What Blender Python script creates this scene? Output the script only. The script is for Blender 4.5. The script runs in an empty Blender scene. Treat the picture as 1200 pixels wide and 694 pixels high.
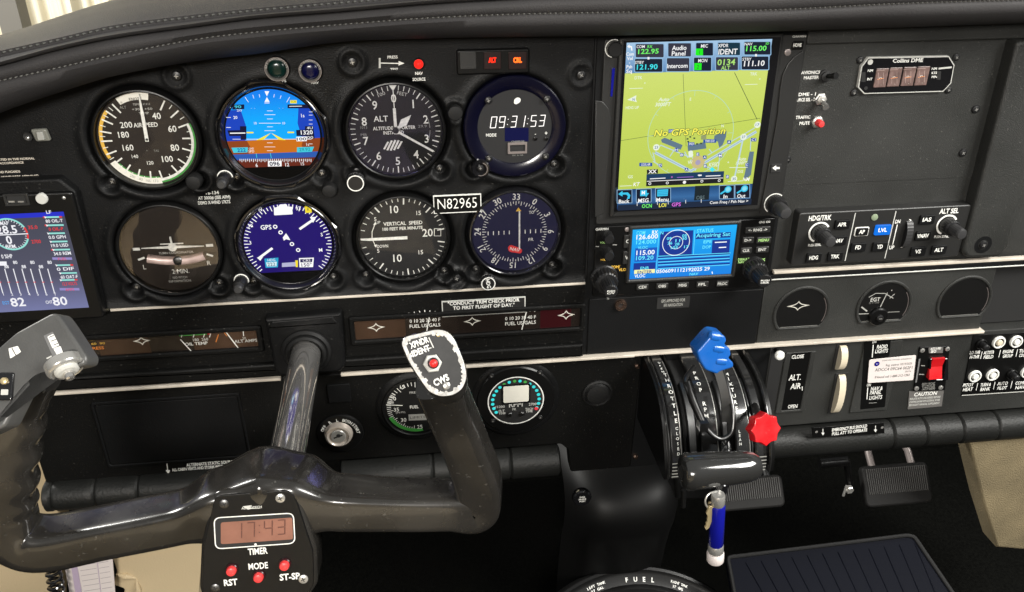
import bpy, math, random
from mathutils import Vector, Matrix
random.seed(7)
R = math.radians; PI = math.pi; TAU = 2 * PI
scene = bpy.context.scene
COL = scene.collection

# ---------------------------------------------------------------- camera
IW, IH = 1200.0, 694.0
FPX = 982.8
CAM = Vector((14.0, -633.9, 183.4))            # millimetres, panel plane is y = 0
YAW, PITCH, ROLL = R(-6.767), R(-27.444), R(0.166)
CM = Matrix.Rotation(YAW, 3, 'Z') @ Matrix.Rotation(PITCH, 3, 'X') @ Matrix.Rotation(ROLL, 3, 'Y')
cd = bpy.data.cameras.new('camera'); cam = bpy.data.objects.new('camera', cd); COL.objects.link(cam)
cd.sensor_fit = 'HORIZONTAL'; cd.sensor_width = 36.0; cd.lens = FPX / IW * 36.0
cd.clip_start = 0.01; cd.clip_end = 60
cam.location = CAM / 1000.0
cam.rotation_euler = (CM @ Matrix.Rotation(R(90), 3, 'X')).to_euler()
scene.camera = cam

# ---------------------------------------------------------------- world and lamps (inside of a hangar, soft light)
wd = bpy.data.worlds.new('World'); scene.world = wd; wd.use_nodes = True
nt = wd.node_tree; nt.nodes.clear()
o_ = nt.nodes.new('ShaderNodeOutputWorld'); b_ = nt.nodes.new('ShaderNodeBackground')
tc_ = nt.nodes.new('ShaderNodeTexCoord'); sp_ = nt.nodes.new('ShaderNodeSeparateXYZ')
mr_ = nt.nodes.new('ShaderNodeMapRange'); cr_ = nt.nodes.new('ShaderNodeValToRGB')
mr_.inputs[1].default_value = -1; mr_.inputs[2].default_value = 1
cr_.color_ramp.elements[0].position = 0.38; cr_.color_ramp.elements[0].color = (.022, .018, .015, 1)
cr_.color_ramp.elements[1].position = 0.75; cr_.color_ramp.elements[1].color = (.34, .35, .35, 1)
nt.links.new(tc_.outputs['Generated'], sp_.inputs[0]); nt.links.new(sp_.outputs[2], mr_.inputs[0])
nt.links.new(mr_.outputs[0], cr_.inputs[0]); nt.links.new(cr_.outputs[0], b_.inputs[0]); nt.links.new(b_.outputs[0], o_.inputs[0])
b_.inputs[1].default_value = 0.8

def area(name, loc, target, sx, sy, power, color):
    l = bpy.data.lights.new(name, 'AREA'); l.shape = 'RECTANGLE'; l.size = sx; l.size_y = sy
    l.energy = power; l.color = color
    o = bpy.data.objects.new(name, l); COL.objects.link(o); o.location = loc
    o.rotation_euler = (Vector(target) - Vector(loc)).to_track_quat('-Z', 'Y').to_euler()
    return o
area('door_window_light', (1.15, -0.75, 0.75), (0.25, 0.0, -0.1), 0.85, 0.5, 40.0, (1.0, .98, .93))
area('low_fill_behind', (-0.35, -2.0, 0.62), (0.0, 0.0, -0.1), 0.5, 0.3, 40.0, (1.0, .95, .88))  # unseen fill, set low to reach dials under the glareshield
area('hangar_wall_fill', (-2.6, 1.6, 2.0), (-1.0, 3.6, 0.9), 1.2, 1.0, 400.0, (1.0, .98, .93))  # unseen lamp added to brighten the hangar wall
scene.view_settings.view_transform = 'Standard'; scene.view_settings.look = 'None'
scene.view_settings.exposure = 0.0; scene.view_settings.gamma = 1.0

# ---------------------------------------------------------------- materials
def lin(c):
    c = c / 255.0
    return c / 12.92 if c <= .04045 else ((c + .055) / 1.055) ** 2.4
def rgb(c): return (lin(c[0]), lin(c[1]), lin(c[2]), 1)
MATS = {}
def principled(name, base, rough=.5, metal=0.0, bump=None, spec=.5, coat=0.0, vary=None, rvar=None, dust=None):
    m = bpy.data.materials.new(name); m.use_nodes = True; n = m.node_tree.nodes; l = m.node_tree.links
    p = n['Principled BSDF']
    p.inputs['Base Color'].default_value = (*base, 1); p.inputs['Roughness'].default_value = rough
    p.inputs['Metallic'].default_value = metal; p.inputs['Specular IOR Level'].default_value = spec
    p.inputs['Coat Weight'].default_value = coat; p.inputs['Coat Roughness'].default_value = .08
    tc = n.new('ShaderNodeTexCoord')
    if vary:                                   # (scale, amount)
        no = n.new('ShaderNodeTexNoise'); no.inputs['Scale'].default_value = vary[0]; no.inputs['Detail'].default_value = 5
        rp = n.new('ShaderNodeValToRGB'); rp.color_ramp.elements[0].position = .3; rp.color_ramp.elements[1].position = .7
        k = vary[1]
        rp.color_ramp.elements[0].color = (*[c * (1 - k) for c in base], 1)
        rp.color_ramp.elements[1].color = (*[min(1, c * (1 + k)) for c in base], 1)
        l.new(tc.outputs['Object'], no.inputs['Vector']); l.new(no.outputs[0], rp.inputs[0]); l.new(rp.outputs[0], p.inputs['Base Color'])
    if dust:                                   # (scale, amount): lint and fine wear lying on the surface
        dn = n.new('ShaderNodeTexNoise'); dn.inputs['Scale'].default_value = dust[0]; dn.inputs['Detail'].default_value = 3
        dr = n.new('ShaderNodeMapRange'); dr.inputs[1].default_value = .66; dr.inputs[2].default_value = .76; dr.inputs[4].default_value = dust[1]
        mx = n.new('ShaderNodeMix'); mx.data_type = 'RGBA'; mx.inputs[7].default_value = (.16, .155, .14, 1)
        l.new(tc.outputs['Object'], dn.inputs['Vector']); l.new(dn.outputs[0], dr.inputs[0]); l.new(dr.outputs[0], mx.inputs[0])
        if p.inputs['Base Color'].is_linked: l.new(p.inputs['Base Color'].links[0].from_socket, mx.inputs[6])
        else: mx.inputs[6].default_value = (*base, 1)
        l.new(mx.outputs[2], p.inputs['Base Color'])
    if rvar:
        no = n.new('ShaderNodeTexNoise'); no.inputs['Scale'].default_value = rvar[0]; no.inputs['Detail'].default_value = 6
        mp = n.new('ShaderNodeMapRange'); mp.inputs[1].default_value = .35; mp.inputs[2].default_value = .65
        mp.inputs[3].default_value = rvar[1]; mp.inputs[4].default_value = rvar[2]
        l.new(tc.outputs['Object'], no.inputs['Vector']); l.new(no.outputs[0], mp.inputs[0]); l.new(mp.outputs[0], p.inputs['Roughness'])
    if bump:                                   # (kind, scale, strength, distance)
        kind, sc, st, di = bump
        if kind == 'voronoi':
            t = n.new('ShaderNodeTexVoronoi'); t.inputs['Scale'].default_value = sc; out = t.outputs['Distance']
        else:
            t = n.new('ShaderNodeTexNoise'); t.inputs['Scale'].default_value = sc; t.inputs['Detail'].default_value = 4; out = t.outputs[0]
        b = n.new('ShaderNodeBump'); b.inputs['Strength'].default_value = st; b.inputs['Distance'].default_value = di
        l.new(tc.outputs['Object'], t.inputs['Vector']); l.new(out, b.inputs['Height']); l.new(b.outputs[0], p.inputs['Normal'])
    MATS[name] = m
    return m
principled('panel_plastic', (.0045, .0046, .0048), .5, spec=.17, bump=('noise', 900, .4, .0006), vary=(11, .4), rvar=(16, .34, .6), dust=(620, .35))
principled('panel_paint', (.024, .0245, .023), .5, spec=.3, bump=('noise', 1300, .6, .0008), vary=(9, .28), rvar=(14, .36, .62), dust=(620, .45))
principled('panel_lower', (.0036, .0036, .0034), .5, spec=.15, bump=('noise', 900, .45, .0006), vary=(14, .3), dust=(560, .45))
principled('panel_dark', (.005, .0052, .0055), .55, spec=.15, bump=('noise', 900, .35, .0006), vary=(10, .2))
principled('leather', (.036, .0345, .035), .62, spec=.1, bump=('voronoi', 950, .35, .0005), vary=(9, .15), rvar=(10, .52, .66))
principled('vinyl_pad', (.009, .0093, .0085), .5, bump=('noise', 420, .4, .001), vary=(20, .2), spec=.3)
principled('thread', (.07, .068, .062), .7)
principled('thread_dark', (.05, .05, .045), .7)
principled('black_gloss', (.007, .007, .008), .15, coat=.7)
principled('quadrant_gloss', (.014, .014, .014), .16, coat=1.0, rvar=(40, .1, .26), dust=(420, .3))
principled('tunnel_black', (.0022, .0022, .0022), .5, spec=.2)
principled('black_satin', (.004, .004, .004), .33, spec=.3, bump=('noise', 700, .15, .0004))
principled('black_matte', (.009, .009, .009), .7)
principled('rubber', (.006, .006, .006), .6, spec=.3, bump=('noise', 600, .2, .0006))
principled('bezel_grey', (.016, .016, .0155), .42, bump=('noise', 1500, .25, .0004))
principled('knob_black', (.009, .009, .0095), .38)
principled('knob_tip', (.03, .03, .031), .45)
principled('dial_black', (.005, .005, .005), .6, spec=.3)
principled('dial_brown_sheen', (.018, .013, .010), .5, spec=.3)  # black dial; brown seat reflection put into its colour
principled('dial_grey', (.016, .016, .017), .55, spec=.3)
principled('shaft_chrome', (.88, .86, .83), .08, .92)
principled('handle_gloss', (.035, .035, .034), .13, .4, coat=.8)
principled('screen_black', (.0015, .0015, .0015), .4, spec=.06)
principled('ring_metal', (.72, .64, .56), .22, .6)
principled('chrome', (.68, .66, .63), .12, .85, rvar=(30, .08, .2))
principled('steel', (.55, .54, .51), .28, .7, rvar=(60, .2, .4))
principled('dark_steel', (.12, .12, .12), .35, 1.0)
principled('copper', (.75, .5, .38), .25, 1.0)
principled('brass', (.62, .50, .28), .3, .55)
principled('white', (.76, .76, .72), .5, vary=(420, .16))
principled('lume', (.82, .80, .72), .5)
principled('soft_white', (.5, .5, .47), .55)
principled('dim_white', (.28, .28, .26), .55)
principled('cream', (.60, .53, .40), .45)
principled('trim_paint', (.52, .47, .40), .38, vary=(60, .15))
principled('grey_print', (.14, .14, .14), .6)
principled('green', (.05, .30, .05), .5)
principled('green_text', (.35, .6, .2), .5)
principled('yellow', (.75, .45, .06), .5)
principled('orange', (.65, .2, .03), .5)
principled('red', (.62, .02, .018), .35)
principled('red_gloss', (.50, .008, .012), .3, coat=.25, rvar=(60, .22, .45), dust=(500, .25))
principled('pink_red', (.75, .05, .05), .3)
principled('blue_gloss', (.008, .10, .40), .3, coat=.3, rvar=(60, .22, .45), dust=(500, .25))
principled('deep_blue', (.006, .008, .22), .2, coat=.5)
principled('maroon', (.035, .004, .006), .3)
principled('brown_window', (.050, .027, .017), .25, vary=(30, .3))
principled('dark_window', (.018, .013, .011), .2)
principled('yoke_black', (.019, .0175, .0155), .2, coat=.7, vary=(14, .45), rvar=(30, .14, .32), dust=(330, .35))
principled('bezel_blue_sheen', (.002, .002, .009), .22, coat=.1)  # blue reflected sheen put into the clock bezel colour
principled('dial_blue_sheen', (.008, .008, .042), .5)  # blue-purple reflection on the course indicator, painted over its whole dial
principled('worn_silver', (.48, .47, .45), .35, .3, vary=(260, .3))
principled('yoke_front', (.06, .056, .05), .3, vary=(60, .25), rvar=(50, .2, .38))
principled('grip_grey', (.07, .07, .068), .38, bump=('noise', 800, .2, .0004), vary=(70, .12))
principled('worn_plate', (.012, .012, .012), .45, vary=(200, .3))
principled('lcd_salmon', (.23, .105, .075), .25, vary=(40, .2))
principled('lcd_digit', (.10, .035, .025), .4)
principled('lcd_cream', (.72, .70, .62), .35)
principled('upholstery', (.50, .40, .25), .55, bump=('noise', 500, .3, .0008), vary=(6, .08))
principled('beige_carpet', (.17, .135, .075), .8, bump=('noise', 700, .7, .002), vary=(18, .3))
principled('floor_black', (.0032, .0033, .0028), .95, spec=.05, vary=(260, .45), bump=('noise', 900, .5, .001))
principled('mat_rubber', (.0006, .0012, .0045), .6, spec=.12, bump=('noise', 900, .3, .0006))
principled('pedal_rubber', (.009, .0088, .0085), .6, spec=.2)
principled('pedal_rib', (.045, .044, .042), .6)
principled('pink_metal', (.27, .235, .225), .4, .5)
principled('label_paper', (.66, .60, .58), .5, vary=(50, .06))
principled('label_grey', (.11, .105, .10), .5)
principled('paper', (.66, .60, .58), .6)
principled('paper_print', (.28, .24, .26), .7)
principled('paper_violet', (.42, .34, .45), .7)
principled('hangar_cream', (.60, .55, .42), .7, vary=(1.2, .15))
principled('hangar_post', (.16, .15, .13), .6)
principled('sensor_green', (.22, .27, .18), .3)
principled('salmon_tube', (.40, .30, .27), .25, vary=(90, .35))
def emis(c, s=1.0):
    key = 'glow_%d_%d_%d_%d' % (c[0], c[1], c[2], int(s * 100))
    if key not in MATS:
        m = bpy.data.materials.new(key); m.use_nodes = True; p = m.node_tree.nodes['Principled BSDF']
        p.inputs['Base Color'].default_value = (.004, .004, .004, 1); p.inputs['Roughness'].default_value = .3; p.inputs['Specular IOR Level'].default_value = .08
        p.inputs['Emission Color'].default_value = rgb(c); p.inputs['Emission Strength'].default_value = s
        MATS[key] = m
    return key
def emis_grad(name, stops, axis, lo, hi, s=1.0):          # lit screen whose picture itself runs through colours
    m = bpy.data.materials.new(name); m.use_nodes = True; n = m.node_tree.nodes; l = m.node_tree.links; p = n['Principled BSDF']
    p.inputs['Base Color'].default_value = (.004, .004, .004, 1); p.inputs['Roughness'].default_value = .3; p.inputs['Specular IOR Level'].default_value = .08
    tc = n.new('ShaderNodeTexCoord'); sp = n.new('ShaderNodeSeparateXYZ'); mp = n.new('ShaderNodeMapRange')
    mp.inputs[1].default_value = lo; mp.inputs[2].default_value = hi; cr = n.new('ShaderNodeValToRGB')
    while len(cr.color_ramp.elements) < len(stops): cr.color_ramp.elements.new(.5)
    for e, (pos, c) in zip(cr.color_ramp.elements, stops): e.position = pos; e.color = rgb(c)
    l.new(tc.outputs['Object'], sp.inputs[0]); l.new(sp.outputs[axis], mp.inputs[0]); l.new(mp.outputs[0], cr.inputs[0])
    l.new(cr.outputs[0], p.inputs['Emission Color']); p.inputs['Emission Strength'].default_value = s
    MATS[name] = m
    return name
def glass_mat(name, tint=(1, 1, 1), k=1.0, rough=.03):
    m = bpy.data.materials.new(name); m.use_nodes = True; n = m.node_tree.nodes; l = m.node_tree.links; n.clear()
    o = n.new('ShaderNodeOutputMaterial'); mx = n.new('ShaderNodeMixShader'); t = n.new('ShaderNodeBsdfTransparent')
    g = n.new('ShaderNodeBsdfGlossy'); f = n.new('ShaderNodeFresnel'); mu = n.new('ShaderNodeMath'); mu.operation = 'MULTIPLY'
    mu.inputs[1].default_value = k; f.inputs[0].default_value = 1.5
    g.inputs['Color'].default_value = (*tint, 1); g.inputs['Roughness'].default_value = rough
    l.new(f.outputs[0], mu.inputs[0]); l.new(mu.outputs[0], mx.inputs[0]); l.new(t.outputs[0], mx.inputs[1]); l.new(g.outputs[0], mx.inputs[2]); l.new(mx.outputs[0], o.inputs[0])
    MATS[name] = m
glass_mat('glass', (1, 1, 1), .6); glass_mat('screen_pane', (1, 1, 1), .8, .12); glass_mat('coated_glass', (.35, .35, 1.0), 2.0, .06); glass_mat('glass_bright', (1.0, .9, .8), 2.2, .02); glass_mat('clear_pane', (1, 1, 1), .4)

# ---------------------------------------------------------------- text glyph cache
_fc = bpy.data.curves.new('glyph_source', 'FONT'); _fo = bpy.data.objects.new('glyph_source', _fc); COL.objects.link(_fo)
_fc.resolution_u = 2
_tcache = {}
def glyphs(s, off):
    off = off * .6; k = (s, off)
    if k not in _tcache:
        _fc.body = s; _fc.offset = off; _fc.size = 1.0
        bpy.context.view_layer.update()
        dg = bpy.context.evaluated_depsgraph_get()
        me = _fo.evaluated_get(dg).to_mesh()
        vs = [(v.co.x, v.co.y) for v in me.vertices]; fs = [tuple(p.vertices) for p in me.polygons]
        _fo.evaluated_get(dg).to_mesh_clear()
        if not vs: vs = [(0, 0)]
        xs = [v[0] for v in vs]
        _tcache[k] = (vs, fs, min(xs), max(xs))
    return _tcache[k]
_h = glyphs('H', 0.0); CAPH = max(v[1] for v in _h[0])

# ---------------------------------------------------------------- frames and mesh builder (millimetres)
def ray(px, py):
    return CM @ Vector(((px - IW / 2) / FPX, 1.0, -(py - IH / 2) / FPX))
def P(px, py, y=0.0):
    d = ray(px, py); t = (y - CAM.y) / d.y
    return CAM + d * t
def Pz(px, py, z):
    d = ray(px, py); t = (z - CAM.z) / d.z
    return CAM + d * t

class Fr:
    """a thing whose face lies in a plane: x right, z up, h towards the viewer; tilt leans it back (90 = lies flat)"""
    def __init__(s, name=None, label=None, cat=None, px=0, py=0, y=0.0, group=None, tilt=0.0, yaw=0.0):
        s.y0 = y
        s.M = Matrix.Rotation(R(yaw), 3, 'Z') @ Matrix.Rotation(R(-tilt), 3, 'X')
        s.u = s.M @ Vector((1, 0, 0)); s.v = s.M @ Vector((0, 0, 1)); s.n = s.M @ Vector((0, -1, 0))
        s.o = P(px, py, y) if name else Vector((0, 0, 0))
        s.root = None
        if name:
            e = bpy.data.objects.new(name, None); COL.objects.link(e); e.location = s.o / 1000; e.rotation_euler = s.M.to_euler()
            e.empty_display_size = .01
            e['label'] = label; e['category'] = cat
            if group: e['group'] = group
            s.root = e
    def q(s, px, py, h=0.0):
        d = ray(px, py); po = s.o + s.n * h
        t = (po - CAM).dot(s.n) / d.dot(s.n)
        w = CAM + d * t - s.o
        return (w.dot(s.u), w.dot(s.v))
    def sc(s, px, py):
        a = s.q(px - 5, py); b = s.q(px + 5, py); c = s.q(px, py - 5); d = s.q(px, py + 5)
        return (b[0] - a[0]) / 10, (c[1] - d[1]) / 10
WF = Fr()

def rnd(pts, r, seg=4):
    """round the corners of a polygon"""
    if r <= 0: return list(pts)
    out = []; n = len(pts)
    for i in range(n):
        p = Vector(pts[i]).to_2d(); a = Vector(pts[i - 1]).to_2d(); b = Vector(pts[(i + 1) % n]).to_2d()
        da = (a - p); db = (b - p); k = min(r, da.length * .48, db.length * .48)
        pa = p + da.normalized() * k; pb = p + db.normalized() * k
        for j in range(seg + 1):
            t = j / seg
            out.append(tuple(pa * (1 - t) ** 2 + p * 2 * t * (1 - t) + pb * t * t))
    return out
def ccw(pts):
    a = sum(pts[i - 1][0] * pts[i][1] - pts[i][0] * pts[i - 1][1] for i in range(len(pts)))
    return list(pts) if a > 0 else list(reversed(pts))
def inset(pts, d):
    n = len(pts); out = []
    for i in range(n):
        p = Vector(pts[i]); a = Vector(pts[i - 1]); b = Vector(pts[(i + 1) % n])
        e1 = (p - a); e2 = (b - p)
        if e1.length < 1e-6: e1 = e2
        if e2.length < 1e-6: e2 = e1
        n1 = Vector((-e1.y, e1.x)).normalized(); n2 = Vector((-e2.y, e2.x)).normalized()
        m = n1 + n2; k = max(.35, 1 + n1.dot(n2))
        out.append(tuple(p + m / k * d))
    return out
def rect(cx, cz, w, h, r=0, seg=4):
    return rnd([(cx - w / 2, cz - h / 2), (cx + w / 2, cz - h / 2), (cx + w / 2, cz + h / 2), (cx - w / 2, cz + h / 2)], r, seg)
def circ(cx, cz, r, n=40, rz=None):
    rz = rz or r
    return [(cx + r * math.cos(TAU * i / n), cz + rz * math.sin(TAU * i / n)) for i in range(n)]

class MB:
    def __init__(s, fr=WF, h=0.0):
        s.V = []; s.Fc = []; s.Mi = []; s.mats = []; s.fr = fr; s.h = h; s.step = .012
    def mi(s, m):
        if m not in s.mats: s.mats.append(m)
        return s.mats.index(m)
    def add(s, vs, fs, m):
        b = len(s.V); s.V += [tuple(v) for v in vs]; k = s.mi(m)
        for f in fs: s.Fc.append(tuple(b + i for i in f)); s.Mi.append(k)
    # ---- flat print
    def poly(s, pts, m):
        pts = ccw(pts); s.h += s.step
        s.add([(x, -s.h, z) for x, z in pts], [tuple(range(len(pts)))], m)
    def ppoly(s, pts, m, r=0, h=None):
        s.poly(rnd([s.fr.q(x, y, s.h) for x, y in pts], r), m)
    def pline(s, a, b, w, m):
        a = Vector(s.fr.q(*a, s.h)); b = Vector(s.fr.q(*b, s.h)); s.seg(a, b, w, m)
    def seg(s, a, b, w, m):
        a = Vector(a); b = Vector(b)
        d = (b - a).normalized(); n = Vector((-d.y, d.x)) * w / 2
        s.poly([tuple(a + n), tuple(a - n), tuple(b - n), tuple(b + n)], m)
    def path(s, pts, w, m, closed=False):
        """polyline of even width as quads, px coordinates"""
        s.lpath([s.fr.q(x, y, s.h) for x, y in pts], w, m, closed)
    def lpath(s, pts, w, m, closed=False):
        pts = [Vector(p) for p in pts]; n = len(pts); L = []; Rr = []
        for i in range(n):
            if closed: a = pts[i - 1]; b = pts[(i + 1) % n]
            else: a = pts[max(0, i - 1)]; b = pts[min(n - 1, i + 1)]
            d = (b - a).normalized(); nn = Vector((-d.y, d.x)) * w / 2
            L.append(pts[i] + nn); Rr.append(pts[i] - nn)
        s.h += s.step
        vs = [(p.x, -s.h, p.y) for p in L + Rr]; fs = []
        for i in range(n if closed else n - 1):
            j = (i + 1) % n; fs.append((n + i, n + j, j, i))
        s.add(vs, fs, m)
    def disc(s, cx, cz, r, m, n=40, rz=None): s.poly(circ(cx, cz, r, n, rz), m)
    def pdisc(s, px, py, r, m, n=24): x, z = s.fr.q(px, py, s.h); s.disc(x, z, r, m, n)
    def ring(s, cx, cz, r0, r1, m, a0=0.0, a1=360.0, n=None):
        """angles clockwise from the top, degrees"""
        n = n or max(3, int(abs(a1 - a0) / 6)); s.h += s.step; vs = []; fs = []
        for i in range(n + 1):
            a = R(a0 + (a1 - a0) * i / n); vs.append((cx + r0 * math.sin(a), -s.h, cz + r0 * math.cos(a))); vs.append((cx + r1 * math.sin(a), -s.h, cz + r1 * math.cos(a)))
        for i in range(n): fs.append((2 * i, 2 * i + 2, 2 * i + 3, 2 * i + 1))
        s.add(vs, fs, m)
    def tick(s, cx, cz, r0, r1, ang, w, m):
        a = R(ang); s.seg((cx + r0 * math.sin(a), cz + r0 * math.cos(a)), (cx + r1 * math.sin(a), cz + r1 * math.cos(a)), w, m)
    def ltext(s, t, x, z, cap, m, width=None, off=0.0, rot=0.0, slant=0.0, cond=.92, align='C'):
        vs, fs, x0, x1 = glyphs(t, off); k = cap / CAPH
        kx = (width / (x1 - x0)) if width else k * cond
        s.h += s.step; c, sn = math.cos(R(rot)), math.sin(R(rot)); out = []
        xm = {'C': (x0 + x1) / 2, 'L': x0, 'R': x1}[align]
        for gx, gz in vs:
            a = (gx - xm) * kx; b = (gz - CAPH / 2) * k; a += b * slant
            out.append((x + a * c - b * sn, -s.h, z + a * sn + b * c))
        s.add(out, fs, m)
    def text(s, t, px, py, cap, m, width=None, off=0.0, rot=0.0, slant=0.0, cond=.92, align='C'):
        x, z = s.fr.q(px, py, s.h); kx, kz = s.fr.sc(px, py)
        s.ltext(t, x, z, cap * kz, m, width * kx if width else None, off, rot, slant, cond, align)
    def lcd(s, t, px, py, w, hh, m, slant=.1, thick=.16, gap=.28):
        """seven-segment figures, box px w x hh centred on px,py"""
        SEG = {'0': 'abcdef', '1': 'bc', '2': 'abged', '3': 'abgcd', '4': 'fgbc', '5': 'afgcd', '6': 'afgedc', '7': 'abc', '8': 'abcdefg', '9': 'abcdfg', '-': 'g'}
        x, z = s.fr.q(px, py, s.h); kx, kz = s.fr.sc(px, py); w *= kx; hh *= kz
        n = sum(.4 if c in ':.' else 1 for c in t); cw = w / n; X = x - w / 2
        s.h += s.step
        for c in t:
            a = cw * (.4 if c in ':.' else 1); dw = a * (1 - gap); X0 = X + a * gap / 2; b = hh / 2; th = hh * thick / 2
            def q4(x0, z0, x1, z1):
                vs = [(xx + (zz - z) * slant, -s.h, zz) for xx, zz in ((x0, z0), (x1, z0), (x1, z1), (x0, z1))]
                s.add(vs, [(0, 1, 2, 3)], m)
            if c == ':':
                for dz in (-.22, .22): q4(X + a / 2 - th / 2, z + dz * hh - th / 2, X + a / 2 + th / 2, z + dz * hh + th / 2)
            elif c == '.': q4(X + a / 2 - th / 2, z - b, X + a / 2 + th / 2, z - b + th)
            else:
                e = th * .15
                D = {'a': (X0 + th, z + b - th, X0 + dw - th, z + b), 'd': (X0 + th, z - b, X0 + dw - th, z - b + th), 'g': (X0 + th, z - th / 2, X0 + dw - th, z + th / 2),
                     'f': (X0, z + e, X0 + th, z + b - e), 'b': (X0 + dw - th, z + e, X0 + dw, z + b - e), 'e': (X0, z - b + e, X0 + th, z - e), 'c': (X0 + dw - th, z - b + e, X0 + dw, z - e)}
                for k in SEG.get(c, ''): q4(*D[k])
            X += a
    # ---- solids
    def prism(s, pts, h0, h1, m, bev=0.0, steps=3, hole=None, cap=True, mcap=None):
        pts = ccw(pts); n = len(pts); rings = [(pts, h0)]
        if bev > 0:
            for j in range(steps + 1):
                a = j / steps * PI / 2
                rings.append((inset(pts, bev * (1 - math.cos(a))) if j else pts, h1 - bev + bev * math.sin(a)))
        else: rings.append((pts, h1))
        vs = []; fs = []
        for pp, h in rings: vs += [(x, -h, z) for x, z in pp]
        for r_ in range(len(rings) - 1):
            for i in range(n):
                j = (i + 1) % n; fs.append((r_ * n + i, r_ * n + j, (r_ + 1) * n + j, (r_ + 1) * n + i))
        s.add(vs, fs, m)
        last = rings[-1]
        if cap: s.add([(x, -last[1], z) for x, z in last[0]], [tuple(range(n))], mcap or m)
        s.h = max(s.h, h1)
        return last[0]
    def frame(s, outer, inner, h0, h1, m, hin=None, bev=.6):
        """ring-shaped plate: same vertex count outer and inner"""
        o = ccw(outer); i_ = ccw(inner); n = len(o); hin = h0 if hin is None else hin
        o2 = inset(o, bev); i2 = inset(i_, -bev)
        vs = [(x, -h0, z) for x, z in o] + [(x, -(h1 - bev), z) for x, z in o] + [(x, -h1, z) for x, z in o2] + [(x, -h1, z) for x, z in i2] + [(x, -(h1 - bev), z) for x, z in i_] + [(x, -hin, z) for x, z in i_]
        fs = []
        for r_ in range(5):
            for k in range(n):
                j = (k + 1) % n; fs.append((r_ * n + k, r_ * n + j, (r_ + 1) * n + j, (r_ + 1) * n + k))
        s.add(vs, fs, m)
    def lathe(s, prof, m, cx=0.0, cz=0.0, seg=40, flute=0, amp=0.0, fl=None, cap=True):
        """profile of (radius, h); fl = set of profile rows that carry flutes"""
        vs = []; fs = []
        for k, (r, h) in enumerate(prof):
            for i in range(seg):
                a = TAU * i / seg; rr = r
                if flute and (fl is None or k in fl): rr = r * (1 + amp * (1 if math.sin(flute * a) > 0 else -1))
                vs.append((cx + rr * math.cos(a), -h, cz + rr * math.sin(a)))
        for k in range(len(prof) - 1):
            for i in range(seg):
                j = (i + 1) % seg; fs.append((k * seg + i, k * seg + j, (k + 1) * seg + j, (k + 1) * seg + i))
        if cap: fs.append(tuple((len(prof) - 1) * seg + i for i in range(seg)))
        s.add(vs, fs, m)
    def box(s, x0, x1, y0, y1, z0, z1, m):
        vs = [(x, y, z) for x in (x0, x1) for y in (y0, y1) for z in (z0, z1)]
        s.add(vs, [(0, 1, 3, 2), (4, 6, 7, 5), (0, 4, 5, 1), (2, 3, 7, 6), (0, 2, 6, 4), (1, 5, 7, 3)], m)
    def tube(s, pts, rad, m, seg=12, cap=True, ref=(0, 1, 0)):
        pts = [Vector(p) for p in pts]; n = len(pts); vs = []; fs = []
        rad = rad if isinstance(rad, (list, tuple)) else [rad] * n
        t0 = (pts[1] - pts[0]).normalized(); nn = t0.cross(Vector(ref))
        if nn.length < .1: nn = t0.cross(Vector((1, 0, 0)))
        nn.normalize()
        for i in range(n):
            t = (pts[min(n - 1, i + 1)] - pts[max(0, i - 1)]).normalized()
            nn = (nn - t * nn.dot(t)).normalized(); b = t.cross(nn)
            for k in range(seg):
                a = TAU * k / seg; vs.append(tuple(pts[i] + (nn * math.cos(a) + b * math.sin(a)) * rad[i]))
        for i in range(n - 1):
            for k in range(seg):
                j = (k + 1) % seg; fs.append((i * seg + k, i * seg + j, (i + 1) * seg + j, (i + 1) * seg + k))
        if cap: fs.append(tuple(range(seg))); fs.append(tuple((n - 1) * seg + k for k in reversed(range(seg))))
        s.add(vs, fs, m)
    def grid(s, rows, m, closed=False):
        nr = len(rows); nc = len(rows[0]); vs = [tuple(v) for r_ in rows for v in r_]; fs = []
        for i in range(nr - 1):
            for j in range(nc - 1 + (1 if closed else 0)):
                k = (j + 1) % nc; fs.append((i * nc + j, i * nc + k, (i + 1) * nc + k, (i + 1) * nc + j))
        s.add(vs, fs, m)
    def done(s, name, parent=None, smooth=True, kind=None, label=None, cat=None, group=None, recalc=False, ang=32):
        me = bpy.data.meshes.new(name)
        me.from_pydata([(v[0] / 1000, v[1] / 1000, v[2] / 1000) for v in s.V], [], s.Fc)
        for m in s.mats: me.materials.append(MATS[m])
        me.polygons.foreach_set('material_index', s.Mi)
        if recalc:
            import bmesh
            bm = bmesh.new(); bm.from_mesh(me); bmesh.ops.recalc_face_normals(bm, faces=bm.faces); bm.to_mesh(me); bm.free()
        if smooth:
            me.polygons.foreach_set('use_smooth', [True] * len(me.polygons)); me.set_sharp_from_angle(angle=R(ang))
        me.update()
        o = bpy.data.objects.new(name, me); COL.objects.link(o)
        if parent is not None:
            par = parent.root if isinstance(parent, Fr) else parent
            o.parent = par
        if kind: o['kind'] = kind
        if label: o['label'] = label
        if cat: o['category'] = cat
        if group: o['group'] = group
        return o
def prect(fr, x0, y0, x1, y1, r=0, h=0.0, seg=4):
    """true rectangle whose centre and size follow the px box"""
    cx, cz = fr.q((x0 + x1) / 2, (y0 + y1) / 2, h); kx, kz = fr.sc((x0 + x1) / 2, (y0 + y1) / 2)
    return rect(cx, cz, (x1 - x0) * kx, (y1 - y0) * kz, r, seg)
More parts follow.
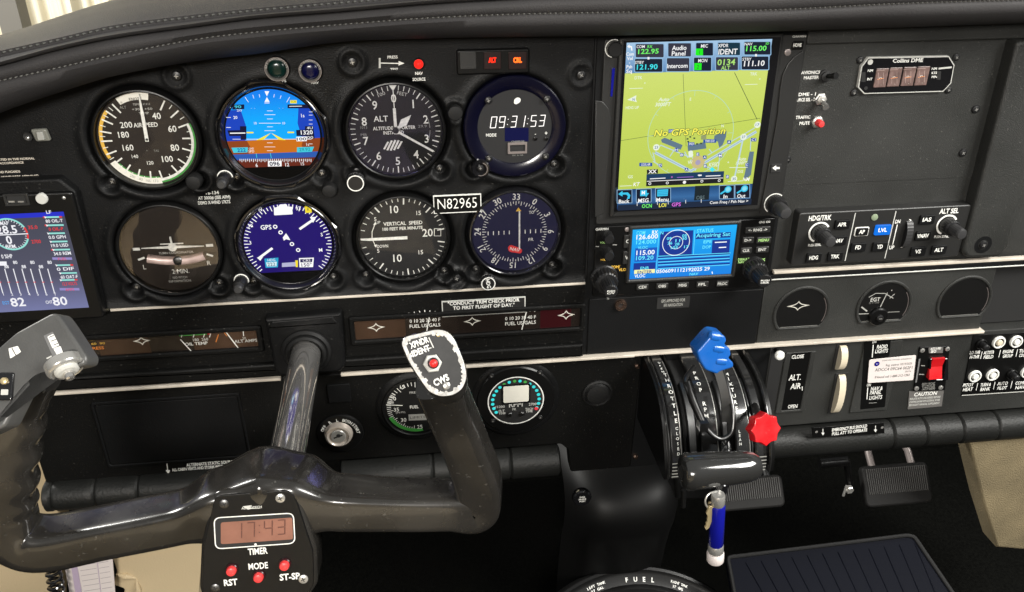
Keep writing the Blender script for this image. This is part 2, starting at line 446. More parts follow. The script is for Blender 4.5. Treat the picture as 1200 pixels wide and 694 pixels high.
def catmull(pts, n=6):
    pts = [Vector(p) for p in pts]; out = []
    for i in range(len(pts) - 1):
        p0 = pts[max(0, i - 1)]; p1 = pts[i]; p2 = pts[i + 1]; p3 = pts[min(len(pts) - 1, i + 2)]
        for k in range(n):
            t = k / n
            out.append(.5 * ((2 * p1) + (p2 - p0) * t + (2 * p0 - 5 * p1 + 4 * p2 - p3) * t * t + (3 * p1 - p0 - 3 * p2 + p3) * t ** 3))
    out.append(pts[-1]); return out
def interp(xs, ys, x):
    if x <= xs[0]: return ys[0]
    for i in range(len(xs) - 1):
        if x <= xs[i + 1]:
            t = (x - xs[i]) / (xs[i + 1] - xs[i]); return ys[i] + (ys[i + 1] - ys[i]) * t
    return ys[-1]
def smooth_interp(xs, ys, x):
    i = 0
    while i < len(xs) - 2 and x > xs[i + 1]: i += 1
    t = min(1, max(0, (x - xs[i]) / (xs[i + 1] - xs[i])))
    def sl(k):
        a = max(0, k - 1); b = min(len(xs) - 1, k + 1); return (ys[b] - ys[a]) / (xs[b] - xs[a])
    dx = xs[i + 1] - xs[i]; m0 = sl(i) * dx; m1 = sl(i + 1) * dx
    return (2 * t ** 3 - 3 * t * t + 1) * ys[i] + (t ** 3 - 2 * t * t + t) * m0 + (-2 * t ** 3 + 3 * t * t) * ys[i + 1] + (t ** 3 - t * t) * m1

# a screw head shared by every place that shows one
_sm = MB()
_sm.lathe([(1.0, -.25), (1.0, .12), (.86, .34), (.5, .46)], 'knob_black', seg=20)
_sm.h = .462
for a in (25, 115):
    _sm.seg((-.42 * math.cos(R(a)), -.42 * math.sin(R(a))), (.42 * math.cos(R(a)), .42 * math.sin(R(a))), .17, 'steel')
_screw0 = _sm.done('screw'); SCREW = _screw0.data; bpy.data.objects.remove(_screw0)
_sm = MB(); _sm.lathe([(1.0, -.25), (1.0, .12), (.86, .34), (.5, .46)], 'steel', seg=20); _sm.h = .462
for a in (25, 115): _sm.seg((-.42 * math.cos(R(a)), -.42 * math.sin(R(a))), (.42 * math.cos(R(a)), .42 * math.sin(R(a))), .17, 'black_matte')
_screw0 = _sm.done('screw'); SCREW_S = _screw0.data; bpy.data.objects.remove(_screw0)
def screw(parent, fr, px, py, r, h=0.0, data=None, rot=0):
    x, z = fr.q(px, py, h)
    o = bpy.data.objects.new('screw', data or SCREW); COL.objects.link(o)
    o.location = (x / 1000, -h / 1000, z / 1000); o.scale = (r, r, r); o.rotation_euler = (0, R(rot if rot else random.uniform(0, 90)), 0)
    o.parent = parent.root if isinstance(parent, Fr) else parent
    return o
# ================================================================ THE SETTING
GX = {0: -183.6, 1: -91.7, 2: 0.0, 3: 91.7}                # gauge columns and rows of the six-pack panel (mm)
GZ = {0: 0.0, 1: -89.5}
XR = 152.5                                                   # right edge of the flight panel
ZS1 = -139.1; ZS2 = -213.2                                   # the two trim strips
# ---- moulded overlay of the flight panel: one height field
gauges = [(GX[c], GZ[r_], 35.0) for c in range(4) for r_ in range(2)]
pockets = []
for cx, cz, r_ in gauges:
    for sx in (-1, 1): pockets.append((cx + sx * 32.5, cz - 32.5))
blanks = [P(207, 89), P(413, 73), P(681, 88), P(535, 326), P(533, 131), P(647, 310)]
def hfield(x, z):
    h = 0.0; hole = 0.0
    for cx, cz, r_ in gauges:
        d = math.hypot(x - cx, z - cz)
        if d < 62:
            h = max(h, 2.5 * math.exp(-((d - 44.5) / 4.2) ** 2) * (.55 + .45 * max(-.6, min(1, (-(x - cx) - (z - cz)) / 45))))
            if d < 42: hole = max(hole, min(1, (42 - d) / 3.0))
    for cx, cz in pockets:
        d = math.hypot(x - cx, z - cz)
        if d < 14: h = max(h, 2.2 * math.exp(-((d - 9.0) / 2.4) ** 2)); hole = max(hole, min(1, max(0, (7.0 - d) / 3)) * .7)
    for p in blanks:
        d = math.hypot(x - p.x, z - p.z)
        if d < 14: h += 1.6 * math.exp(-((d - 8.5) / 2.2) ** 2)
    # the sheet rolls forward towards its lower edge
    e = max(0, 1 - (z - ZS1 - 2) / 9.0); h += 2.5 * e * e
    return h * (1 - hole) - 7.0 * hole
def HF(px, py, w=12):
    return .35 + max(hfield(*((lambda p: (p.x, p.z))(P(px + dx, py + dy)))) for dx in (-w, -w / 2, 0, w / 2, w) for dy in (-3, 0, 3))
m = MB()
X0, X1, Z0, Z1 = -330.0, XR, ZS1 + 2.0, 74.0
nx, nz = 350, 155
rows = []
for j in range(nz + 1):
    z = Z0 + (Z1 - Z0) * j / nz
    rows.append([(X0 + (X1 - X0) * i / nx, -hfield(X0 + (X1 - X0) * i / nx, z), z) for i in range(nx + 1)])
m.grid(rows, 'panel_plastic')
m.box(X0, X1, 8.0, 10.0, Z0, Z1, 'panel_dark')
m.box(XR - .5, XR, -2.0, 9.0, Z0, Z1, 'panel_dark')
panel = m.done('instrument_panel', kind='structure', ang=60)
for px, py in ((207, 89), (413, 73), (681, 88), (535, 326)):
    screw(panel, WF, px, py, 3.6, .6)
for px, py in ((533, 131),):
    k = MB(); x, z = WF.q(px, py); k.lathe([(6, -2), (6, 3.6), (5.2, 5.2), (2.5, 5.6)], 'rubber', x, z, 28); k.done('plug', panel)
for cx, cz in pockets:
    x = cx / 1000; o = bpy.data.objects.new('screw', SCREW); COL.objects.link(o); o.location = (x, .0045, cz / 1000); o.scale = (3.2,) * 3
    o.rotation_euler = (0, random.random() * 2, 0); o.parent = panel
def strip(xa, xb, z, wid, parent, name='trim_strip', hh=2.2, mat='trim_paint', h0=-1.0):
    k = MB(); k.prism([(xa, z - wid / 2), (xb, z - wid / 2), (xb, z + wid / 2), (xa, z + wid / 2)], h0, hh, mat, .7); return k.done(name, parent)
strip(P(130, 363).x, XR, ZS1, 2.4, panel)

# ---- band between the two strips (left), with the engine clusters let into it
def plate(name, pts, h0, h1, mat, bev=1.0, r=0, parent=None, kind='structure'):
    k = MB(); k.prism(rnd([WF.q(x, y, 0) for x, y in pts], r), h0, h1, mat, bev); return k.done(name, parent, kind=None if parent else kind)
k = MB()
k.box(-331, XR, -.3, 10, ZS2 - 1, ZS1 - 1.5, 'panel_lower')
k.prism(rect((XR - 331) / 2, ZS2 + 9, XR + 331, 13, 1.0), -.2, 5.5, 'panel_lower', 2.0)      # moulded ledge above the lower strip
band = k.done('instrument_band', kind='structure')
strip(P(62, 458).x, P(330, 441).x, ZS2, 2.6, band, hh=6.0)
strip(P(400, 437).x, P(742, 413).x, ZS2, 2.6, band, hh=6.0)
strip(P(742, 413).x, P(1150, 387).x, ZS2, 2.5, band, hh=5.0, h0=-3)
# ---- lower panel left 
k = MB()
k.prism(rnd([(-331, ZS2 - 1.5), (-331, -311), (-200, -309), (-70, -310), (136, -310), (143, -318), (146, -345), (206, -345), (209, ZS2 - 1.5)], 3), -14, 0, 'panel_lower', 1.6)
low = k.done('lower_panel', kind='structure')
# glove plate and small blanks as parts of it
k = MB(); k.frame(prect(WF, 116, 466, 290, 543, 3), prect(WF, 119, 469, 287, 540, 2.5), -.5, 1.2, 'panel_dark'); k.done('cover_frame', low)
k = MB(); k.prism(prect(WF, 120, 470, 286, 539, 2), -.5, .5, 'panel_dark', .4); k.done('access_cover', low)
k = MB(); k.prism(prect(WF, 384, 450, 411, 471, 1.5), -.5, 1.4, 'panel_dark', .6); k.done('blank_plate', low)
for px, py, r_ in ((746.5, 429, 2.4), (744.5, 535, 2.4)):
    x, z = WF.q(px, py); k = MB(); k.lathe([(r_, -1), (r_, 1.2), (r_ * .6, 2.6)], 'copper', x, z, 16); k.done('bolt', low)
# bolster pads under the panels
def bolster(name, xa, xb, z, y, rad, seams, parent, flat=.85):
    k = MB(); rows = []; n = 22
    xs = set([xa, xb, xa + 2, xb - 2])
    for s_ in seams: xs |= {s_ - 2.2, s_ - 1.0, s_, s_ + 1.0, s_ + 2.2}
    N = int((xb - xa) / 12); xs |= {xa + (xb - xa) * i / N for i in range(N + 1)}
    for x in sorted(xs):
        d = min([abs(x - s_) for s_ in seams] + [99]); r_ = rad * (1 - .12 * math.exp(-(d / 1.1) ** 2)) * (0.8 if x in (xa, xb) else 1)
        rows.append([(x, y - r_ * math.cos(TAU * i / n), z + r_ * flat * 1.15 * math.sin(TAU * i / n)) for i in range(n)])
    k.grid(rows, 'vinyl_pad', closed=True); k.add(rows[0], [tuple(range(n))], 'vinyl_pad'); k.add(rows[-1], [tuple(reversed(range(n)))], 'vinyl_pad')
    return k.done(name, parent)
bolster('knee_pad', P(58, 590).x, P(330, 565).x, -323, 0, 15, [P(116, 575).x, P(166, 570).x, P(66, 580).x], low)
bolster('knee_pad', P(400, 560).x, 134, -327, 0, 16, [P(597, 550).x, P(507, 550).x], low)

# ---- backing of the radio stack and the plate under it
k = MB()
k.box(XR + 1.5, 318, -1.0, 14, -140, 72, 'panel_dark')
k.box(XR - 1, XR + 1.6, 2, 14, -214, 72, 'black_matte')
stack = k.done('radio_stack_panel', kind='structure')
xa = P(688, 400).x; xb = P(888, 380).x
k = MB(); k.prism(rect((xa + xb) / 2, (ZS1 - 16 + ZS2 + 2) / 2, xb - xa, (ZS1 - 16) - (ZS2 + 2), 1.5), -2, 1.2, 'panel_dark', .8); k.done('cover_plate', stack)
k = MB(); k.box(XR, xb, .2, 8, ZS2, ZS1 + 4, 'panel_dark'); k.done('backing_plate', stack)
# ---- right panel: frame, recessed sheet, slanted post
k = MB()
XA = 319.0; xpost = P(1190, 62).x
k.box(XA, 620, 4.0, 12, -60, 60, 'panel_paint')                                   # recessed sheet
k.box(XA, 640, 4.5, 14, ZS1 - 1, -59, 'panel_paint')
k.prism(rect((XA + 640) / 2, 67, 640 - XA, 21, 2), -8, 1.0, 'panel_paint', 1.2)    # head rail
right = k.done('right_instrument_panel', kind='structure')
k = MB()
k.prism(rnd([WF.q(1192, 48, 9), WF.q(1128, 296, 9), WF.q(1134, 303, 9), WF.q(1172, 302, 9), WF.q(1182, 290, 9), WF.q(1240, 48, 9)], 4), -4, 9, 'panel_paint', 3.0); post = k.done('post', right)
screw(post, WF, 1152, 287, 3.8, 9.2)
k = MB(); x, z = WF.q(1152, 287, 9); k.ring(x, z, 4.6, 8.0, 'panel_dark'); k.h = 9.05; k.ring(x, z, 4.6, 8.2, 'panel_dark', n=30); k.done('screw_well', post)
for px, py in ((1143, 128), (1128, 179), (922, 187)):
    screw(right, WF, px, py, 3.6, -4)
strip(P(905, 322).x, 640, ZS1 + 0.5, 2.9, right, hh=3.4)
# ---- right band with three instrument openings
k = MB()
zb0 = ZS2 + 1.5; zb1 = ZS1 - 7
xs0 = xb + 1; xs1 = P(1158, 350).x
k.box(xs1, 660, 10, 14, zb0, zb1 + 6, 'black_matte')
k.prism([(xs0, zb0), (xs1, zb0), (xs1, zb1), (xs0, zb1)], -10, 0.0, 'panel_paint', 1.0)
k.prism([(xs0, zb1 + .6), (640, zb1 + .6), (640, ZS1 - 1.8), (xs0, ZS1 - 1.8)], -8, 2.5, 'panel_dark', .6)
bandr = k.done('right_instrument_band', kind='structure')
strip(xs0, 640, zb1 + .6, 1.3, bandr, hh=3.2, mat='soft_white', h0=0)
# ---- lower right panel
k = MB()
xq = P(905, 400).x
k.prism([(xq, -309), (640, -309), (640, ZS2 - 1.5), (xq, ZS2 - 1.5)], -14, 0.0, 'panel_paint', 1.2)
lowr = k.done('lower_right_panel', kind='structure')
bolster('knee_pad', P(896, 510).x, 640, -326, -2, 16, [P(1038, 506).x, P(1076, 503).x, P(1118, 500).x, P(1159, 497).x, P(1199, 494).x], lowr)
# dark fascia behind the quadrant
k = MB(); k.box(206, 356, 1, 12, -345, ZS2 - 1.5, 'panel_dark'); k.done('quadrant_backing', lowr)

# ---- glareshield: padded leather cover with two stitched seams
PXS = [-90, 0, 67, 133, 233, 300, 400, 500, 600, 700, 900, 1050, 1200, 1330]
RB = [172, 133, 110, 90, 72, 64, 50, 46, 44, 43, 38, 33, 28, 23]
RS2 = [115, 95, 80, 65, 46, 38, 29, 21.5, 17, 15, 12, 4.5, 0, -4]
RC = [98, 78, 60, 46, 32, 23, 15, 6, 0, -4, -8, -13, -18, -22]
RS1 = [84, 63, 48, 33, 20, 13, 4, -4, -10, -14, -18, -23, -28, -31]
RT = [66, 43, 20, 0, -20, -29, -39, -47, -53, -57, -62, -66, -70, -73]
NP = 200
def rowpts(ys, y, n=NP):
    return [P(PXS[0] + (PXS[-1] - PXS[0]) * i / n, smooth_interp(PXS, ys, PXS[0] + (PXS[-1] - PXS[0]) * i / n), y) for i in range(n + 1)]
def mix(a, b, t): return [p.lerp(q_, t) for p, q_ in zip(a, b)]
def push(a, dy, dz=0): return [Vector((p.x, p.y + dy, p.z + dz)) for p in a]
rB = rowpts(RB, -34); rS2 = rowpts(RS2, -50); rC = rowpts(RC, -50); rS1 = rowpts(RS1, -44); rT = rowpts(RT, 70)
prof = [push(rB, 40, 1.5), push(rB, 12, -.5), push(rB, 2, 0), push(rB, -5, 4), push(mix(rB, rS2, .5), -8, 1), push(rS2, -3, -2.5), push(rS2, -1.0, -.8), rS2, push(rS2, -1.2, 1), push(mix(rS2, rC, .5), -4, 0),
        push(rC, -2.5, -2), push(rC, 0, -.7), push(rC, 3.5, 0), push(rC, -1, 1.0), push(rC, -2.5, 3), push(mix(rC, rS1, .5), -1, .8), push(rS1, 0, -1.8), push(rS1, 1.2, -.3), push(rS1, .6, 1.6),
        push(mix(rS1, rT, .12), -2, 4), push(mix(rS1, rT, .3), 0, 6), push(mix(rS1, rT, .6), 0, 5), push(mix(rS1, rT, .85), 0, 2), rT, push(rT, 8, -5), push(rT, 14, -30)]
k = MB(); k.grid([[tuple(p) for p in r_] for r_ in prof], 'leather')
gf = Fr('glareshield', 'padded dark grey leather glareshield with stitched seams arching over the whole panel', 'glareshield', 600, 20, 0)
off = gf.o
def local(mb, fr):
    inv = fr.M.transposed()
    mb.V = [tuple(inv @ (Vector(v) - fr.o)) for v in mb.V]; return mb
local(k, gf).done('leather_pad', gf, ang=80)
def stitches(row, lo, hi, pitch, name, mat, rad=.55, slant=1.0):
    mbx = MB(); acc = 0
    for i in range(len(row) - 1):
        a, b = row[i], row[i + 1]; L = (b - a).length; d = (b - a).normalized()
        while acc < L:
            c = a + d * acc
            e = d * pitch * .36
            mbx.tube([c - e + Vector((0, .5, -slant * .25)), c + Vector((0, -.65, 0)), c + e + Vector((0, .5, slant * .25))], [rad * .6, rad, rad * .6], mat, seg=6)
            acc += pitch
        acc -= L
    local(mbx, gf); o = mbx.done(name, gf); o['kind'] = 'stuff'
stitches(push(rS1, 1.0, .3), 0, 1, 4.4, 'stitching', 'thread_dark', .75)
stitches(push(rS2, -.6, .2), 0, 1, 3.6, 'stitching', 'thread', .5)
local_ = local

# ---- outside the windscreen: pale hangar wall with hanging folds, a post, and the pane itself
k = MB(); rows = []
for j in range(2):
    z = -1500 + 6500 * j
    rows.append([(-4200 + 10 * i, 3600 + 30 * math.sin(i * .30) + 14 * math.sin(i * 1.13 + 1) + 14 * math.sin(i * .13), z) for i in range(640)])
k.grid(rows, 'hangar_cream'); k.done('hangar_wall', kind='structure', ang=80)
a = P(14, 20, 2600)
k = MB(); k.box(-30, 42, -40, 40, -1400, 1600, 'hangar_post')
k.V = [(v[0] + a.x, v[1] + a.y, v[2] + a.z) for v in k.V]
o = k.done('hangar_post'); o['label'] = 'dark upright hangar post seen through the windscreen at the upper left'; o['category'] = 'post'
for j, zz in enumerate((40, 230)):
    pass
k = MB(); rows = []
for j in range(12):
    t = j / 11
    rows.append([(-700 + 160 * i, 260 - 260 * t + 30 * math.cos(i * .3), 60 + 420 * t) for i in range(10)])
k.grid(rows, 'clear_pane'); o = k.done('windscreen', ang=80); o['label'] = 'clear windscreen pane rising behind the glareshield'; o['category'] = 'windscreen'

# ---- footwell: firewall, floor, mat, tunnel, beige side trim
k = MB(); k.box(-900, 1000, 330, 345, -760, -150, 'floor_black'); k.done('firewall', kind='structure')
k = MB(); k.box(-900, 1000, -900, 340, -640, -630, 'floor_black'); k.done('cabin_floor', kind='structure')
# ================================================================ THE SIX-PACK AND OTHER DIALS
def local_ang(fr, cx, cz, px, py, h=0):
    x, z = fr.q(px, py, h); return math.degrees(math.atan2(x - cx, z - cz)) % 360
def GF(col, row, name, label, cat='gauge', group='round flight instruments', y=0.5):
    """a dial frame centred exactly on its panel hole"""
    f = Fr.__new__(Fr); f.y0 = y; f.M = Matrix.Identity(3); f.u = Vector((1, 0, 0)); f.v = Vector((0, 0, 1)); f.n = Vector((0, -1, 0))
    f.o = Vector((GX[col], y, GZ[row]))
    e = bpy.data.objects.new(name, None); COL.objects.link(e); e.location = f.o / 1000; e.empty_display_size = .01
    e['label'] = label; e['category'] = cat
    if group: e['group'] = group
    f.root = e; return f
def gauge_body(f, r=35.0, dial='dial_black', glass='glass', ring='black_satin', cx=0.0, cz=0.0, seg=72, depth=2.0, rim=2.9):
    b = MB(f); b.lathe([(r + rim + 1.5, -8), (r + rim, 2.4), (r + rim - .8, 3.4), (r + 1.2, 3.6), (r + .5, 3.1), (r + .2, 0), (r, -depth)], ring, cx, cz, seg, cap=False); b.done('bezel', f)
    d = MB(f, -depth); d.disc(cx, cz, r + .4, dial, seg); d.done('dial', f)
    if glass:
        g = MB(f, 1.6); g.disc(cx, cz, r + .35, glass, seg); g.done('glass_cover', f)
def pointer(f, pts_list, mat, name='pointer', h=0.0):
    for pts in pts_list:
        m = MB(f); m.prism(pts, h, h + .5, mat, 0); o = m.done(name, f)
def needle(cx, cz, ang, r0, r1, w0, w1):
    a = R(ang); d = Vector((math.sin(a), math.cos(a))); n = Vector((-d.y, d.x)); c = Vector((cx, cz))
    return [tuple(c + d * r0 + n * w0 / 2), tuple(c + d * r0 - n * w0 / 2), tuple(c + d * r1 - n * w1 / 2), tuple(c + d * r1 + n * w1 / 2)]
DH = -1.95

# ---- airspeed indicator
f = GF(0, 0, 'airspeed_indicator', 'round airspeed indicator with yellow, green and white arcs, upper left of the six dials')
gauge_body(f, 35.5, 'dial_brown_sheen')
m = MB(f, DH)
o6 = lambda x, y: (100 + x / 4.957, 90 + y / 4.957)
sp = [(40, 457, 143), (50, 535, 203), (60, 590, 280), (70, 612, 362), (80, 600, 432), (90, 563, 500), (100, 513, 537), (110, 430, 560), (120, 375, 570), (130, 310, 555), (140, 252, 525), (150, 205, 480), (160, 155, 443), (170, 112, 378), (180, 108, 325), (190, 116, 262), (200, 135, 215), (210, 165, 175)]
A = []
last = 0
for v, x, y in sp:
    a = local_ang(f, 0, 0, *o6(x, y))
    while a < last: a += 360
    last = a; A.append(a)
KV = [s_[0] for s_ in sp]
ang = lambda v: interp(KV, A, v)
m.ring(0, 0, 31.2, 33.2, 'white', ang(60), ang(112))
m.ring(0, 0, 33.2, 34.6, 'green', ang(60), ang(140))
m.ring(0, 0, 29.5, 31, 'green', ang(112), ang(148))
m.ring(0, 0, 31.5, 34, 'yellow', ang(156), ang(200))
m.ring(0, 0, 30.5, 35.2, 'lume', ang(111), ang(152))
m.ring(0, 0, 29.5, 35, 'lume', -28, 12); m.ring(0, 0, 24, 29.5, 'dial_brown_sheen', -30, 14)
for v, t in ((128, '180'), (122, '160'), (134, '200'), (116, '170')):
    a = ang(v); m.ltext(t, 32.8 * math.sin(R(a)), 32.8 * math.cos(R(a)), 2.0, 'dim_white', rot=-(a - 180))
for v in range(40, 215, 5):
    big = v % 10 == 0
    m.tick(0, 0, 25.0 if big else 29.5, 33.2, ang(v), 1.15 if big else .6, 'white')
for t, x, y, c in (('40', 413, 228, 36), ('60', 505, 303, 36), ('80', 520, 412, 36), ('100', 477, 478, 34), ('120', 377, 500, 20), ('140', 288, 463, 20), ('160', 248, 412, 34), ('180', 222, 337, 34), ('200', 237, 280, 34)):
    m.text(t, *o6(x, y), c / 4.957, 'white', off=.018)
m.text('AIRSPEED', *o6(350, 280), 25 / 4.957, 'white', 142 / 4.957, off=.02)
m.text('KNOTS', *o6(288, 130), 3.6, 'label_grey', 14); m.text('+30   +50', *o6(330, 188), 2.6, 'soft_white', 24); m.text('TEMP', *o6(340, 212), 2.6, 'soft_white', 12)
m.text('P', *o6(210, 152), 3, 'dim_white'); m.text('ALT', *o6(218, 178), 3.2, 'dim_white'); m.text('TAS', *o6(412, 430), 2.4, 'dim_white'); m.text('+', *o6(358, 430), 2.4, 'dim_white')
m.text('TEMP 111111', *o6(325, 160), 2.4, 'soft_white', 20)
m.done('dial_markings', f)
pa = local_ang(f, 0, 0, *o6(318, 135)); 
pv = f.q(*o6(362, 332), -1)
tip = f.q(*o6(318, 132), -1)
d = (Vector(tip) - Vector((0, 0))); aa = math.degrees(math.atan2(d.x, d.y))
pointer(f, [needle(0, 0, aa, -1.5, 20, 2.6, 2.2)], 'white', h=-.6)
pointer(f, [needle(0, 0, aa, 20, 34, 2.2, .5)], 'white', 'pointer_tip', h=-.6)
k = MB(f); k.lathe([(2.0, -2), (2.0, -.4), (1, -.1)], 'dial_brown_sheen', seg=20); k.done('hub', f)

# ---- GI style round displays
def round_display(col, row, label, draw, glow, clip):
    f = GF(col, row, 'round_display', label, 'display', 'round electronic flight displays', y=1.0)
    m = MB(f); N = 96; outer = []
    for i in range(N):
        t = TAU * i / N; c_, n_ = abs(math.cos(t)), abs(math.sin(t)); r_ = min(41.5 / max(c_, .01), 42 / max(n_, .01), 53.5 / (c_ + n_)); outer.append((r_ * math.cos(t), r_ * math.sin(t)))
    m.frame(outer, circ(0, 0, 39.0, N), -6, 3.4, 'black_gloss', 3.0, 1.4); m.done('bezel', f)
    m = MB(f); m.lathe([(39.3, 2.2), (39.0, 4.4), (38.4, 4.9), (37.8, 4.6), (35.6, .6), (35.2, .4)], 'black_gloss', seg=90, cap=False); m.done('bezel_ring', f)
    s_ = MB(f, .45); s_.disc(0, 0, 35.5, 'screen_black', 80); s_.h = .5
    draw(f, s_); s_.done('screen', f, smooth=False)
    # small control knob lower left with pale ring
    return f
def chord_fill(m, r, z0, z1, mat, n=40):
    """slice of a disc between two heights"""
    a0 = math.asin(max(-1, min(1, z0 / r))); a1 = math.asin(max(-1, min(1, z1 / r)))
    Rr = [(r * math.cos(a0 + (a1 - a0) * i / n), r * math.sin(a0 + (a1 - a0) * i / n)) for i in range(n + 1)]
    m.poly(Rr + [(-x, z) for x, z in reversed(Rr)], mat)
def draw_ai(f, m):
    z2 = lambda x, y: (240 + x / 4, 80 + y / 4)
    emis_grad('sky_screen', [(0, (0, 170, 250)), (.5, (0, 165, 250)), (1, (10, 120, 235))], 2, -.01, .035, 1.05)
    zh = f.q(*z2(310, 335), m.h)[1]; zb = f.q(*z2(310, 398), m.h)[1]; zc = f.q(*z2(310, 425), m.h)[1]; zl = f.q(*z2(310, 462), m.h)[1]
    r = 34.6
    chord_fill(m, r, zh, r * .999, 'sky_screen'); chord_fill(m, r, zb, zh, emis((205, 112, 20), 1.0)); chord_fill(m, r, zc, zb, emis((45, 95, 185), .9)); chord_fill(m, r, zl, zc, emis((110, 40, 22), .9))
    # side tapes
    blue = emis((20, 70, 200), .9); br = emis((150, 70, 25), .9)
    def side(sg, xin, z0, z1, mat):
        pts = []
        for i in range(13):
            z = z0 + (z1 - z0) * i / 12; pts.append((sg * math.sqrt(r * r - z * z), z))
        m.poly(pts + [(sg * xin, z1), (sg * (xin - 2), (z0 + z1) / 2), (sg * xin, z0)], mat)
    side(-1, 21, zh, 20, blue); side(1, 21, zh, 20, blue); side(-1, 20, zb, zh, br); side(1, 22, zb, zh, br)
    W = emis((255, 255, 255), 1.0); Y = emis((250, 235, 60), 1.0); D = emis((15, 20, 70), .6); C = emis((70, 215, 235), .9)
    m.pline(z2(130, 333), z2(500, 333), .35, W)
    m.ppoly([z2(280, 108), z2(302, 108), z2(291, 132)], W); m.ppoly([z2(291, 136), z2(304, 158), z2(280, 158)], W); m.pline(z2(280, 163), z2(303, 163), .5, W)
    for a, b in (((188, 135), (205, 160)), ((225, 125), (230, 142)), ((255, 122), (258, 137)), ((326, 122), (323, 137)), ((358, 128), (353, 143)), ((398, 135), (384, 160))): m.pline(z2(*a), z2(*b), .35, W)
    for y, w in ((200, 16), (218, 30), (238, 16), (258, 60), (275, 16), (293, 30), (350, 16), (369, 30), (387, 16)):
        m.pline(z2(305 - w * .85, y), z2(305 + w * .85, y), .35, W)
    m.text('10', *z2(237, 258), 2.8, W); m.text('10', *z2(370, 258), 2.8, W); m.text('20', *z2(143, 231), 3.4, W, off=.02)
    for y in (185, 231, 278): m.pline(z2(100, y), z2(122, y), .4, W)
    for x in (218, 350): m.text('-  -', *z2(x + 8, 187), 1.6, W, 5)
    m.ppoly([z2(310, 303), z2(240, 338), z2(275, 336)], Y); m.ppoly([z2(310, 303), z2(380, 338), z2(348, 336)], Y)
    m.pline(z2(196, 302), z2(228, 302), 1.1, Y); m.pline(z2(388, 301), z2(418, 301), 1.1, Y)
    m.ppoly([z2(106, 292), z2(165, 290), z2(165, 272), z2(195, 272), z2(195, 335), z2(168, 335), z2(168, 318), z2(115, 318)], D); m.pline(z2(118, 305), z2(190, 304), .8, W)
    m.ppoly([z2(428, 290), z2(470, 288), z2(470, 272), z2(508, 272), z2(515, 330), z2(478, 332), z2(474, 318), z2(430, 318)], D)
    m.text('1320', *z2(478, 301), 4.6, W, 14, off=.03); m.text('4U', *z2(492, 280), 3, W, 7)
    m.ppoly([z2(428, 322), z2(478, 320), z2(478, 342), z2(430, 343)], W); m.text('100', *z2(453, 332), 3.4, D, 11, off=.03); m.text('00', *z2(494, 325), 3.2, W, 7)
    for y in (205, 220, 243, 262, 355): m.pline(z2(488, y), z2(505, y), .35, W)
    m.text('1s', *z2(459, 222), 4, W, off=.02); m.text('1s', *z2(482, 357), 3.4, W)
    m.ppoly([z2(133, 172), z2(185, 170), z2(185, 192), z2(128, 194)], D); m.text('90', *z2(155, 181), 3.2, C, 8, off=.03); m.text('20', *z2(161, 198), 2.4, W, 6)
    m.ppoly([z2(400, 150), z2(431, 150), z2(431, 165), z2(400, 165)], Y); m.text('TCN', *z2(415, 157), 2.2, D, 6)
    m.ppoly([z2(388, 170), z2(480, 170), z2(488, 188), z2(388, 188)], D); m.pline(z2(396, 179), z2(455, 178), .45, W)
    m.ppoly([z2(125, 373), z2(202, 371), z2(200, 395), z2(135, 397)], C); m.text('222', *z2(172, 384), 4.0, emis((20, 70, 160), 1), 10, off=.03)
    m.text('GND', *z2(218, 377), 2.2, W, 6); m.text('SPD', *z2(218, 390), 2.6, W, 7)
    m.ppoly([z2(432, 371), z2(512, 368), z2(502, 392), z2(432, 395)], C); m.text('29.92', *z2(468, 381), 3.8, emis((20, 140, 150), 1), 13, off=.02)
    m.text('6', *z2(243, 455), 4.0, W, off=.02); m.text('12', *z2(386, 452), 4.0, W, off=.02); m.text('15', *z2(458, 448), 3.6, W)
    for i in range(38): m.pline(z2(165 + i * 9.0, 425), z2(165 + i * 9.0, 440 if i % 2 else 436), .45, W)
    m.ppoly([z2(296, 435), z2(360, 434), z2(360, 460), z2(296, 461)], W); m.text('096', *z2(327, 448), 4.6, D, 12, off=.04)
    m.pline(z2(307, 398), z2(312, 422), .5, C); m.pline(z2(241, 400), z2(244, 420), .5, C)
f_ai = round_display(1, 0, 'round glass attitude display with blue sky over orange ground and speed tapes', draw_ai, None, None)
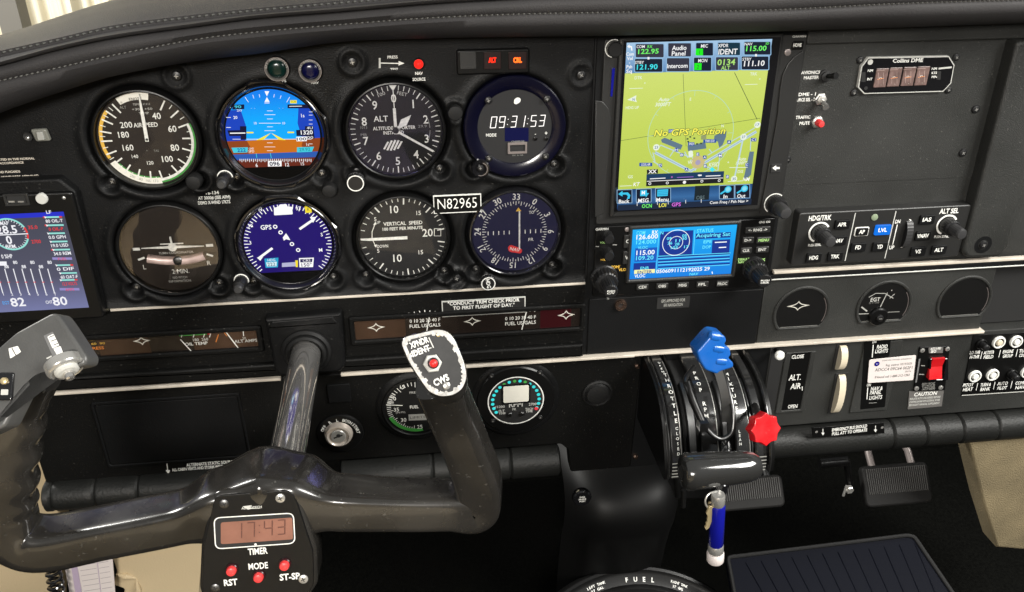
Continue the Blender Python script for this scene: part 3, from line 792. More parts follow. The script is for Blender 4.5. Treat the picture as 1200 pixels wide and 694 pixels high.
def draw_hsi(f, m):
    o7 = lambda x, y: (240 + x / 3.153, 210 + y / 3.153)
    r = 34.6; zl = f.q(336, 318.5, m.h)[1]
    chord_fill(m, r, zl, r * .999, emis((42, 18, 140), .55))
    W = emis((255, 255, 255), 1.0); C = emis((40, 170, 215), .9); N = emis((40, 25, 110), .5); Y = emis((245, 220, 50), 1)
    for i in range(72):
        a = i * 5 + 3
        zz = 34 * math.cos(R(a))
        if zz < zl + 1: continue
        m.tick(0, 0, 30.0 if i % 2 == 0 else 31.4, 34.2, a, .7, W)
    for t, x, y in (('N', 205, 112), ('S', 432, 205), ('M', 428, 262), ('30', 168, 172), ('33', 345, 108), ('3', 168, 235)): m.text(t, *o7(x, y), 4, W, off=.02)
    m.ppoly([o7(255, 106), o7(272, 102), o7(276, 94), o7(302, 92), o7(306, 102), o7(322, 102), o7(325, 130), o7(256, 134)], W, .8)
    m.ppoly([o7(368, 102), o7(392, 100), o7(396, 124), o7(372, 125)], Y); m.text('R', *o7(382, 112), 3, N)
    def bar(a, b, w): m.pline(o7(*a), o7(*b), w, W)
    bar((350, 185), (405, 147), 2.0); m.ppoly([o7(412, 140), o7(400, 162), o7(388, 140)], W)
    bar((250, 255), (200, 292), 2.0); m.ppoly([o7(192, 290), o7(215, 288), o7(205, 302)], W)
    for x, y in ((260, 176), (280, 197), (322, 240), (345, 262)):
        cx, cz = f.q(*o7(x, y), m.h); m.disc(cx, cz, 1.75, W, 20); m.disc(cx, cz, .9, emis((52, 28, 150), .6), 16)
    m.ppoly([o7(288, 216), o7(300, 200), o7(310, 214), o7(316, 226), o7(300, 222), o7(292, 228)], W)
    m.text('GPS', *o7(226, 178), 5.2, W, off=.03)
    m.ppoly([o7(220, 294), o7(272, 290), o7(270, 326), o7(225, 328)], C); m.ppoly([o7(226, 308), o7(266, 305), o7(265, 322), o7(230, 323)], emis((220, 250, 255), .9)); m.text('222', *o7(246, 315), 3.8, N, 9)
    m.text('HDG', *o7(246, 299), 2.8, W, 9)
    m.ppoly([o7(348, 292), o7(403, 290), o7(400, 325), o7(350, 326)], W); m.ppoly([o7(352, 296), o7(398, 294), o7(396, 307), o7(353, 308)], N); m.text('150°', *o7(376, 317), 4.0, N, 12, off=.02); m.text('CRS', *o7(376, 301), 2.8, W, 9)
    m.ppoly([o7(285, 310), o7(340, 306), o7(340, 322), o7(285, 325)], emis((200, 200, 235), .8)); m.ppoly([o7(334, 300), o7(344, 300), o7(344, 325), o7(336, 325)], Y)
f_hsi = round_display(1, 1, 'round glass compass display with purple face and white course arrow', draw_hsi, None, None)

# ---- altimeter
f = f_alt = GF(2, 0, 'altimeter', 'black altimeter with large white figures 0 to 9 and three white hands')
gauge_body(f, 35.2, 'dial_black', 'coated_glass'); m = MB(f, DH)
for i in range(50):
    big = i % 5 == 0; m.tick(0, 0, 29 if big else 30.5, 34.2, i * 7.2, .9 if big else .5, 'white')
for i in range(10):
    a = R(i * 36); m.ltext(str(i), 24.5 * math.sin(a), 24.5 * math.cos(a), 6.2, 'white', off=.02)
z2 = lambda x, y: (240 + x / 4, 80 + y / 4)
m.text('ALT', *z2(825, 237), 6.5, 'white', 17, off=.02); m.text('ALTITUDE REPORTER', *z2(888, 280), 3.8, 'white', 50, off=.03); m.text('INSTALLED', *z2(885, 302), 3.8, 'white', 24, off=.03)
m.text('100', *z2(828, 122), 4, 'soft_white', 9, rot=20); m.text('FEET', *z2(925, 120), 4, 'soft_white', 12, rot=-15)
for a0 in (78, 102): m.ring(0, 0, 26.0, 26.4, 'dim_white', a0 - 10, a0 + 10)
m.text('29.9', *z2(1020, 272), 3, 'dim_white', 10); m.text('1013', *z2(745, 278), 3, 'dim_white', 8); m.text('MB', *z2(745, 312), 2.8, 'dim_white', 7)
# barber pole
cx, cz = f.q(*z2(882, 360), DH)
for j in range(5):
    x = -5.2 + j * 2.6; hh = math.sqrt(max(0, 1 - (x / 7.4) ** 2)) * 4.8
    m.poly([(cx + x - 1.6 - hh * .25, cz - hh * .8), (cx + x - .2 - hh * .25, cz - hh * .9), (cx + x + 1.6 + hh * .25, cz + hh * .8), (cx + x + .2 + hh * .25, cz + hh * .9)], 'white')
m.done('dial_markings', f)
pointer(f, [needle(0, 0, 122, 1, 33, 1.7, 1.5)], 'white', 'hundreds_hand', -.3)
a = R(47); pointer(f, [[(2 * math.sin(a), 2 * math.cos(a)), (9 * math.sin(a) + 3 * math.cos(a), 9 * math.cos(a) - 3 * math.sin(a)), (17 * math.sin(a), 17 * math.cos(a)), (9 * math.sin(a) - 3 * math.cos(a), 9 * math.cos(a) + 3 * math.sin(a))]], 'white', 'thousands_hand', -.9)
pointer(f, [needle(0, 0, 0, 3, 17, 2.2, 2.2), needle(0, 0, 0, 17, 31, .7, .7)], 'white', 'ten_thousands_hand', -1.4)
pointer(f, [[(0, 30), (3.2, 35), (-3.2, 35)]], 'white', 'index', -1.4)
k = MB(f); k.lathe([(2.4, -2), (2.4, .2), (1.4, .5)], 'dial_black', seg=20); k.done('hub', f)

# ---- digital clock
f = GF(3, 0, 'digital_clock', 'black round digital clock reading 09:31:53 with four corner screws', y=1)
b = MB(f); b.lathe([(40.5, -8), (39.8, 3.4), (38.8, 4.2), (33, 4.4), (29.4, 2.8), (29.0, 2.2)], 'bezel_blue_sheen', seg=80, cap=False)
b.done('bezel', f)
d = MB(f, 2.2); d.disc(0, 0, 29.1, 'dial_grey', 64)
z3 = lambda x, y: (400 + x / 3.017, y / 3.017)
W = emis((255, 250, 245), 1.5)
d.lcd('09:31:53', *z3(624, 430), 66, 13.5, W, .16, .13)
d.text('MODE', *z3(530, 478), 3.4, 'white', 12, off=.03); d.text('-', *z3(686, 473), 3.5, 'white', off=.03); d.text('+', *z3(724, 471), 4.5, 'white', off=.03)
d.ppoly([z3(622, 344), z3(634, 348), z3(634, 360), z3(618, 370), z3(610, 366), z3(611, 352)], 'white', 1.2)
d.done('face', f)
k = MB(f, 2.3); k.frame(prect(f, *z3(588, 503), *z3(656, 543), .6, 2.3), prect(f, *z3(596, 512), *z3(649, 535), .3, 2.3), 2.2, 3.4, 'pink_metal', 2.2, .2); k.done('usb_frame', f)
k = MB(f, 2.35); k.ppoly([z3(600, 518), z3(645, 518), z3(645, 530), z3(600, 530)], 'black_matte'); k.text('CHARGE', *z3(624, 500), 1.6, 'dim_white', 15); k.text('5V 2.1A', *z3(624, 549), 1.4, 'dim_white', 13); k.done('usb_port', f)
k = MB(f, 2.3); k.ppoly([z3(578, 452), z3(662, 452), z3(662, 500), z3(578, 500)], emis((16, 24, 110), .35)); k.done('blue_reflection', f)  # mirrored blue square on the face, painted as a faint glow
for x, y in ((686, 490), (724, 490)):
    cx, cz = f.q(*z3(x, y), 2.2); k = MB(f); k.lathe([(1.6, 2.2), (1.6, 3.0), (1, 3.3)], 'black_satin', cx, cz, 16); k.done('button', f)
for x, y in ((520, 356), (727, 350), (522, 560), (722, 553)): screw(f, f, *z3(x, y), 2.8, 4.3)

# ---- turn coordinator
f = GF(0, 1, 'turn_coordinator', 'turn coordinator with white aeroplane outline above a curved ball tube, brown sheen on its glass')
gauge_body(f, 37, 'dial_brown_sheen', 'glass_bright'); m = MB(f, DH)
o1 = lambda x, y: (x / 2.892, 200 + y / 2.892)
m.text('TURN COORDINATOR', *o1(597, 278), 2.6, 'soft_white', 41); m.text('L', *o1(490, 327), 5.2, 'white'); m.text('R', *o1(708, 313), 5.2, 'white')
m.text('2 MIN.', *o1(612, 341), 5.0, 'white', 20); m.text('NO PITCH', *o1(610, 362), 2.6, 'soft_white', 17); m.text('INFORMATION', *o1(610, 374), 2.6, 'soft_white', 26)
m.pline(o1(468, 303), o1(490, 295), 1.7, 'white'); m.pline(o1(700, 283), o1(722, 290), 1.7, 'white')
m.pline(o1(450, 267), o1(474, 266), 2.3, 'white'); m.pline(o1(698, 254), o1(722, 253), 2.3, 'white')
m.done('dial_markings', f)
k = MB(f, -1.2); c = f.q(*o1(585, 259), -1.2); w = f.q(*o1(480, 264), -1.2); w2 = f.q(*o1(692, 256), -1.2)
k.prism([w, (w[0], w[1] + .5), (c[0] - 3, c[1] + 1.2), (c[0] + 3, c[1] + 1.2), (w2[0], w2[1] + .5), w2, (c[0] + 3, c[1] - 1.0), (c[0] - 3, c[1] - 1.0)], -1.2, -.5, 'white')
k.prism(circ(c[0], c[1], 3.4, 24), -1.2, -.3, 'white'); k.prism([(c[0] - .8, c[1] + 1), (c[0] + .8, c[1] + 1), (c[0] + .4, c[1] + 9), (c[0] - .8, c[1] + 9)], -1.2, -.45, 'white')
s1 = f.q(*o1(543, 249), -1); s2 = f.q(*o1(621, 246), -1); k.prism([(s1[0], s1[1] - .4), (s2[0], s2[1] - .4), (s2[0], s2[1] + .4), (s1[0], s1[1] + .4)], -1.2, -.4, 'white')
k.done('aeroplane_symbol', f)
k = MB(f); pts = [Vector((f.q(*o1(x, y), 0)[0], 1.0, f.q(*o1(x, y), 0)[1])) for x, y in ((500, 300), (550, 306), (600, 307), (650, 302), (694, 290))]
k.tube(catmull(pts, 5), 3.6, 'salmon_tube', 16, ref=(0, 1, 0)); k.done('inclinometer_tube', f)
k = MB(f); c = f.q(*o1(603, 305), 1); k.lathe([(3.4, -2), (3.7, 2.0), (3.0, 2.9), (1.4, 3.4)], 'dark_steel', c[0], c[1], 24); k.done('ball', f)

# ---- vertical speed indicator
f = GF(2, 1, 'vertical_speed_indicator', 'vertical speed indicator with white needle resting level at the left')
gauge_body(f, 35.2, 'dial_grey', 'glass'); m = MB(f, DH)
for v in range(0, 21):
    t = v / 20; a = 170 * (t ** .85)
    for sg in (1, -1):
        m.tick(0, 0, 28.5 if v % 5 == 0 else 31, 34.3, -90 + sg * a, 1.1 if v % 5 == 0 else .6, 'white')
o7 = lambda x, y: (240 + x / 3.153, 210 + y / 3.153)
for t, x, y, c in (('10', 700, 112, 8.5), ('15', 790, 125, 4.8), ('20', 823, 198, 8.8), ('15', 798, 270, 4.8), ('10', 712, 292, 8.5), ('5', 630, 148, 4.4), ('5', 641, 265, 4.4)):
    m.text(t, *o7(x, y), c, 'white', off=.015)
m.text('VERTICAL  SPEED', *o7(732, 163), 4.0, 'white', 46, off=.03); m.text('100 FEET PER MINUTE', *o7(731, 182), 3.4, 'white', 47, off=.035)
m.text('UP', *o7(640, 160), 3.2, 'white'); m.text('DOWN', *o7(657, 248), 3.4, 'white', 13, off=.02)
m.path([o7(628, 168), o7(618, 195), o7(618, 220), o7(630, 246)], .6, 'white')
m.ppoly([o7(622, 170), o7(634, 168), o7(630, 158)], 'white'); m.ppoly([o7(625, 245), o7(636, 241), o7(633, 253)], 'white')
m.path([o7(848, 183), o7(872, 183), o7(872, 210), o7(848, 210), o7(848, 183)], .6, 'white'); m.done('dial_markings', f)
pointer(f, [needle(0, 0, -90, -3.5, 27, 2.6, 2.2), needle(0, 0, -90, 27, 34, 2.2, .5)], 'white', h=-.8)

# ---- course deviation indicator
f = f_cdi = GF(3, 1, 'course_deviation_indicator', 'compass-ring course indicator with red NAV flag and yellow-tipped needle')
gauge_body(f, 35.5, 'dial_blue_sheen', 'coated_glass', 'black_gloss'); m = MB(f, DH)
ob = lambda x, y: (500 + x / 3.468, 210 + y / 3.468)
cards = ['33', '0', '3', '6', '9', '12', '15', '18', '21', '24', '27', '30']
a33 = 3.0
for i, t in enumerate(cards):
    a = R(a33 + 30 * i); m.ltext(t, 30.6 * math.sin(a), 30.6 * math.cos(a), 5.2, 'white', rot=-(a33 + 30 * i), off=.015)
for i in range(72): m.tick(0, 0, 23.5 if i % 2 == 0 else 25, 27, a33 + 5 * i, .55, 'white')
for i in range(-5, 6):
    if i: m.seg((i * 4.4, -1.7), (i * 4.4, 1.7), .7, 'white')
m.text('TO', *ob(426, 135), 3.4, 'white', 6, off=.02); m.text('FR', *ob(424, 245), 3.4, 'white', 6, off=.02); m.text('COLLINS', *ob(375, 376), 1.8, 'soft_white', 14)
m.ppoly([ob(362, 131), ob(385, 130), ob(373, 115)], 'yellow'); m.done('dial_markings', f)
k = MB(f); c = f.q(*ob(360, 287), -1.2); k.V = []
k.prism(rnd([(c[0] - 6.4, c[1] + 2.2), (c[0] - 5.2, c[1] - 1.6), (c[0] + 5.0, c[1] - 4.0), (c[0] + 6.2, c[1]), (c[0] - 4, c[1] + 4.6)][::-1], 2.2), -1.9, -1.3, 'pink_red'); k.h = -1.28; k.ltext('NAV', c[0] - .2, c[1] + .2, 2.9, 'white', 8.6, rot=-16, off=.03); k.done('nav_flag', f)
b1 = f.q(*ob(377, 130), -1); b2 = f.q(*ob(375, 283), -1)
k = MB(f); k.prism([(b1[0] - .6, b2[1]), (b1[0] + .6, b2[1]), (b1[0] + .6, b1[1]), (b1[0] - .6, b1[1])], -1.1, -.5, 'white'); k.done('needle', f)

# ================================================================ knobs on the flight panel
def dial_knob(par, px, py, r, L, y, ring=None, txt=None, r2=None, L2=0, base=1.25):
    o = P(px, py, y) - par.o; m = MB(); cx, cz, h0 = o.x, o.z, -o.y
    m.lathe([(r * base, h0 - 4), (r * base, h0 + L * .25), (r * base * .93, h0 + L * .3)], 'knob_black', cx, cz, 36)
    m.lathe([(r, h0 + L * .2), (r, h0 + L * .85), (r * .86, h0 + L)], 'knob_black', cx, cz, 72, flute=18, amp=.025, fl={0, 1})
    if r2: m.lathe([(r2, h0 + L * .9), (r2, h0 + L + L2 * .8), (r2 * .75, h0 + L + L2)], 'knob_tip', cx, cz, 36)
    if ring: m.h = h0 + (L * .3 if r2 else L) + .05; m.ring(cx, cz, ring[0], ring[1], 'white', ring[2], ring[3], n=44)
    if txt: m.h = h0 + L + .05; m.ltext(txt, cx, cz, 3.2, 'white', 8.4, rot=-82, off=.03)
    m.done('control_knob', par)
dial_knob(f_ai, 265, 206, 5.0, 14, -2, (4.9, 5.9, -110, 90), r2=3.6, L2=7)
dial_knob(f_hsi, 284, 326, 5.0, 15, -2, (4.9, 5.9, -90, 110), r2=3.6, L2=7)
dial_knob(f_alt, 417, 212, 7.0, 6, -1, (5.7, 6.5, 0, 360), base=1.05)
dial_knob(f_cdi, 571.5, 329, 6.6, 6, -1, (5.2, 6.0, 0, 360), 'HDG', base=1.05)
f = Fr('clamp_screw', 'round screw with curved bright rim at the lower left of the digital clock', 'screw', 563, 197, -3)
m = MB(f); m.lathe([(7.4, -6), (7.4, 2), (6.4, 3.2), (4.4, 3.0), (3.6, 2.0)], 'black_gloss', seg=36); m.h = 3.3; m.ring(0, 0, 5.0, 5.5, 'pink_metal', 20, 200); m.done('collar', f); screw(f, f, 563, 197, 2.6, 2.2)
# black caps beside the dials
for px, py, lab in ((386, 222, 'dull black cap between the attitude display and the altimeter'), (228, 212, 'dull black cap at the lower right of the airspeed indicator')):
    f = Fr('rubber_cap', lab, 'cap', px, py, -2, 'rubber caps beside the dials'); m = MB(f); m.lathe([(6, -4), (6, 3), (5, 5), (2.5, 5.6)], 'rubber', seg=30); m.done('cap', f)

# ---- annunciators, lamps and placards of the flight panel
def lamp(px, py, r, col, text, label, under):
    f = Fr('indicator_lamp', label, 'lamp', px, py, -.8, 'indicator lamps above the dials')
    m = MB(f); m.lathe([(r, -1), (r, 3), (r * .93, 3.8), (r * .78, 3.8), (r * .72, 3.0)], 'dark_steel', seg=40, cap=False); m.done('bezel', f)
    m = MB(f); m.lathe([(r * .74, 2.5), (r * .6, 3.6), (r * .3, 4.2)], col, seg=30); m.done('lens', f)
    m = MB(f, 3.85); n = len(text)
    for i, c in enumerate(text):
        a = -80 + 160 * i / (n - 1); m.ltext(c, r * .86 * math.sin(R(a)), r * .86 * math.cos(R(a)), 1.3, 'soft_white', rot=-a)
    m.ring(0, 0, r * .93, r * .97, 'pink_metal', n=40); m.done('lettering', f)
    m = MB(f, HF(px + 5, py + 15)); m.text(under, px + (6 if under == 'GPS' else 5), py + 15, 2.8, 'soft_white', 9, off=.03); m.done('caption', f)
principled('lens_green', (.0025, .016, .013), .2); principled('lens_blue', (.002, .0025, .03), .2)
lamp(325, 80, 8.8, 'lens_green', 'GPS ANNUNCIATE', 'round dark green lamp in a pale ring left of its blue twin', 'GPS')
lamp(364, 82, 8.4, 'lens_blue', 'NAV ANNUNCIATE', 'round dark blue lamp in a pale ring right of its green twin', 'NAV')
f = Fr('warning_light', 'small glowing red light captioned NAV SOURCE above the altimeter', 'lamp', 490.5, 74.5, -.6)
m = MB(f); m.lathe([(4.2, -1), (4.2, 1.5), (3.6, 2.2)], 'dark_steel', seg=28); m.done('socket', f)
m = MB(f); m.lathe([(3.5, 2.0), (3.2, 3.6), (2.0, 4.9), (.8, 5.4)], emis((255, 40, 30), 1.3), seg=24); m.done('lens', f)
m = MB(f, HF(491, 90)); m.text('NAV', 491, 86, 3.4, 'white', 9, off=.04); m.text('SOURCE', 491, 93, 3.4, 'white', 15, off=.04); m.done('lettering', f)
f = Fr('press_test_placard', 'white arrow with PRESS TEST lettering left of the red light', 'placard', 459, 74, .0)
m = MB(f, HF(460, 74)); m.text('PRESS', 460, 67, 3.2, 'white', 12, off=.04); m.text('TEST', 462, 81.5, 3.2, 'white', 9, off=.04); m.pline((446, 74), (468, 74.5), .7, 'white'); m.ppoly([(467, 71.5), (474, 74.3), (467, 77)], 'white'); m.pline((445, 68), (445, 80), 1.4, 'soft_white'); m.done('lettering', f)
principled('maroon_dark', (.012, .002, .002), .35)
f = Fr('annunciator_panel', 'black three-window annunciator with ALT and a second legend glowing red', 'annunciator', 577, 71, -1.6)
m = MB(f); m.prism(prect(f, 535, 57, 620, 86, 2), -2, 3.2, 'black_satin', 1.2); m.done('housing', f)
for i, (x0, x1) in enumerate(((539, 558), (567, 587), (596, 617))):
    m = MB(f, 3.3); m.prism(prect(f, x0, 61, x1, 81, .6, 3.3), 2.4, 3.8, 'maroon_dark' if i else 'bezel_grey', .3); m.h = 3.85
    if i == 1: m.text('ALT', 577, 70.5, 5.5, emis((255, 40, 15), 2.6), 9, off=.07)
    if i == 2: m.text('CRL', 606.5, 70.5, 5.5, emis((255, 90, 25), 3.2), 10, off=.1)
    m.done('window', f)
f = Fr('registration_placard', 'black plate reading N82965 inside a white border', 'placard', 536, 238, -HF(536, 238, 26) + .4)
m = MB(f); m.prism(prect(f, 508, 228, 564, 249), -.5, 1.0, 'white'); m.prism(prect(f, 509.0, 229.0, 563.0, 248.0), 1.0, 1.15, 'black_satin'); m.h = 1.2; m.text('N82965', 535.8, 238.4, 12.0, 'white', 46, off=-.012); m.done('plate', f)
f = Fr('airspeed_placard', 'small white three-line placard of wind limits under the attitude display', 'placard', 250, 232, 0)
m = MB(f, HF(250, 231, 20))
for i, t in enumerate(('Va-134', 'AT 3000# (SEE AFM)', 'DEMO X-WIND 17KTS')): m.text(t, 248 if i == 0 else 251, 226 + i * 5.6, 3.6, 'soft_white', 17 if i == 0 else 38, off=.05)
m.done('lettering', f)
f = Fr('trim_placard', 'bordered placard reading CONDUCT TRIM CHECK PRIOR TO FIRST FLIGHT OF DAY', 'placard', 567, 359, -.5)
m = MB(f); m.prism(prect(f, 518, 350, 616, 368.5), 0, .8, 'soft_white'); m.prism(prect(f, 519.2, 351.2, 614.8, 367.3), .8, .92, 'worn_plate'); m.h = .95
m.text('"CONDUCT TRIM CHECK PRIOR', 567, 353.8, 3.8, 'white', 84, off=.04); m.text('TO FIRST FLIGHT OF DAY."', 567, 359.2, 3.8, 'white', 72, off=.04); m.text('(SEE A.F.M.)', 567, 364.3, 2.8, 'soft_white', 30, off=.03); m.done('plate', f)
f = Fr('static_source_placard', 'white lettered ALTERNATE STATIC SOURCE instructions with a down arrow', 'placard', 237, 547, .0)
m = MB(f, .4); m.text('ALTERNATE STATIC SOURCE', 247, 543, 3.4, 'white', 58, off=.05); m.text('ALL CABIN VENTS AND STORM WINDOW MUST', 240, 548, 3.2, 'white', 78, off=.05); m.text('BE CLOSED. HEATER AND DEFROSTER MUST BE ON', 240, 553, 3.2, 'white', 78, off=.05)
m.pline((195.5, 543), (197, 554), .8, 'white'); m.ppoly([(194, 551), (199.5, 551), (197.3, 556)], 'white'); m.done('lettering', f)
# left placards and clear latch
f = Fr('limits_placard', 'two pairs of fine cream text lines left of the airspeed indicator', 'placard', 15, 196, 0)
m = MB(f, .4)
for y, x1, t in ((187, 41, 'MUST BE OPERATED IN THE NORMAL'), (191.5, 28, 'CATEGORY IN ACCORDANCE'), (202, 24, 'ALL MARKINGS AND PLACARDS'), (207.5, 46, 'NO ACROBATIC MANEUVERS APPROVED')): m.text(t, (x1 - 30) / 2, y, 2.4, 'trim_paint', x1 + 30, off=.05)
m.done('lettering', f)
f = Fr('clear_latch', 'small clear plastic latch with bright pin above the left engine display', 'latch', 44, 158, -1)
principled('clear_plastic', (.16, .16, .14), .2, coat=.3)
m = MB(f); m.prism(rnd([f.q(37, 151), f.q(55, 150), f.q(61, 164), f.q(44, 165)][::-1], 1.5), 0, 3.0, 'clear_plastic', 1.0); m.prism(rnd([f.q(45, 153), f.q(52, 152.5), f.q(55, 162), f.q(47, 163)][::-1], .8), 3.0, 4.6, 'dim_white', .5); m.done('body', f)
m = MB(f); x, z = f.q(33, 160); m.lathe([(3.6, -2), (3.2, .8), (2.4, .4)], 'black_matte', x, z, 20); x, z = f.q(33, 161.5); m.lathe([(1.6, 0), (1.5, 1.8), (.8, 2.4)], 'chrome', x, z, 16); m.done('pin', f)
# ================================================================ LEFT ENGINE DISPLAY
f = Fr('engine_display', 'large rectangular engine monitor screen with bar columns, cut off by the left edge', 'display', 60, 300, -3)
m = MB(f)
qq = lambda x, y, h=0: f.q(x, y, h)
m.prism(rnd([qq(-80, 212), qq(72, 206), qq(92, 222), qq(124, 362), qq(-60, 372)][::-1], 2), -4, 6, 'panel_plastic', 2.0); m.done('surround', f)
xr = qq(103, 364, 9)[0] + 11; zt = qq(60, 226, 9)[1]; zb = qq(102, 362, 9)[1] - 9
m = MB(f); m.prism(rect((xr - 175) / 2, (zt + zb) / 2, xr + 175, zt - zb, 3), 3, 9, 'black_satin', 1.5); m.done('bezel', f)
m = MB(f, 9.05); xs = (qq(77, 249, 9)[0] + qq(102, 360, 9)[0]) / 2; z1 = qq(76, 248, 9)[1]; z0 = qq(102, 360.5, 9)[1]
emis_grad('engine_screen', [(0, (118, 122, 165)), (.35, (84, 84, 104)), (1, (70, 72, 84))], 2, z0 / 1000, z1 / 1000, 1.0)
m.poly([(-150, z0), (xs, z0), (xs, z1), (-150, z1)], 'engine_screen')
zz = qq(60, 254, 9)[1]; m.poly([(-150, zz), (xs, zz), (xs, z1), (-150, z1)], emis((40, 50, 200), 1))
W = emis((245, 245, 250), 1); Rd = emis((230, 60, 60), 1); Cy = emis((150, 225, 215), 1); Gn = emis((80, 210, 120), 1); V = emis((110, 90, 170), 1)
o4 = lambda x, y: (x / 4.958, 240 + y / 4.958)
m.text('LF', *o4(283, 43), 3.6, W, 6, off=.03)
cx, cz = f.q(*o4(58, 172), m.h); rr = abs(f.q(*o4(166, 172), m.h)[0] - cx)
m.ring(cx, cz, rr * .9, rr, Cy, 0, 66); m.ring(cx, cz, rr * .9, rr, Rd, 66, 88); m.ring(cx, cz, rr * .9, rr, Cy, 110, 360); m.ring(cx, cz, rr * .9, rr, Rd, 92, 110)
for i in range(36): m.tick(cx, cz, rr * .8, rr * .9, i * 10, .4, W)
m.seg((cx - rr, cz), (cx + rr, cz), .8, W)
m.text('MAP', *o4(25, 108), 4, W, 10, off=.03); m.text('28.5', *o4(38, 145), 9, W, 24, off=.03); m.text('0', *o4(52, 205), 9, W, off=.04); m.text('RPM', *o4(62, 242), 4, W, 11, off=.03)
m.text('35.0', *o4(190, 131), 4, Rd, 11, off=.02); m.text('2700', *o4(210, 214), 4, Rd, 11, off=.02); m.text('0 %HP', *o4(40, 300), 4.5, W, 13, off=.03)
for i, (x, y, t, c) in enumerate(((305, 75, '80 OIL-T', W), (315, 122, '0 OIL-P', Rd), (322, 169, '0.0 GPH', W), (337, 217, '19.0 USD', W), (352, 264, '34.0 REM', W), (362, 312, 'FUEL', V), (370, 354, '0 DIF', W), (392, 400, '60 OAT-F', W), (395, 440, '12.3 VOLTS', Rd), (405, 490, 'AMPS', V))):
    if c is V: m.ppoly([o4(x - 60, y - 6), o4(x + 55, y - 6), o4(x + 58, y + 8), o4(x - 56, y + 8)], emis((150, 140, 200), 1)); m.text(t, *o4(x, y + 3), 3, Rd, 10); continue
    m.pline(o4(x - 38, y - 2), o4(x + 55, y - 4), 1.3, Cy); m.text(t, *o4(x + 10, y + 19), 3.6, c, 20 if c is W else 17, off=.03)
    if i in (0, 8, 6): m.pline(o4(x + 38, y - 4), o4(x + 55, y - 4), 1.3, Rd)
    if i in (0, 1, 4): m.pline(o4(x - 55, y - 2), o4(x - 38, y - 2), 1.3, Rd)
    m.ppoly([o4(x - 50, y - 8), o4(x - 34, y - 3), o4(x - 42, y + 6)], W)
for i in range(7):
    x = 12 + i * 50; m.pline(o4(x - 35, 372), o4(x + 5, 515), .7, W); m.text('88' if i % 2 else '80', *o4(x - 30 + 6, 360 if i % 2 else 335), 3.6, W, 5, off=.03)
    m.text(str(i + 1) if i < 6 else 'T', *o4(x + 8, 520), 3, W, off=.02); m.pline(o4(x - 18, 450), o4(x - 4, 450), .6, Rd)
m.ppoly([o4(-10, 330), o4(38, 330), o4(40, 354), o4(-8, 354)], W)
m.text('82', *o4(103, 566), 9.5, W, 17, off=.03); m.text('EGT', *o4(35, 570), 3.6, emis((90, 170, 240), 1), 8, off=.02); m.text('80', *o4(348, 560), 9.5, W, 17, off=.03); m.text('CHT', *o4(285, 566), 3.4, W, 8, off=.02)
m.done('screen', f, smooth=False)
m = MB(f); m.frame(prect(f, 5, 227, 34, 241, .6, 9), prect(f, 8, 229, 31, 238, .4, 9), 8.5, 10, 'bezel_grey', 8, .3); m.done('usb_frame', f)
m = MB(f, 9.1); m.ppoly([(8, 229), (31, 229), (31, 238), (8, 238)], 'black_matte'); m.pline((10, 236.5), (17, 236.5), 1.2, 'steel'); m.pline((21, 236.5), (28, 236.5), 1.2, 'steel'); m.done('usb_port', f)
m = MB(f); x, z = f.q(49.5, 232.5, 9); m.lathe([(4.2, 8), (4.2, 10.5), (3.7, 11.3)], 'soft_white', x, z, 28); m.done('button', f)
m = MB(f); x, z = f.q(75, 232, 9); m.lathe([(1.3, 8), (1.3, 9.4), (.6, 9.8)], 'steel', x, z, 14); m.done('stud', f)

# ================================================================ ENGINE CLUSTERS IN THE BAND
def star(m, px, py, s=3.4, w=10.0):
    cx, cz = m.fr.q(px, py, m.h); kx, _ = m.fr.sc(px, py); out = []
    a, b, c = w * kx, 5.6 * kx, 2.0 * kx
    pts = []
    for (ex, ez), (fx, fz) in (((-a, 0), (0, b)), ((0, b), (a, 0)), ((a, 0), (0, -b)), ((0, -b), (-a, 0))):
        for i in range(6):
            t = i / 6; p = Vector((ex, ez)) * (1 - t) ** 2 + Vector((fx * .12 + ex * .12, fz * .12 + ez * .12)) * 2 * t * (1 - t) + Vector((fx, fz)) * t * t
            pts.append((cx + p.x, cz + p.y))
    m.lpath(pts, .8, 'lume', closed=True)
def cluster(label, x0, x1, ya, yb, mats, draw):
    f = Fr('engine_gauge_cluster', label, 'gauge', (x0 + x1) / 2, (ya + yb) / 2, 0, 'long engine gauge windows')
    m = MB(f); c = [f.q(x0, ya + (x1 - x0) * .0 , 0), ]
    zc = f.q((x0 + x1) / 2, (ya + yb) / 2, 0)[1]; kx, kz = f.sc((x0 + x1) / 2, (ya + yb) / 2); hh = (yb - ya) * kz; xa = f.q(x0, (ya + yb) / 2)[0]; xb_ = f.q(x1, (ya + yb) / 2)[0]
    o = rect((xa + xb_) / 2, zc, xb_ - xa + 9, hh + 9, 2.5); i_ = rect((xa + xb_) / 2, zc, xb_ - xa, hh, 1.0)
    m.frame(o, i_, -.5, 3.4, 'panel_lower', .2, 1.2); m.done('surround', f)
    m = MB(f, 0.45); W_ = xb_ - xa; xx = xa
    for k, (fr_, mt) in enumerate(mats): m.poly([(xx, zc - hh / 2), (xx + W_ * fr_, zc - hh / 2), (xx + W_ * fr_, zc + hh / 2), (xx, zc + hh / 2)], mt); xx += W_ * fr_
    draw(f, m); m.done('dial', f)
    return f
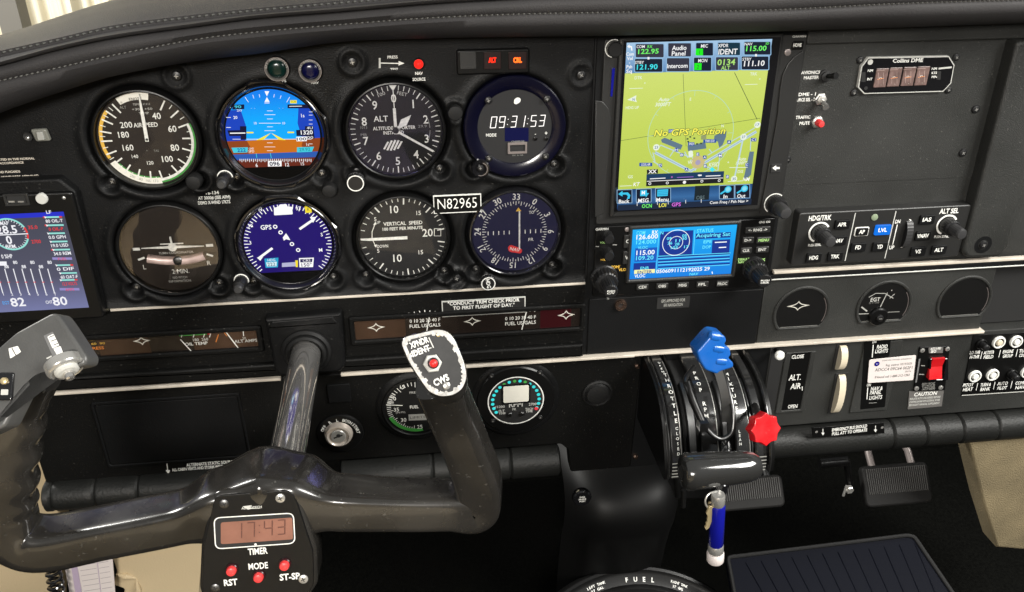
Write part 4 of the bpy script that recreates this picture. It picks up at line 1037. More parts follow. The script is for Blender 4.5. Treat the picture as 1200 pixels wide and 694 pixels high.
def d_left(f, m):
    o1 = lambda x, y: (x / 2.892, 200 + y / 2.892)
    o7 = lambda x, y: (240 + x / 3.153, 210 + y / 3.153)
    m.pline((96, 398.5), (104, 398.5), 1.6, 'orange'); m.pline((106, 398.5), (117, 397.5), 1.6, 'yellow'); m.pline((118, 397.5), (123, 397), 1.6, 'green')
    m.text('30  60  90', 110, 403, 2.4, 'yellow', 26); m.text('OIL PRESS', 107, 408.5, 3.2, 'orange', 30, off=.02)
    star(m, 166, 399.6)
    m.pline((210, 393.3), (242, 391.5), 1.5, 'green'); m.pline((243, 391), (247, 390.5), 1.8, 'red')
    for x in (214, 228, 240, 247): m.pline((x, 390), (x - 1.5, 395.5), .7, 'white')
    m.text('180  260', 235, 398, 3, 'soft_white', 18, off=.02); m.text('OIL TEMP', 230, 402.8, 3.4, 'white', 27, off=.02)
    m.pline((285, 388.5), (285.5, 394), .7, 'white'); m.text('20', 286, 396.5, 2.8, 'soft_white'); m.text('ALT AMPS', 288, 399.6, 3.4, 'soft_white', 27, off=.02)
    m.pline((262, 389), (266, 394), .7, 'orange'); m.pline((253, 401), (256, 392), .7, 'orange')
    star(m, 330, 391) if False else None
def d_right(f, m):
    for cx, cy in ((498, 381), (610, 378)):
        for i in range(7): m.pline((cx - 19 + i * 6.2, cy - 17 + abs(i - 3) * .9 - i * .25), (cx - 16 + i * 5.4, cy - 12.5 + abs(i - 3) * .5 - i * .25), .6, 'white')
        m.text('0 10 20 30 40 F', cx, cy - 5.5, 3.8, 'white', 36, off=.02); m.text('FUEL US GALS', cx, cy + .6, 3.8, 'white', 36, off=.02)
    for x, y in ((440.8, 383.8), (553.4, 376.6), (663.5, 369.2)): star(m, x, y)
fa = cluster('long brown-tinted window with oil and alternator scales under the turn coordinator', 88, 303, 392.5, 412, ((.12, 'dark_window'), (.28, 'brown_window'), (.24, 'dark_window'), (.36, 'brown_window')), d_left)
fb = cluster('long window with two fuel quantity scales under the vertical speed indicator', 415, 679, 368, 390, ((.22, 'brown_window'), (.22, 'dark_window'), (.38, 'dark_window'), (.14, 'maroon'), (.04, 'dark_window')), d_right)
for fr_, a, b in ((fa, (211.5, 398), (224, 411.5)), (fa, (265, 389.5), (280, 409)), (fb, (616.8, 365.7), (611.5, 386.5)), (fb, (503, 372), (500, 389))):
    m = MB(fr_, 1.5); m.pline(a, b, .9, 'white'); m.V = [(v[0], v[1], v[2]) for v in m.V]; m.done('pointer', fr_)
for fr_, x0, x1, ya, yb in ((fa, 88, 303, 392.5, 412), (fb, 415, 679, 368, 390)):
    m = MB(fr_, 2.0); zc = fr_.q((x0 + x1) / 2, (ya + yb) / 2)[1]; xa = fr_.q(x0, (ya + yb) / 2)[0]; xb_ = fr_.q(x1, (ya + yb) / 2)[0]; hh = (yb - ya) * fr_.sc((x0 + x1) / 2, ya)[1]
    m.poly(rect((xa + xb_) / 2, zc, xb_ - xa, hh), 'glass'); m.done('glass_cover', fr_)

# ================================================================ BIG TOUCH-SCREEN NAVIGATOR
f = Fr('gps_navigator', 'large portrait touch-screen navigator showing a yellow-green map and No GPS Position', 'navigator', 806, 148, 0)
m = MB(f)
xl, xr_ = f.q(707, 50)[0], f.q(944, 45)[0]; zt = f.q(800, 43)[1]; zb = f.q(800, 257)[1]
m.prism(rect((xl + xr_) / 2, (zt + zb) / 2, xr_ - xl, zt - zb, 2.5), -3, 3.0, 'bezel_grey', 1.0); bz = m.done('bezel', f)
xsl, xsr = f.q(734.5, 50, 5)[0], f.q(905, 46, 5)[0]; zst = f.q(735, 50, 5)[1]; zsb = f.q(721, 245.4, 5)[1]
m = MB(f); m.prism(rect((xsl + xsr) / 2 + 1.2, (zst + zsb) / 2 - 1.5, xsr - xsl + 15, zst - zsb + 11, 2.0), 3, 6.6, 'bezel_grey', 2.0); m.done('screen_surround', f)
m = MB(f, 6.65); m.poly(rect((xsl + xsr) / 2 + 1.6, (zst + zsb) / 2, xsr - xsl + 9, zst - zsb + 3), 'black_gloss'); m.done('screen_glass', f)
m = MB(f, 6.75)
H_ = 6.75
# screen rectangle in its own coordinates: t() takes target px
xsl, xsr = f.q(734.5, 50, H_)[0], f.q(905, 46, H_)[0]; zst = f.q(820, 48, H_)[1]; zsb = f.q(800, 242, H_)[1]
top = f.q(820, 83.5, H_)[1]; bot = f.q(800, 219, H_)[1]
emis_grad('nav_bar', [(0, (96, 140, 190)), (1, (170, 205, 235))], 2, top / 1000, zst / 1000, 1.0)
emis_grad('nav_foot', [(0, (15, 40, 80)), (.5, (60, 110, 165)), (1, (30, 70, 120))], 2, zsb / 1000, bot / 1000, 1.0)
m.poly([(xsl, top), (xsr, top), (xsr, zst), (xsl, zst)], 'nav_bar')
emis_grad('nav_map', [(0, (192, 211, 88)), (.55, (202, 220, 98)), (1, (212, 227, 118))], 2, bot / 1000, top / 1000, 1.0)
m.poly([(xsl, bot), (xsr, bot), (xsr, top), (xsl, top)], 'nav_map')
m.poly([(xsl, zsb), (xsr, zsb), (xsr, bot), (xsl, bot)], 'nav_foot')
z5 = lambda x, y: (720 + x / 6.31, 40 + y / 6.31); z6 = lambda x, y: (720 + x / 6.31, 140 + y / 6.31)
NB = emis((28, 38, 58), .8); NG = emis((62, 62, 78), .8); TL = emis((22, 60, 78), .8); W = emis((255, 255, 255), 1); G = emis((120, 255, 110), 1); GG = emis((30, 235, 30), 1.1); LG = emis((175, 230, 120), 1); CC = emis((70, 235, 245), 1); BL = emis((150, 190, 225), 1); NV = emis((40, 85, 165), 1); SL = emis((98, 122, 140), 1); SLd = emis((110, 130, 40), 1)
LT = emis((190, 225, 190), 1); RW = emis((190, 215, 225), 1); TX = emis((235, 245, 225), 1); DK = emis((60, 80, 60), 1); YT = emis((250, 245, 90), 1.05); MG = emis((225, 110, 230), 1); CK = emis((30, 30, 35), .8); ORN = emis((205, 190, 130), 1)
def tb(a, b, c, d, mt, r=.8):
    m.ppoly([z5(a, b), z5(c, b), z5(c, d), z5(a, d)], BL, r + .3); 
    p = [z5(a + 6, b + 6), z5(c - 6, b + 6), z5(c - 6, d - 6), z5(a + 6, d - 6)]; m.ppoly(p, mt, r)
tb(152, 68, 370, 178, NG); tb(146, 178, 360, 285, NB); tb(392, 62, 572, 172, NG); tb(382, 172, 560, 282, NG)
tb(598, 60, 735, 165, NB); tb(582, 168, 722, 278, NB); tb(760, 58, 935, 162, TL); tb(745, 165, 920, 272, NG); tb(955, 52, 1160, 158, NB); tb(935, 160, 1145, 268, NB)
def T5(t, x, y, cap, c, w=None, off=.02, sl=0): m.text(t, *z5(x, y), cap / 6.31, c, w / 6.31 if w else None, off=off, slant=sl)
def T6(t, x, y, cap, c, w=None, off=.02, sl=0): m.text(t, *z6(x, y), cap / 6.31, c, w / 6.31 if w else None, off=off, slant=sl)
T5('COM', 194, 93, 20, W, 60); T5('RX', 263, 93, 20, G, 36); T5('122.95', 252, 128, 34, G, 150, .03); T5('STBY', 186, 210, 20, W, 66); T5('121.90', 243, 243, 36, CC, 152, .03)
T5('Audio', 480, 102, 32, W, 106, .03); T5('Panel', 475, 143, 32, W, 100, .03); T5('Intercom', 466, 235, 30, W, 150, .03)
T5('MIC', 666, 88, 24, W, 50); T5('MON', 653, 196, 24, W, 66); T5('XPDR', 805, 85, 24, W, 76); T5('IDENT', 840, 130, 38, W, 138, .03); T5('0134', 828, 208, 42, LG, 130, .03); T5('ALT', 822, 250, 28, LG, 66, .03)
T5('NAV', 992, 74, 20, W, 58); T5('115.00', 1050, 106, 36, G, 148, .03); T5('STBY', 980, 186, 20, W, 66); T5('111.10', 1035, 217, 38, W, 150, .03); T5('ID', 1132, 70, 16, G, 24)
m.ppoly([z5(603, 108), z5(655, 108), z5(655, 158), z5(600, 158)], GG); m.ppoly([z5(592, 215), z5(645, 215), z5(643, 266), z5(590, 266)], GG); T5('1', 630, 136, 26, DK); T5('2', 618, 242, 26, DK)
for t, y in (('Com', 148), ('Vol', 180), ('-', 210), ('Psh', 242), ('Sq', 275)): T5(t, 116 - (y - 148) * .06, y, 24, W, None if t == '-' else (56 if t in ('Com',) else 42), .03)
m.ppoly([z5(95, 92), z5(112, 76), z5(112, 86), z5(130, 90), z5(134, 122), z5(124, 122), z5(122, 100), z5(112, 98), z5(112, 106)], W)
for x, y in ((252, 180), (1047, 158)): m.ppoly([z5(x - 7, y - 10), z5(x + 7, y - 10), z5(x + 7, y + 8), z5(x - 7, y + 8)], W)
# map lines
m.pline(z5(508, 295), z6(530, 200), .3, DK); m.pline(z5(888, 285), z5(1055, 632), .45, DK); m.pline(z6(1075, 0), z5(1075, 625), .2, DK); m.pline(z6(45, 158), z5(1078, 622), .3, DK)
cx, cz = f.q(*z5(565, 742), m.h); rr = (f.q(*z5(878, 742), m.h)[0] - f.q(*z5(250, 742), m.h)[0]) / 2
m.ring(cx, cz, rr - .25, rr + .25, LT, n=90)
for a in range(0, 360, 30): m.tick(cx, cz, rr - (4.5 if a % 90 == 0 else 2.5), rr, a, .35, LT)
T5('E', 563, 482, 20, TX); T6('N', 800, 48, 20, TX); T5('DTK', 178, 323, 22, TX, 56); T5('°', 225, 372, 26, TX); m.pline(z5(110, 403), z5(210, 400), .4, TX); T5('TRK', 1030, 295, 22, TX, 52); T5('°', 1074, 342, 26, TX); m.pline(z5(964, 374), z5(1058, 371), .4, TX)
m.ppoly([z5(95, 487), z5(163, 452), z5(158, 482), z5(167, 503)], TX); T5('N', 142, 484, 18, NV); T5('HDG UP', 133, 544, 20, TX, 96); T5('Auto', 367, 483, 26, TX, 76, .03, .2); T5('3000FT', 360, 520, 26, TX, 112, .03, .2)
# airport
m.ppoly([z6(345, 150), z6(372, 135), z6(505, 190), z6(490, 225), z6(350, 170)], SL); m.ppoly([z6(540, 195), z6(545, 235), z6(680, 215), z6(672, 165), z6(600, 185)], SL); m.ppoly([z6(740, 120), z6(830, 85), z6(825, 130), z6(800, 190), z6(775, 210), z6(765, 165), z6(735, 155)], SL)
m.ppoly([z6(1000, 238), z6(1033, 238), z6(1010, 410), z6(978, 440), z6(955, 440)], SL)
for a, b, w in (((300, 245), (560, 380), 2.3), ((560, 385), (1050, 90), 2.3)): m.pline(z6(*a), z6(*b), w, RW); m.pline(z6(*a), z6(*b), .25, SL)
for a, b in (((340, 190), (560, 280)), ((690, 265), (1040, 62)), ((410, 275), (450, 215)), ((285, 245), (300, 310)), ((520, 240), (545, 285)), ((680, 350), (760, 380)), ((780, 270), (765, 380)), ((1010, 140), (1005, 230)), ((700, 220), (720, 245)), ((285, 310), (345, 345)), ((570, 250), (600, 380)), ((640, 325), (560, 300)), ((345, 190), (320, 215))): m.pline(z6(*a), z6(*b), .7, RW)
m.pline(z6(948, 160), z6(890, 425), 1.3, RW)
cx2, cz2 = f.q(*z6(618, 315), m.h); m.disc(cx2, cz2, 5.6, ORN, 24); m.disc(cx2, cz2 - .4, 2.2, emis((170, 160, 190), 1), 20)
for t, x, y, w in (('H', 460, 225, 26), ('B', 498, 262, 26), ('E', 617, 258, 22), ('A', 668, 280, 26), ('M', 783, 268, 28), ('A', 848, 168, 28), ('C1', 1030, 150, 40), ('B', 672, 345, 24), ('D', 340, 340, 26), ('A', 533, 372, 26), ('8', 836, 424, 22), ('C', 980, 336, 26), ('703', 568, 182, 48), ('TWR 1510', 705, 160, 96), ('COOL AIR', 232, 334, 96), ('CLNC', 420, 86, 40)):
    m.ppoly([z6(x - w / 2, y - 13), z6(x + w / 2, y - 13), z6(x + w / 2, y + 13), z6(x - w / 2, y + 13)], NV, .4); T6(t, x, y, 17, W, w * .7, .02)
for t, x, y in (('23', 310, 207), ('27', 955, 130), ('17', 1058, 40), ('35', 885, 440)): 
    c_ = f.q(*z6(x, y), m.h); m.disc(c_[0], c_[1], 2.6, TX, 24); T6(t, x, y, 18, NV, 26)
c_ = f.q(*z6(565, 255), m.h); m.disc(c_[0] - .2, c_[1] + .9, 1.9, TX, 20); m.disc(c_[0] + .2, c_[1] - 1, 1.9, TX, 20)
for i, (x, y) in enumerate(((540, 110), (560, 130), (590, 140), (540, 145), (610, 182), (640, 178), (420, 148), (545, 165))): m.ppoly([z6(x - 6, y - 6), z6(x + 8, y - 6), z6(x + 8, y + 5), z6(x - 6, y + 5)], DK)
m.ppoly([z6(640, 120), z6(680, 112), z6(680, 150), z6(640, 150)], emis((150, 160, 110), 1))
T6('KFSD', 738, 334, 28, TX, 74, .02, .2); T6('Auto', 945, 292, 24, TX, 60, .03, .2); T6('1500FT', 940, 322, 22, TX, 78, .02, .2); m.pline(z6(850, 357), z6(985, 355), .5, TX); T6('DIS', 932, 386, 20, TX, 40); T6('NM', 975, 443, 26, W, 46, .02, .2); m.pline(z6(838, 460), z6(945, 455), .5, TX)
T6('GS', 118, 425, 20, TX, 36); T6('KT', 164, 480, 26, W, 44, .02, .2); m.pline(z6(40, 494), z6(128, 490), .5, TX); T6('W', 560, 318, 24, TX); m.ppoly([z6(724, 352), z6(745, 372), z6(724, 388), z6(702, 372)], CC); T6('+', 842, 318, 20, TX)
m.ppoly([z6(240, 372), z6(322, 368), z6(322, 400), z6(240, 403)], CK); T6('XX', 282, 386, 24, W, 60, .05)
# no position message with dark outline
for dx, dz in ((-3, 0), (3, 0), (0, -3), (0, 3), (3, 3)): T6('No GPS Position', 562 + dx, 92 + dz, 46, DK, 515, .035, .2)
T6('No GPS Position', 562, 92, 46, YT, 515, .03, .2)
# deviation bar
m.ppoly([z6(238, 405), z6(812, 383), z6(808, 425), z6(236, 448)], emis((25, 60, 95), 1)); m.ppoly([z6(236, 448), z6(808, 425), z6(806, 470), z6(234, 495)], CK)
m.pline(z6(262, 440), z6(378, 434), .7, W); m.pline(z6(675, 420), z6(785, 415), .7, W); m.pline(z6(462, 430), z6(585, 424), .6, emis((150, 100, 200), 1)); m.pline(z6(240, 458), z6(805, 433), .5, W)
for x, y in ((262, 475), (391, 470), (647, 457), (775, 452)): c_ = f.q(*z6(x, y), m.h); m.ring(c_[0], c_[1], .7, 1.15, W, n=14)
c_ = f.q(*z6(518, 465), m.h); m.disc(c_[0], c_[1], 1.35, W, 16); T6('+', 425, 427, 18, MG, None, .04); m.ppoly([z6(615, 412), z6(628, 406), z6(628, 409), z6(645, 408), z6(645, 418), z6(628, 419), z6(628, 423)], W)
# foot buttons
def fb_(x0, x1, y0, y1, c=None): m.ppoly([z6(x0, y0), z6(x1, y0 - 3), z6(x1, y1 - 3), z6(x0, y1)], BL); m.ppoly([z6(x0 + 4, y0 + 4), z6(x1 - 4, y0 + 1), z6(x1 - 4, y1 - 6), z6(x0 + 4, y1 - 4)], c or emis((18, 26, 48), .8))
fb_(18, 132, 520, 622); fb_(160, 274, 514, 615); fb_(303, 418, 508, 610); fb_(775, 888, 487, 590); fb_(890, 1003, 482, 585)
m.ppoly([z6(598, 492), z6(706, 488), z6(698, 594), z6(588, 600)], emis((30, 45, 52), .7)); T6('OBS', 636, 578, 26, emis((95, 115, 120), 1), 60)
T6('Back', 72, 606, 26, W, 78, .03); T6('MSG', 214, 600, 28, W, 76, .03); T6('Menu', 355, 593, 26, W, 90, .03); T6('In', 822, 570, 26, W, 30, .03); T6('Out', 938, 566, 26, W, 60, .03)
m.ppoly([z6(28, 553), z6(60, 528), z6(60, 542), z6(100, 540), z6(118, 560), z6(112, 586), z6(92, 590), z6(100, 568), z6(88, 556), z6(60, 556), z6(60, 570)], emis((60, 200, 240), 1))
m.ppoly([z6(192, 524), z6(240, 522), z6(240, 545), z6(256, 545), z6(232, 578), z6(232, 566), z6(190, 568)], emis((60, 200, 240), 1)); T6('M', 214, 542, 26, W)
m.ppoly([z6(318, 520), z6(398, 516), z6(394, 565), z6(316, 570)], emis((60, 200, 240), 1)); 
for y in (532, 546, 558): m.pline(z6(322, y), z6(392, y - 3), .35, emis((30, 90, 150), 1))
for x, y in ((836, 520), (958, 514)):
    c_ = f.q(*z6(x + 4, y - 2), m.h); m.disc(c_[0], c_[1], 2.9, emis((60, 200, 240), 1), 24); m.disc(c_[0], c_[1], 1.9, emis((140, 225, 245), 1), 20); m.pline(z6(x - 52, y + 32), z6(x - 16, y + 8), 1.5, emis((60, 200, 240), 1))
m.ppoly([z6(12, 637), z6(1000, 590), z6(998, 602), z6(10, 668)], emis((20, 28, 45), .8)) if False else None
zq = f.q(780, 236.5, H_)[1]; m.poly([(xsl, zsb), (xsr, zsb), (xsr, zq), (xsl, zq)], emis((30, 45, 70), .8))
T6('OCN', 240, 640, 26, G, 72, .03); T6('LOI', 356, 634, 26, YT, 52, .03); T6('GPS', 458, 629, 26, MG, 66, .03); T6('Com Freq / Psh Nav >', 848, 609, 20, W, 278, .02)
for x in (168, 318, 398, 527, 642): m.pline(z6(x, 648 - x * .05), z6(x, 622 - x * .05), .4, W)
m.done('screen', f, smooth=False)
m = MB(f, 7.6); m.poly([(xsl, zsb), (xsr, zsb), (xsr, zst), (xsl, zst)], 'screen_pane'); m.done('glass_cover', f)
# bezel details
m = MB(f, 3.1); x, z = f.q(719.5, 57, 3); m.ring(x, z, 6.2, 6.9, 'white', 190, 385, n=30); m.done('index_ring', f)
k = MB(f); k.lathe([(6.0, 2.5), (5.7, 7.5), (5.0, 8.2)], 'knob_black', x, z, 48, flute=16, amp=.02, fl={0, 1}); k.done('volume_knob', f)
m = MB(f); m.prism(rnd([f.q(715, 78, 3), f.q(721, 78, 3), f.q(718, 116, 3), f.q(713, 116, 3)][::-1], .8), 2, 3.2, 'black_matte'); m.prism(rnd([f.q(717, 79.5, 3), f.q(720.5, 79.5, 3), f.q(717.5, 113, 3), f.q(715, 113, 3)][::-1], .5), 3.1, 4.0, 'deep_blue', .3); m.done('card_slot', f)
m = MB(f); m.prism(prect(f, 928, 48, 941, 58, 1, 3), 2, 4.4, 'black_satin', .6); m.h = 4.45; m.text('HOME', 934.5, 53, 4.0, 'white', 9.5, off=.04); m.done('home_button', f)
m = MB(f, 3.05); m.text('GARMIN', 936.5, 42.8, 2.4, 'soft_white', 16, off=.03); m.done('lettering', f)
m = MB(f); x, z = f.q(923, 61.5, 3); m.lathe([(2.6, 2.5), (2.6, 3.5), (2, 3.8)], 'pink_metal', x, z, 24); m.done('light_sensor', f)
m = MB(f); x0, z0 = f.q(943, 60, 3); 
sw = [(940, 60), (931, 66), (923, 75), (917, 88), (914, 103), (911, 135), (905, 170), (897, 215), (890, 250)]
m.prism([f.q(*p, 4) for p in sw] + [f.q(912, 256, 4), f.q(941.5, 62, 4)], 2.8, 4.3, 'bezel_grey', .6); m.done('shoulder', f)
m = MB(f); m.prism([f.q(*p, 4) for p in ((698, 118), (706, 119), (713, 127), (717, 140), (708, 250), (697, 255))], 2.8, 4.0, 'bezel_grey', .5); m.done('shoulder', f)
m = MB(f); m.prism(prect(f, 903, 192, 915, 202, .6, 4), 4, 5, 'black_matte', .3); m.h = 5.05; m.ppoly([(905, 197), (909.5, 193.8), (909.5, 195.8), (913.5, 195.8), (913.5, 198.2), (909.5, 198.2), (909.5, 200.2)], 'white'); m.done('card_door', f)
x, z = f.q(907, 238, 4); k = MB(f); k.lathe([(9.2, 3.5), (9.2, 5)], 'bezel_grey', x, z, 40); k.h = 5.05; k.ring(x, z, 8.2, 9.0, 'white', 215, 400, n=30); k.done('index_ring', f)
k = MB(f); k.lathe([(7.6, 4), (7.4, 15), (6.6, 16.5)], 'knob_black', x, z, 72, flute=22, amp=.02, fl={0, 1}); k.done('outer_knob', f)
k = MB(f); k.lathe([(5.3, 15), (5.2, 27), (4.2, 28.6), (2, 29)], 'knob_tip', x, z, 60, flute=18, amp=.015, fl={0, 1}); k.done('inner_knob', f)
for px, py in ((704, 254),): x, z = f.q(px, py, 3); k = MB(f); k.lathe([(1.6, 2.5), (1.6, 3.2)], 'black_matte', x, z, 14); k.done('screw', f)

# ================================================================ SECOND RADIO
f = Fr('nav_com_radio', 'landscape radio with bright cyan-blue screen and green lettering below the big navigator', 'radio', 800, 300, 0)
H_ = 4
xl, xr_ = f.q(698, 268, 3)[0], f.q(909, 257, 3)[0]; zt = f.q(800, 261, 3)[1]; zb = f.q(800, 341.5, 3)[1]
m = MB(f); m.prism(rect((xl + xr_) / 2, (zt + zb) / 2, xr_ - xl, zt - zb, 2), -2, 3.2, 'black_satin', .8); m.done('bezel', f)
sx0, sx1 = f.q(739.8, 296, H_)[0], f.q(860, 293, H_)[0]; sz1 = f.q(800, 266.5, H_)[1]; sz0 = f.q(800, 324, H_)[1]
m = MB(f); m.frame(rect((sx0 + sx1) / 2, (sz0 + sz1) / 2, sx1 - sx0 + 7, sz1 - sz0 + 7, 2), rect((sx0 + sx1) / 2, (sz0 + sz1) / 2, sx1 - sx0 + .5, sz1 - sz0 + .5, .4), 3, 5.4, 'bezel_grey', 3.2, 1.0); m.done('screen_frame', f)
m = MB(f, 4.0)
og = lambda x, y: (680 + x / 4.338, 240 + y / 4.338)
B1 = emis((5, 150, 235), 1.1); B2 = emis((30, 95, 200), .95); W = emis((250, 255, 255), 1.1); CY = emis((110, 235, 255), 1.1); DB = emis((28, 62, 165), .8); YB = emis((245, 240, 170), 1.1)
emis_grad('radio_screen', [(0, (25, 125, 220)), (.5, (20, 148, 230)), (1, (30, 172, 242))], 2, sz0 / 1000, sz1 / 1000, 1.1)
m.poly([(sx0, sz0), (sx1, sz0), (sx1, sz1), (sx0, sz1)], 'radio_screen')
def R_(a, b, c, d, mt): m.ppoly([og(a, b), og(c, b - (c - a) * .05), og(c - (d - b) * .07, d - (c - a) * .05), og(a - (d - b) * .07, d)], mt)
def TG(t, x, y, cap, c, w=None, off=.02): m.text(t, *og(x, y), cap / 4.338, c, w / 4.338 if w else None, off=off)
R_(408, 138, 575, 262, DB); R_(280, 222, 392, 290, B2); R_(272, 298, 383, 335, DB); R_(275, 332, 380, 352, YB); R_(672, 180, 762, 250, DB); R_(588, 148, 765, 175, DB)
for y in (268, 285, 300, 318): m.pline(og(395, y), og(760, y - 20), 1.3, DB); m.pline(og(395, y + 7), og(760, y - 13), .5, CY)
m.pline(og(400, 135), og(385, 350), .4, CY); m.pline(og(583, 128), og(575, 255), .4, CY); m.pline(og(395, 262), og(765, 245), .5, CY)
TG('COM', 308, 143, 17, CY, 44); TG('RX', 380, 140, 18, W, 30, .03); TG('126.600', 340, 163, 22, W, 108, .03); TG('124.000', 335, 189, 20, CY, 100); TG('VLOC', 318, 218, 14, CY, 50); TG('115.00', 332, 243, 22, W, 92, .03); TG('109.20', 328, 270, 20, CY, 88); TG('ENR', 328, 322, 14, CY, 44); TG('ENTER', 328, 342, 14, DB, 74, .03); TG('VLOC', 303, 362, 15, W, 54, .03)
c_ = f.q(*og(487, 193), m.h); kx, _ = f.sc(793, 284); m.ring(c_[0], c_[1], 15.2 * kx, 15.9 * kx, W, n=50); m.ring(c_[0], c_[1], 7.4 * kx, 8.0 * kx, W, n=40)
for t, x, y in (('09', 452, 172), ('05', 530, 157), ('26', 456, 195), ('11', 496, 182), ('28', 492, 200), ('103', 478, 218), ('17', 540, 214), ('30', 530, 172)): TG(t, x, y, 13, CY, 24 if len(t) < 3 else 34, .03)
TG('N', 415, 143, 16, CY); TG('STATUS', 635, 131, 17, CY, 84); TG('Acquiring Sat', 676, 153, 18, CY, 172, .03); TG('EPE', 648, 188, 15, CY, 42, .02); TG('DOP', 643, 215, 15, CY, 42, .02); m.pline(og(684, 192), og(745, 189), .9, W); m.pline(og(704, 218), og(742, 216), .9, W)
TG('0506091112192025 29', 523, 332, 17, W, 268, .03); TG('NAV', 578, 352, 12, CY, 44, .03); m.pline(og(670, 340), og(672, 352), .8, W)
m.done('screen', f, smooth=False)
def rbtn(x, y, w, h, t, name='button', c='dim_white', cap=3.0, tw=None):
    m = MB(f); cx, cz = f.q(x, y, 4); kx, kz = f.sc(x, y); m.prism(rect(cx, cz, w * kx, h * kz, 1.0), 3, 4.6, 'bezel_grey', .6); m.h = 4.65; m.text(t, x, y, cap, c, tw, off=.04); m.done(name, f)
rbtn(888, 269.5, 29, 7, '<- RNG ->', c='soft_white', tw=22); rbtn(876.6, 281.6, 13, 7, 'D->', c='soft_white', tw=8); rbtn(895, 281.5, 17, 7, 'MENU', c='green_text', tw=12); rbtn(874.4, 293.8, 13, 7, 'CLR', c='soft_white', tw=8); rbtn(893.3, 292.7, 15, 7, 'ENT', c='soft_white', tw=9)
for x, y, t in ((752.8, 336.6, 'CDI'), (776, 335.4, 'OBS'), (800, 334.4, 'MSG'), (823, 333.4, 'FPL'), (846.7, 332.6, 'PROC')): rbtn(x, y, 14, 6.5, t, c='soft_white', tw=9 if len(t) < 4 else 11)
rbtn(735.5, 283, 9, 15, 'C', c='soft_white', cap=4); rbtn(734.5, 302, 9, 15, 'V', c='soft_white', cap=4)
m = MB(f, 3.3); m.text('GARMIN', 705.5, 268.6, 2.6, 'soft_white', 15, off=.03); m.text('GNS 430', 896, 260.3, 2.4, 'soft_white', 13, off=.03); m.text('COM/', 721, 313, 3, 'yellow', 11, off=.04); m.text('VLOC', 731, 316, 3, 'yellow', 12, off=.04); m.text('DEFAULT', 871.5, 304, 2.6, 'green_text', 13, off=.03); m.text('NAV', 868.5, 307.3, 2.6, 'green_text', 7, off=.03); m.text('GPS', 892, 305, 3.6, 'green_text', 9, off=.03)
m.text('VOL', 706, 284.5, 2.2, 'green_text', 6, off=.03); m.text('VOL', 706.5, 304.5, 2.2, 'yellow', 6, off=.03); m.pline((698, 289), (702, 289), .8, 'dim_white'); m.pline((718, 287), (723, 287), .8, 'dim_white'); m.text('PUSH', 712.5, 349, 2.2, 'dim_white', 5, rot=-80, off=.03); m.done('lettering', f)
m = MB(f); x, z = f.q(734.7, 268.8, 3); m.lathe([(2.0, 3), (2.0, 3.8), (1.2, 4.2)], 'pink_metal', x, z, 20); m.done('light_sensor', f)
def kn(px, py, prof, name, mat='knob_black', fl=20, txt=None):
    x, z = f.q(px, py, 3); k = MB(f); k.lathe(prof, mat, x, z, 80, flute=fl, amp=.03, fl=set(range(len(prof) - 1))); 
    if txt: k.h = prof[-1][1] + .05; k.ltext(txt[0], x, z + .9, 1.5, 'white', txt[2], off=.03); k.ltext(txt[1], x, z - 1.1, 1.5, 'white', txt[2], off=.03)
    k.done(name, f)
kn(711, 275.5, [(4.6, 3), (4.3, 12), (3.7, 13)], 'volume_knob'); kn(711, 295, [(4.6, 3), (4.3, 12), (3.7, 13)], 'volume_knob')
kn(707.5, 325, [(12.0, 3), (12.0, 5), (11, 6)], 'knob_skirt', fl=0); kn(707.5, 325, [(10.2, 5), (9.8, 15), (8.8, 16)], 'outer_knob'); kn(707.5, 325, [(6.4, 16), (6.0, 30), (5.2, 31)], 'inner_knob', txt=('PUSH', 'C/V', 6.5))
kn(882.5, 314, [(11.0, 3), (10.8, 5), (10.2, 6)], 'knob_skirt', fl=0); kn(882.5, 314, [(9.6, 5), (9.2, 14), (8.4, 15)], 'outer_knob'); kn(882.5, 314, [(6.4, 15), (6.1, 29), (5.4, 30)], 'inner_knob', txt=('PUSH', 'CRSR', 7.5))
f = Fr('audio_jack', 'copper ringed socket at the lower left below the cyan radio', 'socket', 727, 357, -1)
m = MB(f); m.lathe([(5.4, -1), (5.4, 2), (4.8, 3), (2.6, 3), (2.2, 0)], 'copper', seg=36, cap=False); m.done('ring', f); m = MB(f, .6); m.disc(0, 0, 2.7, 'black_matte', 20); m.done('hole', f)
f = Fr('ifr_placard', 'small dark label reading GPS APPROVED FOR IFR NAVIGATION under the radio', 'placard', 789, 354.5, -1.2)
m = MB(f); m.prism(prect(f, 770, 348, 808, 361, .5), 0, .35, 'black_matte'); m.h = .4; m.text('GPS APPROVED FOR', 789, 352.3, 3.4, 'dim_white', 28, off=.03); m.text('IFR NAVIGATION', 789, 357.4, 3.4, 'dim_white', 22, off=.03); m.done('plate', f)

